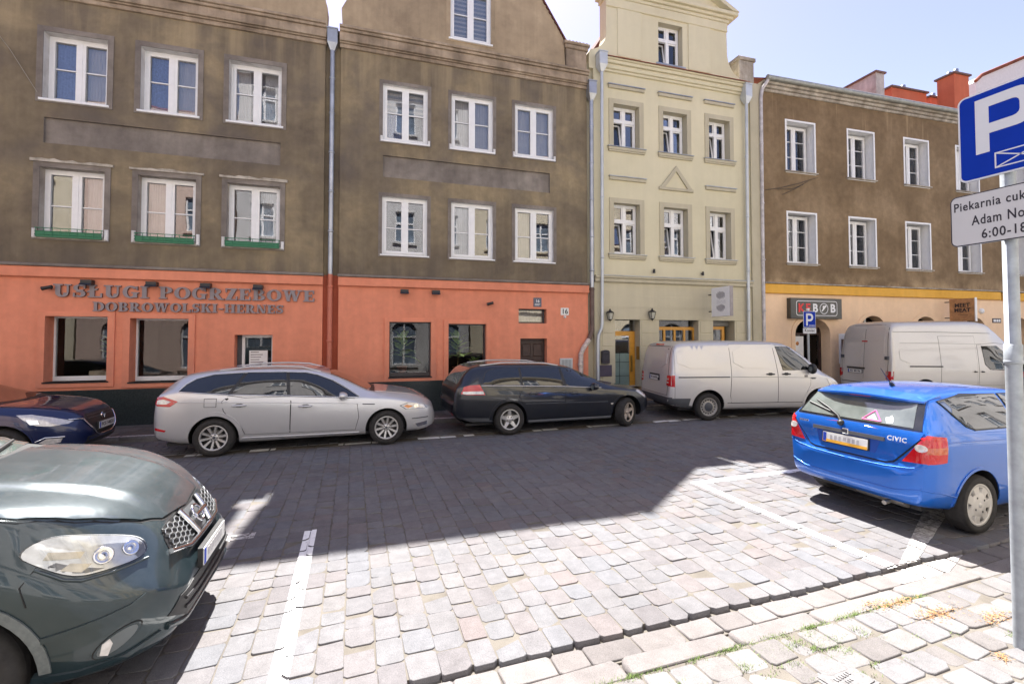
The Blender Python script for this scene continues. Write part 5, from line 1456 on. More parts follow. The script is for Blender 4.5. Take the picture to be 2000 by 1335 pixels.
                    for i in range(5):
                        a = 2 * math.pi * i / 5 + .96; m.lathe([(0, f + .010), (.012, f + .010), (.014, f + .02)], 8, 'y', (.058 * math.cos(a), 0, .058 * math.sin(a)), 1)
                    m.lathe([(0, f + .008), (.028, f + .010), (.03, f + .02)], 16, 'y')
                elif style == 'steel':
                    m.lathe([(rim_r * .90, f + .01), (rim_r * .80, f + .03), (rim_r * .60, f + .006), (rim_r * .50, f + .004)], 36, 'y')
                    for i in range(n):
                        a = 2 * math.pi * i / n; rr = rim_r * .76
                        m.lathe([(0, f + .016), (.017, f + .016), (.018, f + .03)], 8, 'y', (rr * math.cos(a), 0, rr * math.sin(a)), 1)
                    m.lathe([(0, f - .002), (rim_r * .40, f - .002), (rim_r * .50, f + .006), (rim_r * .50, f + .02)], 28, 'y', mi=2)
                elif style == 'cover':
                    m.lathe([(0, f - .014), (.05, f - .014), (rim_r * .55, f - .010), (rim_r * .60, f - .002)], 32, 'y')
                    for i in range(n):
                        a = 2 * math.pi * i / n
                        spoke(a, .040, .046, rim_r * .5, rim_r * .97, f - .009, f - .002)
                        spoke(a + math.pi / n, .006, .006, rim_r * .58, rim_r * .62, f - .006, f - .004)
                    m.lathe([(rim_r * .84, f - .003), (rim_r * .99, f - .006), (rim_r * 1.0, f + .01)], 36, 'y')
                    m.lathe([(0, f - .022), (.022, f - .021), (.026, f - .012)], 16, 'y')
                    for i in range(4):
                        a = 2 * math.pi * i / 4 + .5; m.lathe([(0, f - .0145), (.012, f - .0145)], 10, 'y', (.085 * math.cos(a), 0, .085 * math.sin(a)), 1)
                rm = m.mesh('rim', [rimmat, BLACKP, simple('hub_cap_dark', (.05, .055, .07), .4)])
                first[key] = (bmsh, tm, rm)
            bmsh, tm, rm = first[key]
            wobj = link('wheel', bmsh, s.root, (x, side * y, r), (0, 0, steer + (math.pi if side > 0 else 0)))
            link('tyre', tm, wobj); link('rim', rm, wobj)
    def plate(s, view, y, z, text, yellow=False, off=.03, w=.52, tilt=0, blur=False):
        h, nn = s.cast(view, y, z)
        sg_ = 1 if view == 'F' else -1
        rz = R(90) if view == 'F' else R(-90)
        m = MB(); m.prism(rrect(-w / 2, w / 2, -.057, .057, .008, 3), -.006, 0); m.box(-w / 2 + .004, -w / 2 + .044, -.0075, -.006, -.052, .052, 1)
        if yellow: m.box(-w / 2, w / 2, -.0072, -.006, -.057, -.025, 2)  # yellow band stands in for shadow and blur across the lower plate
        po = m.build('number_plate', [PLATEW, PLATEB, PLATEY], s.root, (h.x + sg_ * off, y, z), (R(tilt), 0, rz))
        if blur:
            bm_ = MB(); rg = random.Random(4)
            for i in range(7): bm_.box(-.17 + i * .052, -.145 + i * .052 + rg.uniform(0, .012), -.0078, -.006, -.015 + rg.uniform(-.01, .01), .03)
            bm_.build('smudged_print', [simple('smudge_grey', (.42, .41, .42), .6)], po, kind='stuff')
        elif text:
            tm = text_mesh(text, .088, .0006, INK, .0015, 1.0)
            link('digits', tm, po, (.02, -.0075, -.001))
        m = MB(); m.prism(rrect(-w / 2 - .012, w / 2 + .012, -.066, .066, .01, 3), .0, .03); m.build('plate_holder', [BLACKP], po)
        return po

# ---------------- silver estate
E_ = dict(L=4.80, zl=[(0, .36), (.1, .30), (.5, .22), (1.5, .19), (3.3, .19), (4.4, .20), (4.7, .25), (4.80, .33)],
    w=[(0, .66), (.03, .76), (.1, .84), (.25, .895), (.6, .93), (1.3, .943), (2.5, .943), (3.4, .94), (4.0, .925), (4.35, .885), (4.58, .80), (4.72, .68), (4.78, .58), (4.80, .5)],
    zs=[(0, .70), (.02, .78), (.06, .98), (.14, 1.09), (.42, 1.13), (1.15, 1.055), (2.1, .995), (3.0, .935), (3.4, .915), (3.9, .88), (4.3, .80), (4.55, .72), (4.72, .64), (4.8, .50)],
    zt=[(0, .74), (.02, .84), (.06, 1.02), (.12, 1.12), (.30, 1.30), (.42, 1.39), (.62, 1.44), (1.0, 1.482), (1.7, 1.502), (2.3, 1.485), (2.6, 1.44), (2.78, 1.385), (3.1, 1.24), (3.45, 1.06), (3.58, 1.02), (3.9, .985), (4.2, .945), (4.45, .885), (4.62, .81), (4.73, .73), (4.80, .54)],
    wt=[(0, .52), (.12, .66), (.42, .66), (1.0, .665), (2.2, .66), (2.7, .64), (3.1, .68), (3.5, .76), (4.0, .72), (4.5, .62), (4.8, .42)],
    arches=[(.95, .315, .385, .94), (3.82, .315, .385, .93)])
c = Car('estate_car', (-3.19, 10.13, 0), R(-.8), 'silver estate car with roof rails parked in front of the orange wall', P_SILVER, E_, group='cars parked along the far kerb')
c.door([(1.42, .99), (1.16, 1.035), (1.07, .94), (1.10, .78), (1.20, .66), (1.36, .52), (1.43, .36), (2.13, .345), (2.145, .90), (2.11, .98)], handle=(1.22, 1.44, .865))
c.door([(2.125, .98), (2.162, .90), (2.15, .345), (3.25, .33), (3.31, .56), (3.28, .80), (3.24, .90), (2.9, .93)], handle=(2.28, 2.50, .805))
for v_ in 'RL':
    c.panel('door_pillar', v_, [(1.15, 1.06), (1.36, 1.405), (1.44, 1.405), (1.21, 1.06)], BLACKP, .0095, res=.08, thick=.004); c.panel('door_pillar', v_, [(2.06, 1.01), (2.02, 1.40), (2.12, 1.398), (2.16, 1.0)], BLACKP, .0095, res=.08, thick=.004)
c.windows([[(.43, 1.14), (.50, 1.22), (.64, 1.31), (.90, 1.375), (1.36, 1.40), (1.15, 1.068)],
           [(1.42, 1.40), (2.04, 1.395), (2.085, 1.015), (1.20, 1.068)],
           [(2.10, 1.392), (2.36, 1.375), (2.56, 1.33), (2.83, 1.22), (3.08, 1.07), (3.30, .935), (2.9, .955), (2.14, 1.010)]])
for v_ in 'RL':
    c.strip('window_trim', v_, [(.42, 1.125), (1.15, 1.050), (2.1, .998), (2.9, .942), (3.30, .922)], .016, CHROME, .02)
    c.strip('window_trim', v_, [(.42, 1.145), (.50, 1.24), (.64, 1.33), (.90, 1.395), (1.40, 1.42), (2.05, 1.412), (2.38, 1.393), (2.58, 1.345), (2.85, 1.236), (3.10, 1.085), (3.32, .935)], .014, CHROME, .02)
c.panel('windscreen', 'T', [(2.80, -.60), (3.12, -.64), (3.46, -.70), (3.52, -.35), (3.54, 0), (3.52, .35), (3.46, .70), (3.12, .64), (2.80, .60), (2.74, 0)], CARG, .006, res=.1)
c.panel('bonnet', 'T', [(3.62, -.70), (4.0, -.69), (4.4, -.60), (4.58, -.46), (4.66, 0), (4.58, .46), (4.4, .60), (4.0, .69), (3.62, .70), (3.64, 0)], c.paint, .006, res=.1)
c.panel('cowl', 'T', [(3.50, -.72), (3.60, -.72), (3.62, 0), (3.60, .72), (3.50, .72), (3.55, 0)], BLACKP, .004, res=.1)
c.panel('rear_window', 'B', [(-.60, 1.10), (.60, 1.10), (.56, 1.36), (-.56, 1.36)], CARG, .006)
c.arch_trim(.95, .315, .388, .455, c.paint, 4, 176, .016); c.arch_trim(3.82, .315, .388, .42, c.paint, 2, 178, .008)
for v_ in 'RL':
    lamp = c.panel('tail_lamp', v_, [(.07, .93), (.10, 1.045), (.20, 1.055), (.42, .97), (.30, .885), (.10, .895)], REDL, .010, res=.05)
    c.panel('lamp_window', v_, [(.10, .93), (.11, .99), (.20, 1.01), (.32, .97), (.25, .93)], CLEARL, .014, lamp, res=.05)
    lo = [(4.06, .735), (4.22, .785), (4.40, .765), (4.56, .71), (4.60, .65), (4.18, .655)]
    h_ = c.panel('headlamp', v_, lo, SEAM, .004, res=.05); ct = Vector((4.33, .71))
    c.panel('lamp_glass', v_, [tuple(ct + (Vector(p_) - ct) * .93) for p_ in lo], CLEARL, .009, h_, res=.05)
    c.panel('lamp_bowl', v_, [(4.34, .74), (4.42, .735), (4.42, .68), (4.34, .68)], CHROME, .012, h_, res=.05, smooth_poly=1)
    c.panel('indicator', v_, [(4.13, .72), (4.2, .745), (4.32, .71), (4.22, .675)], AMBER, .013, h_, res=.05)
    c.strip('crease', v_, [(.35, .955), (1.1, .93), (2.2, .875), (3.3, .81)], .012, c.paint, .010)
    c.strip('sill_edge', v_, [(1.38, .30), (2.2, .285), (3.32, .275)], .022, c.paint, .018)
    c.strip('rubbing_strip', v_, [(3.38, .80), (3.60, .785)], .02, GREYP, .012)
    c.panel('rear_reflector', v_, [(.06, .49), (.07, .53), (.24, .49), (.22, .46)], REDL, .008, res=.05)
    c.panel('fog_lamp_trim', v_, [(4.36, .37), (4.60, .40), (4.60, .33), (4.42, .295)], CHROME, .008, res=.05)
    c.strip('bumper_slot', v_, [(4.30, .47), (4.62, .475)], .018, GREYP, .012)
    f_ = c.panel('fuel_flap_gap', v_, [(.80, .855), (.985, .85), (.99, 1.0), (.80, 1.005)], SEAM, .002, res=.06) if v_ == 'R' else None
    if f_: c.panel('fuel_flap', v_, [(.808, .862), (.977, .858), (.982, .992), (.808, .997)], c.paint, .005, f_, res=.06)
c.panel('grille', 'F', [(-.42, .56), (-.34, .47), (.34, .47), (.42, .56), (.38, .64), (-.38, .64)], BLACKP, .004)
c.mirror(3.02, .945, c.paint, (.10, .11, .07))
for sg_ in (-1, 1):
    pts = [c.cast('T', x, sg_ * .60)[0] for x in (.95, 1.4, 1.9, 2.3, 2.62)]
    MB().tube([p + Vector((0, 0, z)) for p, z in zip(pts, (.0, .04, .045, .04, .0))], .016, 8).build('roof_rail', [ALLOY], c.root)
c.wheel(.95, .83, .325, .215, .215, 'spokes', ALLOY); c.wheel(3.82, .82, .325, .215, .215, 'spokes', ALLOY)
MB().box(.2, 4.3, -.7, .7, .19, .24).build('underbody', [BLACKP], c.root)

# ---------------- black estate
V_ = dict(L=4.82, zl=[(0, .46), (.08, .40), (.3, .30), (.8, .22), (1.5, .20), (3.4, .20), (4.4, .21), (4.7, .25), (4.82, .34)],
    w=[(0, .62), (.03, .74), (.09, .82), (.25, .875), (.7, .90), (1.4, .90), (3.2, .90), (4.0, .885), (4.4, .83), (4.65, .73), (4.77, .60), (4.82, .50)],
    zs=[(0, .66), (.03, .72), (.05, .95), (.12, 1.04), (.45, 1.06), (.75, 1.05), (1.5, 1.01), (2.5, .965), (3.4, .89), (3.9, .86), (4.45, .79), (4.68, .66), (4.82, .52)],
    zt=[(0, .69), (.03, .76), (.06, 1.0), (.12, 1.08), (.28, 1.30), (.42, 1.42), (.6, 1.465), (1.0, 1.485), (1.8, 1.475), (2.3, 1.455), (2.65, 1.40), (3.1, 1.20), (3.55, 1.0), (3.68, .965), (4.1, .93), (4.45, .84), (4.68, .70), (4.82, .55)],
    wt=[(0, .5), (.12, .66), (.45, .64), (1.2, .645), (2.3, .63), (2.8, .62), (3.2, .68), (3.6, .76), (4.1, .70), (4.6, .55), (4.82, .4)],
    arches=[(1.20, .32, .385, .90), (4.05, .32, .40, .88)])
c = Car('estate_car', (1.93, 10.09, 0), R(-.3), 'black estate car with five-spoke wheels, its front wheel turned in', P_BLACK, V_, group='cars parked along the far kerb')
c.door([(1.66, .97), (1.50, .99), (1.40, .80), (1.50, .66), (1.62, .40), (1.64, .32), (2.46, .315), (2.475, .95)], handle=(1.62, 1.82, .845))
c.door([(2.49, .95), (2.475, .315), (3.52, .30), (3.55, .6), (3.50, .83), (3.42, .885)], handle=(2.60, 2.80, .815))
for v_ in 'RL':
    for pl_ in ([(1.43, 1.03), (1.42, 1.39), (1.51, 1.39), (1.51, 1.03)], [(2.43, .985), (2.38, 1.36), (2.48, 1.362), (2.54, .98)]): c.panel('door_pillar', v_, pl_, BLACKP, .0095, res=.08, thick=.004)
c.windows([[(.61, 1.065), (.70, 1.29), (.82, 1.36), (1.08, 1.39), (1.44, 1.385), (1.46, 1.03)], [(1.49, 1.385), (2.12, 1.375), (2.40, 1.345), (2.44, .985), (1.50, 1.03)],
           [(2.46, 1.36), (2.72, 1.335), (3.0, 1.24), (3.30, 1.06), (3.36, .925), (2.52, .98)]])
for v_ in 'RL':
    c.strip('window_trim', v_, [(.58, 1.048), (1.48, 1.012), (2.48, .966), (3.38, .905)], .024, ALLOY, .014)
    c.strip('side_moulding', v_, [(1.55, .64), (2.5, .62), (3.52, .60)], .014, GREYP, .012)
    c.strip('sill_moulding', v_, [(1.62, .255), (2.5, .25), (3.62, .245)], .07, GREYP, .004)
    c.panel('rear_bumper_trim', v_, [(.2, .40), (.80, .375), (.82, .30), (.35, .33)], GREYP, .008)
    l_ = c.panel('tail_lamp', v_, [(.16, .90), (.22, 1.03), (.34, 1.06), (.55, 1.065), (.66, .86), (.25, .875)], REDL, .010, res=.05)
    c.panel('lamp_window', v_, [(.19, .90), (.20, .94), (.61, .94), (.63, .88), (.25, .885)], CLEARL, .014, l_, res=.05)
    c.panel('headlamp', v_, [(4.30, .80), (4.42, .83), (4.66, .69), (4.60, .62)], CLEARL, .008, res=.05)
    c.panel('indicator', v_, [(3.60, .565), (3.70, .56), (3.70, .53), (3.61, .53)], CLEARL, .008, res=.05)
c.panel('windscreen', 'T', [(2.72, -.58), (3.1, -.62), (3.52, -.70), (3.58, -.3), (3.59, 0), (3.58, .3), (3.52, .70), (3.1, .62), (2.72, .58), (2.66, 0)], CARG, .006, res=.1)
c.panel('rear_window', 'B', [(-.62, 1.08), (.62, 1.08), (.56, 1.40), (-.56, 1.40)], CARGP, .006)
c.panel('bumper_step', 'B', [(-.7, .66), (.7, .66), (.7, .70), (-.7, .70)], simple('bumper_violet_grey', (.06, .05, .06), .4), .012)
c.plate('B', 0, .88, '', off=-.012, tilt=0)
c.panel('brake_lamp', 'B', [(-.62, .44), (-.42, .44), (-.42, .48), (-.62, .48)], REDL, .006)
c.arch_trim(1.20, .32, .39, .45, c.paint, 2, 178, .010); c.arch_trim(4.05, .32, .40, .45, c.paint, 2, 178, .010)
c.mirror(3.14, .925, c.paint, (.10, .12, .08))
for sg_ in (-1, 1):
    pts = [c.cast('T', x, sg_ * .58)[0] for x in (.62, 1.1, 1.6, 2.1, 2.42)]
    MB().tube([p + Vector((0, 0, z)) for p, z in zip(pts, (.0, .035, .04, .035, .0))], .016, 8).build('roof_rail', [ALLOY], c.root)
c.wheel(1.20, .80, .325, .212, .205, 'star', ALLOY, n=5); c.wheel(4.05, .775, .325, .212, .205, 'star', simple('dusty_alloy', (.42, .36, .31), .5, .4, vary=.25), R(27), n=5)
MB().box(.3, 4.4, -.65, .65, .20, .25).build('underbody', [BLACKP], c.root)

# ---------------- silver panel van
T_ = dict(L=4.89, box=1.0, zl=[(0, .42), (.2, .33), (.6, .28), (1.5, .24), (3.5, .24), (4.5, .25), (4.75, .30), (4.89, .38)],
    w=[(0, .80), (.04, .87), (.12, .925), (.3, .945), (1.0, .952), (3.4, .952), (4.0, .94), (4.4, .89), (4.7, .76), (4.83, .62), (4.89, .5)],
    zs=[(0, .60), (.02, .80), (.05, 1.10), (.14, 1.20), (1.5, 1.20), (3.2, 1.17), (3.9, 1.09), (4.3, 1.03), (4.55, .92), (4.75, .74), (4.89, .56)],
    zt=[(0, .64), (.02, .88), (.05, 1.3), (.10, 1.6), (.16, 1.80), (.24, 1.90), (.45, 1.945), (1.4, 1.965), (2.6, 1.96), (3.1, 1.92), (3.35, 1.83), (3.7, 1.60), (4.08, 1.27), (4.18, 1.20), (4.4, 1.08), (4.6, .94), (4.78, .76), (4.89, .6)],
    wt=[(0, .62), (.10, .76), (.25, .80), (1, .80), (2.9, .79), (3.4, .74), (4.0, .76), (4.4, .68), (4.89, .45)],
    arches=[(.99, .34, .42, .95), (3.99, .34, .42, .93)])
vx, vy = 8.26, 9.15; ya = R(-12)
def at_axle(ax, half, X, Y, rz):   # place so that the near rear wheel's outer face stands at X, Y
    return (X - math.cos(rz) * ax - math.sin(rz) * half, Y - math.sin(rz) * ax + math.cos(rz) * half, 0)
c = Car('panel_van', at_axle(.99, .93, 8.26, 9.17, ya), ya, 'silver panel van with plain steel wheels parked behind the black estate car', P_VAN, T_, 'van', group='vans parked along the far kerb')
c.door([(2.78, 1.86), (2.86, 1.84), (3.30, 1.80), (3.80, 1.42), (3.96, 1.20), (3.74, 1.15), (3.72, .85), (3.60, .62), (3.52, .42), (2.85, .42), (2.845, 1.1)], handle=(2.95, 3.17, 1.12), hm=BLACKP)
c.door([(1.60, 1.86), (2.765, 1.86), (2.83, 1.1), (2.835, .42), (1.60, .42), (1.57, .6), (1.60, 1.08)], handle=(2.52, 2.74, 1.12), hm=BLACKP)
c.windows([[(2.86, 1.80), (3.24, 1.78), (3.66, 1.46), (3.88, 1.22), (2.98, 1.22)]], CARG)
for v_ in 'RL':
    c.panel('pressed_panel', v_, [(.20, 1.28), (1.52, 1.28), (1.54, 1.82), (.22, 1.82)], c.paint, .010, res=.12, smooth_poly=1)
    c.panel('pressed_panel', v_, [(1.66, 1.28), (2.70, 1.28), (2.68, 1.82), (1.68, 1.82)], c.paint, .014, res=.12, smooth_poly=1)
    c.strip('door_rail', v_, [(.22, 1.065), (1.55, 1.060)], .03, GREYP, .006)
    c.strip('side_crease', v_, [(1.62, 1.06), (2.8, 1.05), (3.9, 1.02)], .012, simple('crease_grey', (.25, .25, .25), .5), .012)
    c.strip('panel_seam', v_, [(.135, .50), (.13, 1.08), (.17, 1.85)], .008, SEAM, .004)
    c.strip('sill_line', v_, [(1.45, .425), (2.8, .42), (3.5, .415)], .014, SEAM, .012)
    c.panel('bumper_corner', v_, [(.02, .55), (.52, .55), (.56, .40), (.60, .32), (.10, .37)], GREYP, .012)
    l_ = c.panel('tail_lamp', v_, [(-.0, .84), (.13, .83), (.135, 1.11), (.03, 1.11)], REDL, .012, res=.05)
    c.panel('headlamp', v_, [(4.20, 1.0), (4.55, .86), (4.6, .74), (4.3, .80)], CLEARL, .008)
    c.panel('badge', v_, [(3.56, 1.04), (3.65, 1.04), (3.65, 1.09), (3.56, 1.09)], simple('badge_grey', (.22, .20, .19), .4), .010, res=.05)
    c.panel('indicator', v_, [(3.74, 1.03), (3.88, 1.03), (3.86, .99), (3.77, .99)], GREYP, .010, res=.05)
    l2 = c.panel('tail_lamp', 'B', ([(-.88, .84), (-.70, .86), (-.72, 1.10), (-.88, 1.10)] if v_ == 'R' else [(.88, .84), (.88, 1.10), (.72, 1.10), (.70, .86)]), REDL, .012, res=.05)
    for z_ in (.93, 1.01): c.panel('lamp_window', 'B', [(-.80, z_ - .02), (-.72, z_ - .02), (-.72, z_ + .02), (-.80, z_ + .02)] if v_ == 'R' else [(.80, z_ - .02), (.80, z_ + .02), (.72, z_ + .02), (.72, z_ - .02)], CLEARL, .016, l2, res=.04)
tg = c.panel('tailgate', 'B', [(-.74, .62), (.74, .62), (.76, 1.15), (.70, 1.80), (-.70, 1.80), (-.76, 1.15)], c.paint, .006, res=.12)
c.panel('tailgate_gap', 'B', [(-.755, .61), (.755, .61), (.772, 1.15), (.715, 1.815), (-.715, 1.815), (-.772, 1.15)], SEAM, .002, tg, res=.12)
c.panel('pressed_field', 'B', [(-.64, 1.26), (.64, 1.26), (.60, 1.74), (-.60, 1.74)], c.paint, .014, tg, res=.12, smooth_poly=1)
c.panel('rear_bumper', 'B', [(-.86, .40), (.86, .40), (.88, .57), (-.88, .57)], GREYP, .02, res=.1)
c.panel('plate_recess', 'B', [(-.32, .94), (.32, .94), (.30, 1.10), (-.30, 1.10)], BLACKP, .008, tg)
c.plate('B', 0, 1.0, 'PO 6WF45', off=.018)
c.panel('brake_lamp', 'B', [(-.22, 1.83), (.22, 1.83), (.22, 1.865), (-.22, 1.865)], REDL, .012)
m = MB(); h_, n_ = c.cast('B', -.28, .98); m.lathe([(0, -.04), (.03, -.035), (.035, 0)], 12, 'x', (h_.x, -.28, .98)); m.build('lock', [BLACKP], c.root)
c.panel('windscreen', 'T', [(3.32, -.66), (3.7, -.68), (4.06, -.74), (4.14, -.3), (4.15, 0), (4.14, .3), (4.06, .74), (3.7, .68), (3.32, .66), (3.28, 0)], CARG, .006, res=.1)
c.arch_trim(.99, .34, .42, .50, c.paint, 4, 176, .016); c.arch_trim(3.99, .34, .42, .48, c.paint, 4, 176, .012)
c.mirror(3.72, 1.22, BLACKP, (.09, .12, .13))
STEELW = simple('grey_steel_wheel', (.30, .29, .28), .5, .4, vary=.15)
c.wheel(.99, .845, .335, .218, .22, 'steel', STEELW, n=16); c.wheel(3.99, .845, .335, .218, .22, 'steel', STEELW, n=16)
MB().box(.3, 4.5, -.7, .7, .24, .32).build('underbody', [BLACKP], c.root)

# ---------------- tall pale van
H_ = dict(L=5.3, box=1.0, zl=[(0, .45), (.3, .36), (4.5, .34), (5.2, .36), (5.3, .45)],
    w=[(0, .90), (.05, .97), (.15, 1.0), (3.6, 1.0), (4.3, .98), (4.9, .88), (5.2, .70), (5.3, .55)],
    zs=[(0, .70), (.03, 1.0), (.06, 1.25), (.15, 1.32), (3.6, 1.32), (4.2, 1.22), (4.6, 1.10), (5.0, .92), (5.3, .62)],
    zt=[(0, .75), (.03, 1.15), (.08, 1.8), (.16, 2.30), (.25, 2.46), (.45, 2.52), (2.9, 2.55), (3.35, 2.50), (3.6, 2.36), (4.0, 1.98), (4.4, 1.55), (4.65, 1.27), (4.8, 1.16), (5.1, .96), (5.3, .70)],
    wt=[(0, .70), (.10, .86), (.25, .84), (3.2, .84), (3.7, .76), (4.4, .78), (5.0, .70), (5.3, .5)],
    arches=[(1.1, .36, .43, 1.0), (4.3, .36, .43, .97)])
ya = R(-14)
c = Car('panel_van', at_axle(.10, .98, 15.15, 9.25, ya), ya, 'tall pale panel van with high roof and grey rear doors behind the silver van', P_WHITEV, H_, 'van', group='vans parked along the far kerb')
c.door([(2.86, 1.80), (2.86, .60), (3.85, .58), (3.95, .95), (4.30, 1.28), (3.95, 1.80), (3.5, 1.86)], handle=(2.92, 3.0, 1.0), hm=BLACKP)
c.door([(1.62, 2.06), (2.80, 2.06), (2.80, .60), (1.62, .60)], handle=(2.68, 2.76, 1.0), hm=BLACKP)
c.windows([[(3.0, 1.76), (3.55, 1.76), (3.86, 1.50), (4.10, 1.24), (3.75, 1.04), (3.22, 1.07), (3.06, 1.22)]], CARG)
for v_ in 'RL':
    c.strip('roof_seam', v_, [(.2, 2.20), (1.6, 2.19), (3.4, 2.15)], .014, simple('crease_grey', (.25, .25, .25), .5), .01)
    c.strip('side_crease', v_, [(.35, 1.86), (1.6, 1.85), (3.0, 1.83)], .010, simple('crease_grey', (.25, .25, .25), .5), .01)
    c.panel('pressed_panel', v_, [(.30, 1.25), (1.55, 1.25), (1.55, 1.78), (.30, 1.78)], c.paint, .010, res=.15, smooth_poly=1)
    c.strip('door_rail', v_, [(.60, 1.17), (1.66, 1.16)], .04, BLACKP, .008)
    c.panel('tail_lamp', v_, [(.0, .78), (.08, .78), (.09, 1.02), (.02, 1.02)], REDL, .012, res=.05)
for sg_ in (-1, 1):
    P_ = lambda l: [(sg_ * a, b) for a, b in (l if sg_ > 0 else l[::-1])]
    d = c.panel('rear_door', 'B', P_([(.008, .62), (.82, .62), (.84, 1.3), (.76, 2.40), (.008, 2.40)]), c.paint, .008, res=.15)
    c.panel('door_gap', 'B', P_([(0, .60), (.835, .60), (.855, 1.3), (.775, 2.415), (0, 2.415)]), SEAM, .002, d, res=.15)
    c.panel('pressed_field', 'B', P_([(.07, 1.12), (.74, 1.12), (.70, 1.88), (.07, 1.88)]), c.paint, .014, d, res=.15)
    c.panel('pressed_field', 'B', P_([(.07, 1.92), (.70, 1.92), (.67, 2.32), (.07, 2.32)]), c.paint, .014, d, res=.15)
    m = MB(); h_, n_ = c.cast('B', sg_ * .82, 1.42); m.box(h_.x - .05, h_.x + .05, sg_ * .82 - .05, sg_ * .82 + .05, 1.36, 1.46); m.build('hinge', [GREYP], d)
    c.panel('tail_lamp', 'B', P_([(.86, .74), (.95, .74), (.95, 1.02), (.87, 1.02)]), REDL, .012, res=.05)
c.panel('brake_lamp', 'B', [(-.10, 1.885), (.10, 1.885), (.10, 1.92), (-.10, 1.92)], REDL, .02)
c.panel('plate_bar', 'B', [(-.05, 1.03), (.62, 1.03), (.62, 1.08), (-.05, 1.08)], BLACKP, .03)
c.plate('B', .30, .95, 'PO 4R17N', off=.03)
c.panel('windscreen', 'T', [(3.62, -.70), (4.1, -.72), (4.62, -.76), (4.72, 0), (4.62, .76), (4.1, .72), (3.62, .70), (3.56, 0)], CARG, .006, res=.12)
c.mirror(4.12, 1.28, BLACKP, (.09, .13, .17))
c.wheel(1.1, .89, .35, .22, .22, 'steel', STEELW, n=16); c.wheel(4.3, .89, .35, .22, .22, 'steel', STEELW, n=16)
MB().box(.3, 4.9, -.75, .75, .34, .42).build('underbody', [BLACKP], c.root)
# ---------------- dark blue hatchback at the left edge (nose in view)
M_ = dict(L=4.46, zl=[(0, .40), (.3, .28), (1, .2), (3.6, .2), (4.1, .2), (4.38, .24), (4.46, .34)],
    w=[(0, .6), (.05, .76), (.3, .86), (.8, .895), (3.2, .897), (3.7, .89), (3.95, .86), (4.15, .78), (4.32, .64), (4.42, .50), (4.46, .40)],
    zs=[(0, .7), (.05, .95), (.4, 1.02), (1.5, 1.0), (2.8, .95), (3.3, .90), (3.6, .86), (3.9, .78), (4.15, .68), (4.34, .60), (4.46, .50)],
    zt=[(0, .75), (.06, 1.0), (.15, 1.12), (.4, 1.36), (.8, 1.43), (1.6, 1.455), (2.1, 1.43), (2.5, 1.32), (2.95, 1.13), (3.25, 1.03), (3.4, .995), (3.8, .955), (4.1, .90), (4.26, .84), (4.38, .74), (4.46, .56)],
    wt=[(0, .5), (.2, .66), (.6, .62), (2, .60), (2.6, .62), (3.1, .72), (3.5, .76), (3.9, .70), (4.15, .60), (4.35, .48), (4.46, .34)],
    arches=[(.83, .32, .385, .895), (3.53, .32, .385, .885)])
c = Car('hatchback_car', (-8.62, 10.12, 0), 0, 'dark blue hatchback with a silver-rimmed shield grille at the left picture edge', P_NAVY, M_, group='cars parked along the far kerb')
c.panel('windscreen', 'T', [(2.25, -.58), (2.7, -.62), (3.22, -.72), (3.32, -.3), (3.34, 0), (3.32, .3), (3.22, .72), (2.7, .62), (2.25, .58), (2.2, 0)], CARG, .006, res=.1)
c.panel('cowl', 'T', [(3.25, -.68), (3.36, -.68), (3.42, 0), (3.36, .68), (3.25, .68), (3.35, 0)], BLACKP, .004, res=.1)
c.panel('bonnet', 'T', [(3.42, -.75), (3.8, -.72), (4.1, -.60), (4.27, -.44), (4.33, 0), (4.27, .44), (4.1, .60), (3.8, .72), (3.42, .75), (3.46, 0)], c.paint, .007, res=.1, bulge=lambda x, y: .012 * max(0, 1 - abs(abs(y) - .55) / .12) ** 2)
c.windows([[(1.2, 1.40), (1.9, 1.39), (2.3, 1.28), (2.75, 1.06), (2.85, .98), (1.2, 1.02)], [(.55, 1.1), (.7, 1.3), (1.12, 1.39), (1.12, 1.02)]])
c.door([(1.9, .97), (2.0, .3), (2.95, .3), (3.0, .9)], handle=(1.98, 2.2, .82))
grl = [(-.48, .70), (-.45, .61), (-.31, .45), (-.20, .40), (.20, .40), (.31, .45), (.45, .61), (.48, .70), (.42, .765), (-.42, .765)]
g = c.panel('grille', 'F', grl, BLACKP, .008, res=.05)
for z_ in (.47, .52, .69, .735): c.strip('grille_bar', 'F', [(-.40 if z_ > .6 else -.25, z_), (.40 if z_ > .6 else .25, z_)], .012, GREYP, .016, g)
c.strip('chrome_wing', 'F', [(-.64, .715), (-.49, .70), (-.45, .605), (-.31, .44), (-.19, .39), (.19, .39), (.31, .44), (.45, .605), (.49, .70), (.64, .715)], .026, CHROME, .03, g)
em = MB(); h_, n_ = c.cast('F', 0, .675); em.lathe([(.058, .0), (.068, .0), (.068, .012), (.058, .012)], 24, 'x', (h_.x + .022, 0, .675), closed=True, smooth=False)
for a_, b_ in (((-.055, .69), (-.022, .698)), ((-.022, .698), (0, .665)), ((0, .665), (.022, .698)), ((.022, .698), (.055, .69)), ((-.055, .69), (-.04, .64)), ((.055, .69), (.04, .64))): em.tube([(h_.x + .03, a_[0], a_[1]), (h_.x + .03, b_[0], b_[1])], .006, 6)
em.build('emblem', [CHROME], g)
c.plate('F', 0, .545, 'PO5 5483U', off=.035)
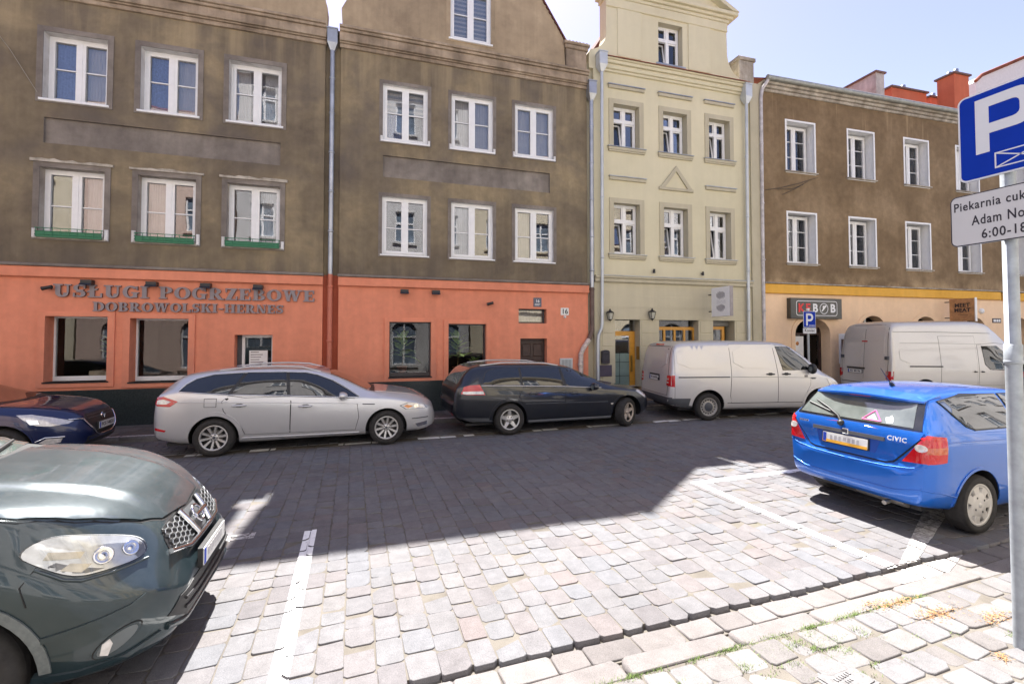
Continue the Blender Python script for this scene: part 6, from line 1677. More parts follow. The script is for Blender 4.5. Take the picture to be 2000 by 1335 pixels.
for v_ in 'RL':
    l_ = c.panel('headlamp', v_, [(3.70, .845), (3.86, .84), (4.08, .775), (4.30, .69), (4.26, .655), (4.10, .645), (3.95, .67), (3.82, .75)], CLEARL, .008, res=.05)
    c.panel('lamp_chrome', v_, [(3.82, .77), (3.95, .75), (3.98, .69), (3.88, .69)], CHROME, .012, l_, res=.04)
    c.panel('fog_lamp', v_, [(3.98, .40), (4.06, .455), (4.22, .44), (4.20, .38), (4.06, .36)], CLEARL, .01, res=.05)
    c.strip('fog_trim', v_, [(3.94, .42), (4.05, .475), (4.24, .46)], .022, CHROME, .016)
c.panel('lower_grille', 'F', [(-.50, .28), (.50, .28), (.46, .40), (-.46, .40)], BLACKP, .006)
c.mirror(2.78, .99, c.paint)
c.arch_trim(3.53, .32, .388, .42, c.paint, 2, 178, .008)
c.wheel(3.53, .79, .32, .215, .205, 'spokes', ALLOY); c.wheel(.83, .79, .32, .215, .205, 'spokes', ALLOY)

# ---------------- blue hatchback parked in the near bay, tail towards us
C_ = dict(L=4.14, zl=[(0, .36), (.06, .31), (.2, .28), (.5, .24), (1.2, .19), (3.2, .19), (3.9, .22), (4.14, .34)],
    w=[(0, .56), (.025, .66), (.07, .755), (.16, .815), (.35, .842), (.8, .848), (3.0, .848), (3.6, .82), (3.9, .72), (4.05, .6), (4.14, .45)],
    zs=[(0, .62), (.03, .68), (.055, .76), (.075, .96), (.12, 1.04), (.4, 1.08), (.9, 1.055), (2.0, .99), (2.9, .93), (3.3, .88), (3.8, .74), (4.14, .5)],
    zt=[(0, .66), (.04, .73), (.065, .80), (.08, 1.0), (.12, 1.085), (.20, 1.19), (.34, 1.365), (.42, 1.425), (.62, 1.455), (1.3, 1.475), (1.9, 1.46), (2.35, 1.38), (2.8, 1.17), (3.15, 1.0), (3.3, .96), (3.7, .86), (4.0, .70), (4.14, .54)],
    wt=[(0, .48), (.06, .62), (.12, .70), (.34, .60), (1.0, .605), (1.9, .59), (2.5, .60), (3.1, .70), (3.6, .66), (4.14, .4)],
    arches=[(.78, .305, .365, .85), (3.35, .305, .365, .84)])
c = Car('hatchback_car', (5.46, 3.86, 0), R(0), 'bright blue hatchback parked in the near bay with its tail facing the empty bay', P_BLUE, C_)
c.panel('rear_window', 'B', [(-.70, 1.085), (.70, 1.085), (.60, 1.355), (-.60, 1.355)], CARG, .007, res=.06)
rw = c.panel('rear_glass', 'B', [(-.62, 1.10), (.66, 1.10), (.585, 1.345), (-.55, 1.345)], CARGP, .011, res=.06)
tgp = [(-.78, 1.05), (-.70, 1.075), (.70, 1.075), (.78, 1.05), (.62, .86), (.44, .74), (-.44, .74), (-.62, .86)]
tg = c.panel('tailgate', 'B', [(.72, 1.07), (-.72, 1.07), (-.70, 1.0), (-.47, .735), (-.40, .715), (.40, .715), (.47, .735), (.70, 1.0)], c.paint, .010, res=.06)
c.panel('tailgate_gap', 'B', [(.74, 1.078), (-.74, 1.078), (-.715, .995), (-.48, .725), (-.405, .703), (.405, .703), (.48, .725), (.715, .995)], SEAM, .003, tg, res=.06)
c.panel('plate_recess', 'B', [(-.29, .775), (.36, .775), (.40, .93), (-.34, .93)], simple('recess_blue', (.01, .06, .32), .5), .013, tg, res=.06)
c.panel('garnish_bar', 'B', [(-.38, .925), (.44, .925), (.44, .965), (-.38, .965)], simple('garnish_grey', (.10, .105, .115), .4), .028, tg, res=.06)
em = MB(); h_, n_ = c.cast('B', .03, .955); em.bev(-.035, .035, -.01, 0, -.03, .03, .006)
em.build('emblem', [CHROME], tg, (h_.x - .034, .03, .96), (0, 0, R(-90)))
c.plate('B', .04, .85, '', yellow=True, off=.03, tilt=-6, blur=True)
tm = text_mesh('CIVIC', .068, .002, simple('satin_silver_letter', (.72, .72, .74), .5, .2, vary=.02), .0015, 1.15); h_, n_ = c.cast('B', -.50, .97)
link('lettering', tm, tg, (h_.x - .016, -.50, .972), (R(-8), 0, R(-90)))
m = MB(); [m.bev(-.06 + i * .026, -.04 + i * .026, -.004, 0, -.012, .012, .002) for i in range(5)]; h_, n_ = c.cast('B', .58, .99); m.build('small_badge', [CHROME], tg, (h_.x - .014, .58, 1.0), (0, 0, R(-90)))
m = MB(); P = [c.cast('B', y, z) for y, z in ((.10, 1.03), (.16, 1.10), (.34, 1.18), (.52, 1.245))]
m.tube([P[0][0] + P[0][1] * .02, P[1][0] + P[1][1] * .03, P[2][0] + P[2][1] * .03, P[3][0] + P[3][1] * .02], [.02, .016, .010, .006], 8)
P = [c.cast('B', y, z) for y, z in ((.20, 1.12), (.40, 1.165), (.60, 1.21))]; m.tube([p + n * .018 for p, n in P], .011, 6)
m.lathe([(0, -.05), (.03, -.045), (.035, 0)], 12, 'x', (c.cast('B', .11, 1.04)[0].x, .11, 1.04)); m.build('rear_wiper', [BLACKP], tg)
tri = [(-.30, 1.115), (-.10, 1.115), (-.20, 1.22)]; PINK = simple('pink_sticker', (.75, .08, .30), .5)
for i in range(3):
    a, b = tri[i], tri[(i + 1) % 3]; c.strip('sticker', 'B', [a, b], .014, PINK, .022, rw)
c.panel('sticker', 'B', [(-.25, 1.13), (-.15, 1.13), (-.20, 1.18)], WHITE, .014, rw, res=.04)
c.panel('sticker', 'B', [(-.42, 1.12), (-.36, 1.11), (-.33, 1.16), (-.36, 1.165), (-.38, 1.19), (-.41, 1.16)], WHITE, .014, rw, res=.04)
sp = MB(); prof = [(.235, 1.385), (.30, 1.345), (.42, 1.385), (.62, 1.45), (.62, 1.463), (.45, 1.452), (.30, 1.42), (.24, 1.405)]
n = 10; vs_ = []
for i in range(n + 1):
    y = -.60 + 1.2 * i / n; q = (abs(y) / .60) ** 4
    vs_ += [(px_ + .11 * q * (1 if px_ < .5 else 0), y, pz_ - .035 * (abs(y) / .6) ** 2) for px_, pz_ in prof]
k_ = len(prof); sp.add(vs_, [(i * k_ + j, i * k_ + (j + 1) % k_, (i + 1) * k_ + (j + 1) % k_, (i + 1) * k_ + j) for i in range(n) for j in range(k_)] + [tuple(range(k_ - 1, -1, -1)), tuple(n * k_ + j for j in range(k_))], 0, False)
spo = sp.build('roof_spoiler', [c.paint], c.root)
MB().box(.25, .27, -.12, .12, 1.37, 1.385).build('brake_lamp', [REDL], spo)
for v_ in 'RL':
    sg_ = -1 if v_ == 'R' else 1
    rl = lambda l: [(a * sg_, b) for a, b in (l if sg_ > 0 else l[::-1])]
    l_ = c.panel('tail_lamp', 'B', rl([(.555, .755), (.80, .775), (.815, 1.035), (.745, 1.05), (.715, 1.0)]), REDL, .012, res=.04)
    c.panel('lamp_window', 'B', rl([(.715 + .048 * math.cos(R(a)), .92 + .038 * math.sin(R(a))) for a in range(0, 360, 24)]), CLEARL, .017, l_, res=.04)
    c.panel('tail_lamp', v_, [(.05, .765), (.255, .79), (.285, 1.035), (.10, 1.05)], REDL, .012, res=.04)
    c.panel('indicator', v_, [(.08, .87), (.262, .875), (.27, .94), (.09, .935)], simple('amber_red_lens', (.45, .08, .03), .2, coat=1, vary=.2, scale=40), .016, l_, res=.04)
    c.strip('bumper_edge', 'B', rl([(.02, .665), (.40, .675), (.62, .70), (.76, .735)]), .007, c.paint, .006)
    c.strip('bumper_crease', 'B', rl([(.0, .44), (.5, .45), (.72, .50)]), .010, c.paint, .006)
    c.strip('bumper_crease', v_, [(.05, .50), (.2, .48), (.42, .42)], .014, c.paint, .010)
    c.strip('crease', v_, [(.25, .985), (.9, .97), (2.2, .92), (3.2, .85)], .012, c.paint, .010)
c.windows([[(.50, 1.365), (.58, 1.24), (.68, 1.125), (.80, 1.085), (1.52, 1.07), (1.56, 1.40), (.95, 1.415)], [(1.62, 1.40), (1.62, 1.07), (2.78, 1.0), (2.62, 1.12), (2.2, 1.345), (2.0, 1.39)]])
c.door([(1.55, 1.03), (1.53, .5), (1.62, .30), (2.88, .28), (2.93, .6), (2.86, .93)], handle=(1.66, 1.86, .90))
c.panel('windscreen', 'T', [(2.38, -.56), (2.75, -.60), (3.08, -.68), (3.18, 0), (3.08, .68), (2.75, .60), (2.38, .56), (2.32, 0)], CARG, .006, res=.1)
c.panel('bonnet', 'T', [(3.22, -.70), (3.6, -.68), (3.95, -.50), (4.02, 0), (3.95, .50), (3.6, .68), (3.22, .70)], c.paint, .006, res=.1)
c.arch_trim(.78, .305, .367, .395, c.paint, 2, 178, .008); c.arch_trim(3.35, .305, .367, .395, c.paint, 2, 178, .008)
c.mirror(2.72, 1.02, c.paint)
h_, n_ = c.cast('T', .80, 0)
a_ = MB(); a_.tube([h_ + Vector((.03, 0, -.005)), h_ + Vector((0, 0, .03)), h_ + Vector((-.02, 0, .045))], [.03, .022, .012], 8); a_.tube([h_ + Vector((-.015, 0, .04)), h_ + Vector((-.15, .02, .22))], [.007, .004], 6); a_.build('aerial', [BLACKP], c.root)
m = MB(); m.tube([(.22, -.50, .30), (.25, .02, .30)], .075, 14); m.tube([(.16, -.36, .265), (.06, -.36, .255)], .024, 10); m.build('silencer', [simple('dull_steel', (.33, .31, .28), .45, .7, vary=.3)], c.root)
HUBC = simple('silver_wheel_cover', (.52, .50, .47), .45, .25, vary=.12)
c.wheel(.78, .745, .305, .215, .195, 'cover', HUBC, n=7); c.wheel(3.35, .745, .305, .215, .195, 'cover', HUBC, n=7)
MB().box(.25, 3.8, -.60, .60, .22, .28).build('underbody', [BLACKP], c.root)

# ---------------- another blue car far down the street
e0 = Car('hatchback_car', (19.0, 8.6, 0), R(-9), 'dark blue car half hidden behind the sign post beyond the tall pale van', P_NAVY, M_, group='cars parked along the far kerb')
e0.windows([[(1.2, 1.40), (1.9, 1.39), (2.3, 1.28), (2.75, 1.06), (2.85, .98), (1.2, 1.02)], [(.55, 1.1), (.7, 1.3), (1.12, 1.39), (1.12, 1.02)]])
e0.panel('rear_window', 'B', [(-.62, 1.08), (.62, 1.08), (.54, 1.34), (-.54, 1.34)], CARG, .008)
for sg_ in (-1, 1): e0.panel('tail_lamp', 'B', [(sg_ * a, b) for a, b in ([(.45, .85), (.80, .85), (.80, 1.0), (.5, 1.0)] if sg_ > 0 else [(.45, .85), (.5, 1.0), (.80, 1.0), (.80, .85)])], REDL, .01)
e0.wheel(.83, .79, .32, .215, .205, 'spokes', ALLOY); e0.wheel(3.53, .79, .32, .215, .205, 'spokes', ALLOY)

# ---------------- dusty crossover in the near left bay
Q_ = dict(L=4.54, zl=[(0, .40), (.3, .30), (1, .22), (3.9, .21), (4.2, .20), (4.38, .21), (4.48, .24), (4.54, .32)],
    w=[(0, .6), (.1, .78), (.4, .87), (1, .892), (3.5, .892), (3.85, .888), (4.05, .868), (4.2, .825), (4.32, .765), (4.42, .68), (4.50, .575), (4.54, .47)],
    zs=[(0, .75), (.1, 1.0), (.6, 1.1), (2, 1.06), (3.0, 1.02), (3.45, .995), (3.7, .965), (3.88, .91), (4.02, .83), (4.16, .745), (4.30, .675), (4.42, .62), (4.54, .52)],
    zt=[(0, .8), (.1, 1.1), (.3, 1.4), (.6, 1.58), (1.4, 1.65), (2.0, 1.63), (2.35, 1.57), (2.7, 1.42), (3.05, 1.28), (3.2, 1.235), (3.4, 1.215), (3.7, 1.18), (3.95, 1.125), (4.12, 1.065), (4.26, .985), (4.35, .91), (4.42, .82), (4.49, .70), (4.54, .58)],
    wt=[(0, .5), (.4, .66), (2, .64), (2.5, .66), (3.0, .76), (3.3, .80), (3.6, .79), (3.85, .745), (4.05, .66), (4.2, .57), (4.34, .47), (4.44, .42), (4.54, .34)],
    arches=[(.85, .34, .40, .89), (3.60, .34, .405, .885)])
c = Car('crossover_car', (-5.52, 3.93, 0), R(0), 'dusty dark grey-green crossover car at the near left with a wide pale headlamp', P_GREEN, Q_)
bon = lambda x, y: (.024 * (1 - min(1, max(0, (abs(y) - (.47 - .17 * (x - 3.3))) / .05))) + .004 * min(1, max(0, (abs(y) - .1) / .35))) * min(1, max(0, (4.42 - x) / .25))
c.panel('bonnet', 'T', [(3.25, -.80), (3.6, -.795), (3.85, -.755), (4.05, -.665), (4.18, -.575), (4.29, -.47), (4.355, -.34), (4.385, 0), (4.355, .34), (4.29, .47), (4.18, .575), (4.05, .665), (3.85, .755), (3.6, .795), (3.25, .80), (3.30, 0)], c.paint, .008, res=.032, bulge=bon)
c.panel('bonnet_gap', 'T', [(3.24, -.81), (3.6, -.806), (3.855, -.766), (4.058, -.676), (4.19, -.585), (4.30, -.478), (4.366, -.345), (4.396, 0), (4.366, .345), (4.30, .478), (4.19, .585), (4.058, .676), (3.855, .766), (3.6, .806), (3.24, .81), (3.28, 0)], SEAM, .002, res=.06)
c.panel('windscreen', 'T', [(2.42, -.60), (2.8, -.68), (3.12, -.745), (3.20, -.4), (3.225, 0), (3.20, .4), (3.12, .745), (2.8, .68), (2.42, .60), (2.36, 0)], CARGP, .008, res=.08)
c.panel('cowl', 'T', [(3.14, -.70), (3.25, -.71), (3.30, 0), (3.25, .71), (3.14, .70), (3.22, 0)], BLACKP, .005, res=.08)
for y0, y1 in ((-.70, .02), (.0, .62)):
    P = [c.cast('T', x, y) for x, y in ((3.20, y0), (3.16, y0 + (y1 - y0) * .5), (3.08, y1))]
    MB().tube([p + n * .03 for p, n in P], .012, 6).build('wiper', [BLACKP], c.root)
c.windows([[(2.1, 1.50), (2.5, 1.38), (2.85, 1.18), (2.95, 1.07), (2.1, 1.1)], [(1.2, 1.53), (2.04, 1.51), (2.04, 1.1), (1.2, 1.12)]])
c.door([(2.1, 1.06), (2.1, .4), (3.05, .38), (3.12, .8), (3.05, 1.02)], handle=(2.18, 2.42, .95))
CHR2 = simple('lamp_reflector', (.72, .73, .72), .25, .45, vary=.18, scale=14)
AMB2 = simple('warm_lamp_reflector', (.58, .53, .42), .25, .5, vary=.2, scale=18)
for v_ in 'RL':
    sg_ = -1 if v_ == 'R' else 1
    op = [(3.88, .95), (3.965, 1.008), (4.12, .966), (4.275, .897), (4.335, .845), (4.362, .778), (4.31, .768), (4.225, .774), (4.15, .780), (4.085, .806), (3.97, .882)]
    ctr = Vector((4.15, .87)); inn = [tuple(ctr + (Vector(p) - ctr) * .97) for p in op]
    hl = c.panel('headlamp', v_, op, SEAM, .002, res=.03, smooth_poly=2)
    c.panel('lamp_bowl', v_, inn, CHR2, .005, hl, res=.018, smooth_poly=2, bulge=lambda x, z: .0035 + .0030 * math.sin((x * .9 + z * 1.6) * 62) * (1 if x < 4.13 else .15))
    c.panel('lamp_band', v_, [(3.99, .90), (4.12, .865), (4.13, .89), (4.0, .93)], AMB2, .012, hl, res=.03)
    c.panel('lamp_band', v_, [(4.06, .835), (4.14, .80), (4.17, .825), (4.09, .855)], AMB2, .012, hl, res=.03)
    c.panel('lamp_band', v_, [(4.0, .865), (4.09, .815), (4.16, .79), (4.22, .785), (4.12, .83), (4.04, .875)], simple('lamp_inner_grey', (.16, .16, .165), .3, vary=.3, scale=30), .0105, hl, res=.03)  # dark grey strip inside the lamp
    c.panel('lamp_band', v_, [(4.335, .83), (4.352, .785), (4.33, .777), (4.312, .80), (4.315, .85)], simple('lamp_inner_grey', (.16, .16, .165), .3), .0105, hl, res=.03)
    for x_, z_, r_ in ((4.20, .845, .047), (4.29, .835, .042)):
        h_, n_ = c.cast(v_, x_, z_); mm = MB(); mm.lathe([(r_, .0), (r_ * 1.04, .012), (r_ * .9, .016), (r_ * .55, .002), (r_ * .2, .010), (0, .012)], 20, 'z')
        o = mm.build('lamp_lens', [CHROME], hl); q = n_.to_track_quat('Z', 'Y'); o.rotation_euler = q.to_euler(); o.location = h_ + n_ * .004
    c.panel('lamp_cover', v_, [tuple(ctr + (Vector(p) - ctr) * .99) for p in op], LENS, .018, hl, res=.03, thick=-.004, smooth_poly=2)
    c.strip('lamp_trim', v_, [(3.97, .868), (4.085, .790), (4.15, .764), (4.25, .756), (4.37, .756)], .016, c.paint, .016)
    fg = [(4.30 + .095 * math.cos(R(a)), .40 + .055 * math.sin(R(a)) + .045 * math.cos(R(a))) for a in range(0, 360, 18)]
    f_ = c.panel('fog_lamp', v_, fg, SEAM, .003, res=.03)
    c.panel('fog_bezel', v_, [(4.30 + (p[0] - 4.30) * .94, .40 + (p[1] - .40) * .94) for p in fg], c.paint, .006, f_, res=.03)
    c.panel('fog_blank', v_, [(4.30 + (p[0] - 4.30) * .80, .40 + (p[1] - .40) * .80) for p in fg], simple('fog_blank_grey', (.10, .115, .12), .35, vary=.2), .009, f_, res=.03)
    c.panel('fog_lens', v_, [(4.235, .355), (4.265, .34), (4.285, .40), (4.275, .43), (4.245, .41)], CLEARL, .013, f_, res=.03)
    c.strip('bumper_seam', v_, [(3.975, .875), (3.93, .80), (3.96, .70)], .007, SEAM, .004)
    c.strip('wing_crease', v_, [(3.2, .90), (3.6, .875), (3.83, .86)], .012, c.paint, .012)
    c.panel('bumper_lip', v_, [(3.97, .30), (4.15, .275), (4.34, .285), (4.45, .325), (4.455, .345), (4.33, .310), (4.15, .305), (3.98, .335)], c.paint, .014, res=.04)
    sw = [(4.02, .50), (4.15, .515), (4.27, .53), (4.37, .555), (4.41, .59), (4.40, .60), (4.35, .575), (4.24, .555), (4.12, .54), (4.02, .53)]
    c.panel('bumper_swage', v_, sw, c.paint, .010, res=.03)
gp_ = [(-.46, .735), (-.30, .692), (.30, .692), (.46, .735), (.45, .80), (.42, .858), (.30, .872), (-.30, .872), (-.42, .858), (-.45, .80)]
g = c.panel('grille', 'F', gp_, BLACKP, .004, res=.04)
hx = MB(); rr = .030
def fr(y, z, o=.012):
    h_, n_ = c.cast('F', y, z); return h_ + n_ * o
for side in (-1, 1):
    for j in range(-1, 6):
        for i in range(0, 6):
            y = side * (.185 + i * .052); z = .695 + j * .033 + (i % 2) * .0165
            q = [(y + .034 * math.cos(R(a)), z + .0172 * math.sin(R(a))) for a in range(0, 361, 60)]
            for a_, b_ in zip(q[:-1], q[1:]):
                if all(.165 < abs(p[0]) < .44 and .70 + .2 * max(0, abs(p[0]) - .30) < p[1] < .862 for p in (a_, b_)): hx.tube([fr(*a_), fr(*b_)], .0028, 5, cap=False)
hx.build('grille_mesh', [simple('grille_chrome', (.40, .42, .43), .3, .8)], g, kind='stuff')
for side in (-1, 1):
    vb = MB(); A_ = [(side * .175, .872), (side * .16, .80), (side * .125, .70)]
    vb.tube([fr(*p, .022) for p in A_], [.019, .021, .021], 8); vb.build('grille_strut', [CHROME], g)
m = MB(); m.tube([fr(-.465, .73, .012), fr(-.30, .686, .014), fr(-.11, .684, .02), fr(0, .684, .022), fr(.11, .684, .02), fr(.30, .686, .014), fr(.465, .73, .012)], .017, 8); m.build('grille_trim', [CHROME], g)
m = MB(); h_, n_ = c.cast('F', 0, .79); q = n_.to_track_quat('Z', 'Y')
m.lathe([(.052, 0), (.056, .012), (.068, .012), (.072, 0)], 28, 'z', closed=True); em = m.build('emblem_ring', [CHROME], g, h_ + n_ * .028, q.to_euler())
m = MB(); m.tube([fr(-.098, .79, .048), fr(.098, .79, .048)], .016, 8); m.build('emblem_bar', [CHROME], g)
c.panel('grille_field', 'F', [(-.10, .70), (.10, .70), (.13, .855), (-.13, .855)], simple('grille_grey', (.09, .095, .10), .35), .008, g, res=.04)
lg = c.panel('lower_grille', 'F', [(-.60, .40), (-.40, .30), (.40, .30), (.60, .40), (.52, .475), (.36, .50), (-.36, .50), (-.52, .475)], BLACKP, .006, res=.04)
for z_ in (.375, .43): c.strip('slat', 'F', [(-.48, z_ + .01), (-.2, z_ - .004), (.2, z_ - .004), (.48, z_ + .01)], .020, simple('slat_dark', (.03, .03, .032), .4), .018, lg)
c.strip('lip', 'F', [(-.60, .345), (-.4, .285), (.4, .285), (.60, .345)], .04, c.paint, .012, None)
c.plate('F', 0, .585, '', off=.035, tilt=0, blur=True)
c.arch_trim(3.60, .34, .408, .455, simple('arch_highlight_grey_green', (.12, .135, .135), .5, vary=.25, scale=30), 0, 180, .010)  # lip coloured lighter than the body paint to imitate its edge highlight
c.mirror(2.85, 1.08, c.paint)
c.wheel(3.60, .79, .345, .225, .215, 'spokes', ALLOY); c.wheel(.85, .79, .345, .225, .215, 'spokes', ALLOY)
MB().box(.3, 4.3, -.65, .65, .24, .30).build('underbody', [BLACKP], c.root)

# ------------------------------------------------------------------ parking signs
def sign_plate(parent, name, x0, x1, z0, z1, r, face, edge, y=-.055, t=.006):
    MB().prism(rrect(x0, x1, z0, z1, r, 6), y, y + t).build(name, [GALV], parent)
    o = parent.children[-1] if False else None
SH = .062
ps = empty('parking_sign', (4.285, 1.875, 0), R(-90), 'tall galvanised post with blue P sign and white bakery plate at the right edge', 'street sign')
MB().tube([(0, 0, -.06), (0, 0, 1.98)], .043, 20).build('post', [GALV], ps)
p2 = MB(); p2.tube([(0, 0, 1.90), (0, 0, 2.02), (0, 0, 2.025), (0, 0, 3.78)], [.0475, .0475, .040, .040], 20); p2.lathe([(.044, 1.885), (.0495, 1.89), (.0495, 1.91), (.044, 1.915)], 20, 'z'); p2.build('post_sleeve', [GALV], ps)
MB().tube([(0, 0, 3.78), (0, 0, 3.79)], .042, 16).build('post_cap', [BLACKP], ps)
def rounded_panel(parent, nm, x0, x1, z0, z1, r, y0, y1, m): return MB().prism(rrect(x0, x1, z0, z1, r, 7), y0, y1).build(nm, [m], parent)
bl = rounded_panel(ps, 'blue_sign', -.30 + SH, .205 + SH, 3.195, 3.82, .045, -.060, -.048, GALV)
rounded_panel(bl, 'white_border', -.299 + SH, .204 + SH, 3.196, 3.819, .045, -.0612, -.0602, SIGNW)
rounded_panel(bl, 'blue_field', -.288 + SH, .193 + SH, 3.207, 3.808, .036, -.0624, -.0614, SIGNB)
m = MB(); P_ = [(-.20, 3.375), (-.125, 3.375), (-.125, 3.505), (-.02, 3.505)] + [(.02 + .09 * math.cos(R(a)), 3.595 + .09 * math.sin(R(a))) for a in range(-90, 1, 15)] + [(.02 + .09 * math.cos(R(a)), 3.675 + .09 * math.sin(R(a))) for a in range(0, 91, 15)] + [(-.20, 3.765)]
m.plate(P_, [[(-.125, 3.575), (.0, 3.575)] + [(.0 + .035 * math.cos(R(a)), 3.61 + .035 * math.sin(R(a))) for a in range(-60, 1, 30)] + [(.0 + .035 * math.cos(R(a)), 3.66 + .035 * math.sin(R(a))) for a in range(0, 91, 30)] + [(-.125, 3.695)]], -.0636, -.0626)
m.v = [(a_ + SH, b_, c_) for a_, b_, c_ in m.v]; m.build('letter', [SIGNW], bl)
m = MB(); m.plate(rect(-.10, .165, 3.245, 3.355), [rect(-.092, .157, 3.253, 3.347)], -.0636, -.0626)
for a_, b_ in (((-.096, 3.249), (.161, 3.351)), ((-.096, 3.351), (.161, 3.249))):
    d = Vector((b_[0] - a_[0], b_[1] - a_[1])).normalized(); nx, nz = -d.y * .004, d.x * .004
    m.add([(a_[0] - nx, -.0638, a_[1] - nz), (b_[0] - nx, -.0638, b_[1] - nz), (b_[0] + nx, -.0638, b_[1] + nz), (a_[0] + nx, -.0638, a_[1] + nz)], [(0, 1, 2, 3)])
m.v = [(a_ + SH, b_, c_) for a_, b_, c_ in m.v]; m.build('crossed_box', [SIGNW], bl)
wp = rounded_panel(ps, 'white_plate', -.36 + SH, .30, 2.735, 3.105, .04, -.060, -.050, GALV)
rounded_panel(wp, 'dark_border', -.359 + SH, .299, 2.736, 3.104, .04, -.0612, -.0602, INK)
rounded_panel(wp, 'white_field', -.352 + SH, .292, 2.743, 3.097, .034, -.0624, -.0614, simple('plate_pale', (.52, .52, .53), .4, vary=.02))
for t_, z_, sz in (('Piekarnia cukiernia', 3.02, .088), ('Adam Nowak', 2.905, .096), ('6:00-18:00', 2.80, .092)):
    tm = text_mesh(t_, sz, .0006, INK, .0012, 1.12)
    ww = max(v.co.x for v in tm.vertices) - min(v.co.x for v in tm.vertices); mx = {'P': .55, 'A': .40, '6': .33}[t_[0]]
    tm.transform(Matrix.Scale(mx / ww, 4, (1, 0, 0))); link('lettering', tm, wp, ({'P': .0, 'A': .025, '6': .045}[t_[0]], -.0632, z_))
for z_ in (2.80, 3.05, 3.30, 3.70):
    m = MB(); m.lathe([(.0415, -.018), (.049, -.016), (.049, .016), (.0415, .018)], 18, 'z', (0, 0, z_)); m.box(-.05, .05, -.05, -.035, z_ - .016, z_ + .016); m.build('clamp', [GALV], ps)

k2 = empty('parking_sign', (13.75, 10.85, .0), R(-4), 'small distant blue P sign with Koniec plate in front of the arched door', 'street sign')
MB().tube([(0, 0, 0), (0, 0, 2.95)], .035, 12).build('post', [GALV], k2)
MB().tube([(0, 0, 2.9), (0, 0, 2.95)], .05, 12).build('post_cap', [WHITE], k2)
kb = rounded_panel(k2, 'blue_sign', -.245, .245, 2.34, 2.86, .03, -.058, -.046, GALV)
rounded_panel(kb, 'white_border', -.244, .244, 2.341, 2.859, .03, -.0592, -.0582, SIGNW); rounded_panel(kb, 'blue_field', -.232, .232, 2.353, 2.847, .024, -.0612, -.0594, SIGNB)
m = MB(); P_ = [(-.14, 2.40), (-.075, 2.40), (-.075, 2.54), (.02, 2.54)] + [(.02 + .125 * math.cos(R(a)), 2.665 + .125 * math.sin(R(a))) for a in range(-90, 91, 18)] + [(-.14, 2.79)]
m.plate(P_, [[(-.075, 2.605), (.01, 2.605)] + [(.01 + .06 * math.cos(R(a)), 2.665 + .06 * math.sin(R(a))) for a in range(-72, 91, 18)] + [(-.075, 2.725)]], -.0626, -.0614); m.build('letter', [SIGNW], kb)
m = MB(); [m.box(-.03 + i * .035, -.01 + i * .035, -.0624, -.0614, 2.39, 2.42) for i in range(7)]; m.build('small_print', [SIGNW], kb)
kp = rounded_panel(k2, 'white_plate', -.26, .26, 2.15, 2.325, .015, -.058, -.046, GALV)
rounded_panel(kp, 'white_field', -.252, .252, 2.158, 2.317, .012, -.0600, -.0582, SIGNW)
link('lettering', text_mesh('Koniec', .14, .0008, INK, .002, 1.05), kp, (0, -.0612, 2.245))

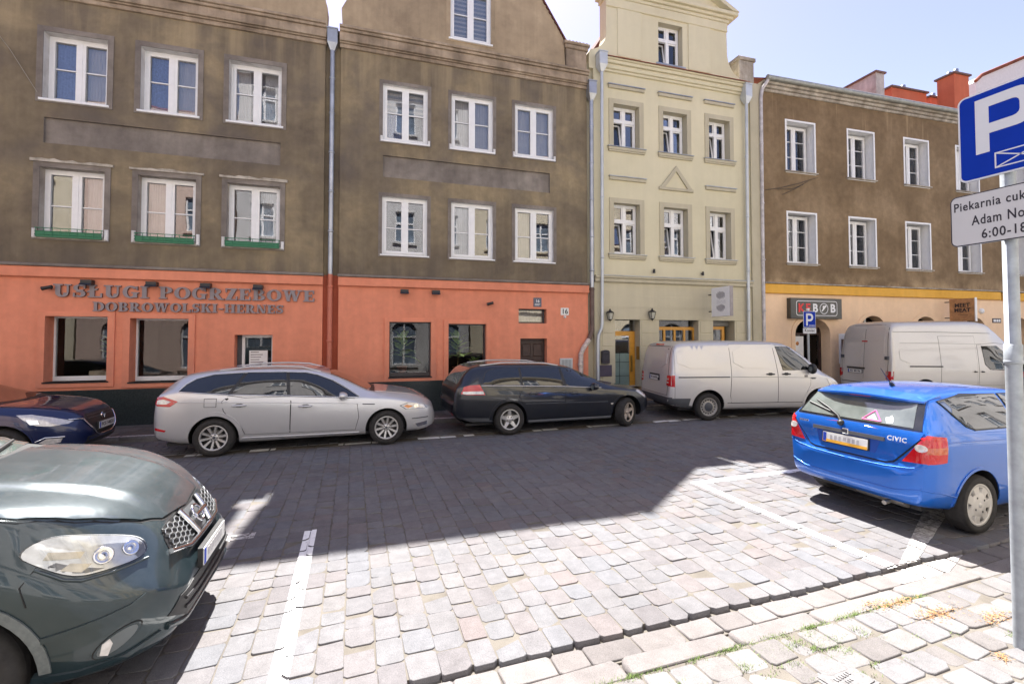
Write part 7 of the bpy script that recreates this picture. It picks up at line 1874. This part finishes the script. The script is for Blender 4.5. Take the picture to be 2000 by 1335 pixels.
# ------------------------------------------------------------------ houses behind the viewer: seen in the panes and paint
OPPG = simple('pale_blue_pane', (.15, .19, .24), .15, vary=.5, scale=1.3)
def opposite(name, x0, x1, hgt, mat, label, nfl, roofm):
    o = empty(name, (x0, -2.3, 0), 0, label, 'house', 'town houses behind the viewpoint')
    W = x1 - x0; n = max(2, int(W / 2.5)); holes = []; st = (hgt - 3.9) / nfl
    xs = [(W / n * (i + .5) - .55, W / n * (i + .5) + .55) for i in range(n)]
    for f in range(nfl):
        for a, b in xs: holes.append(rect(a, b, 4.3 + st * f, 4.3 + st * f + 1.75))
    for a, b in xs: holes.append(arch(a - .15, b + .15, .4, 2.3, 2.9, 8))
    m = MB(); m.plate(rect(0, W, 0, hgt), holes, -.3, 0)
    m.add([(0, -9, 0), (W, -9, 0), (W, -9, hgt), (0, -9, hgt), (0, -.3, hgt), (W, -.3, hgt), (0, -.3, 0), (W, -.3, 0)], [(0, 1, 2, 3), (3, 2, 5, 4), (0, 3, 4, 6), (1, 7, 5, 2)]); m.build('wall', [mat], o)
    wm = None
    for h_ in holes:
        a, b, z0 = h_[0][0], h_[1][0], h_[0][1]; zz = max(p[1] for p in h_)
        f = MB(); w = b - a; hh = zz - z0
        f.box(0, .07, -.18, -.1, 0, hh); f.box(w - .07, w, -.18, -.1, 0, hh); f.box(w / 2 - .05, w / 2 + .05, -.18, -.1, 0, hh); f.box(.07, w - .07, -.179, -.101, hh * .62, hh * .62 + .09); f.box(.07, w - .07, -.179, -.101, 0, .07); f.box(.07, w - .07, -.179, -.101, hh - .07, hh)
        wo = f.build('window', [PVC], o, (a, 0, z0))
        MB().box(.07, w - .07, -.16, -.15, .07, hh - .07).build('pane', [OPPG], wo)
        MB().box(-.12, w + .12, -.02, .10, -.12, 0).build('sill', [mat], wo)
    m = MB(); m.box(-.02, W + .02, .0, .28, hgt - .45, hgt - .15); m.box(-.02, W + .02, 0, .40, hgt - .15, hgt + .05); m.box(0, W, 0, .12, 3.5, 3.75); m.build('cornice', [mat], o)
    m = MB(); m.add([(0, .42, hgt + .05), (W, .42, hgt + .05), (W, -4.5, hgt + 2.2), (0, -4.5, hgt + 2.2), (0, -9.2, hgt), (W, -9.2, hgt)], [(0, 3, 2, 1), (3, 4, 5, 2), (0, 4, 3), (1, 2, 5)]); m.build('roof', [roofm], o)
opposite('town_house', -26, -14.1, 12.0, OPPY, 'pale yellow house behind the viewpoint, far left', 3, TILE)
opposite('town_house', -14, -7.1, 13.6, OPPP, 'pale pink house behind the viewpoint', 3, TILE)
opposite('town_house', -7, 5.5, 16.6, OPPW, 'tall pale grey house directly behind the viewpoint', 4, TILE)
opposite('town_house', 5.6, 17.5, 13.0, OPPY, 'pale yellow house behind the viewpoint, across from the kebab shop', 3, TILE)
opposite('town_house', 17.6, 34, 13.5, OPPW, 'pale grey house behind the viewpoint, far right', 3, TILE)
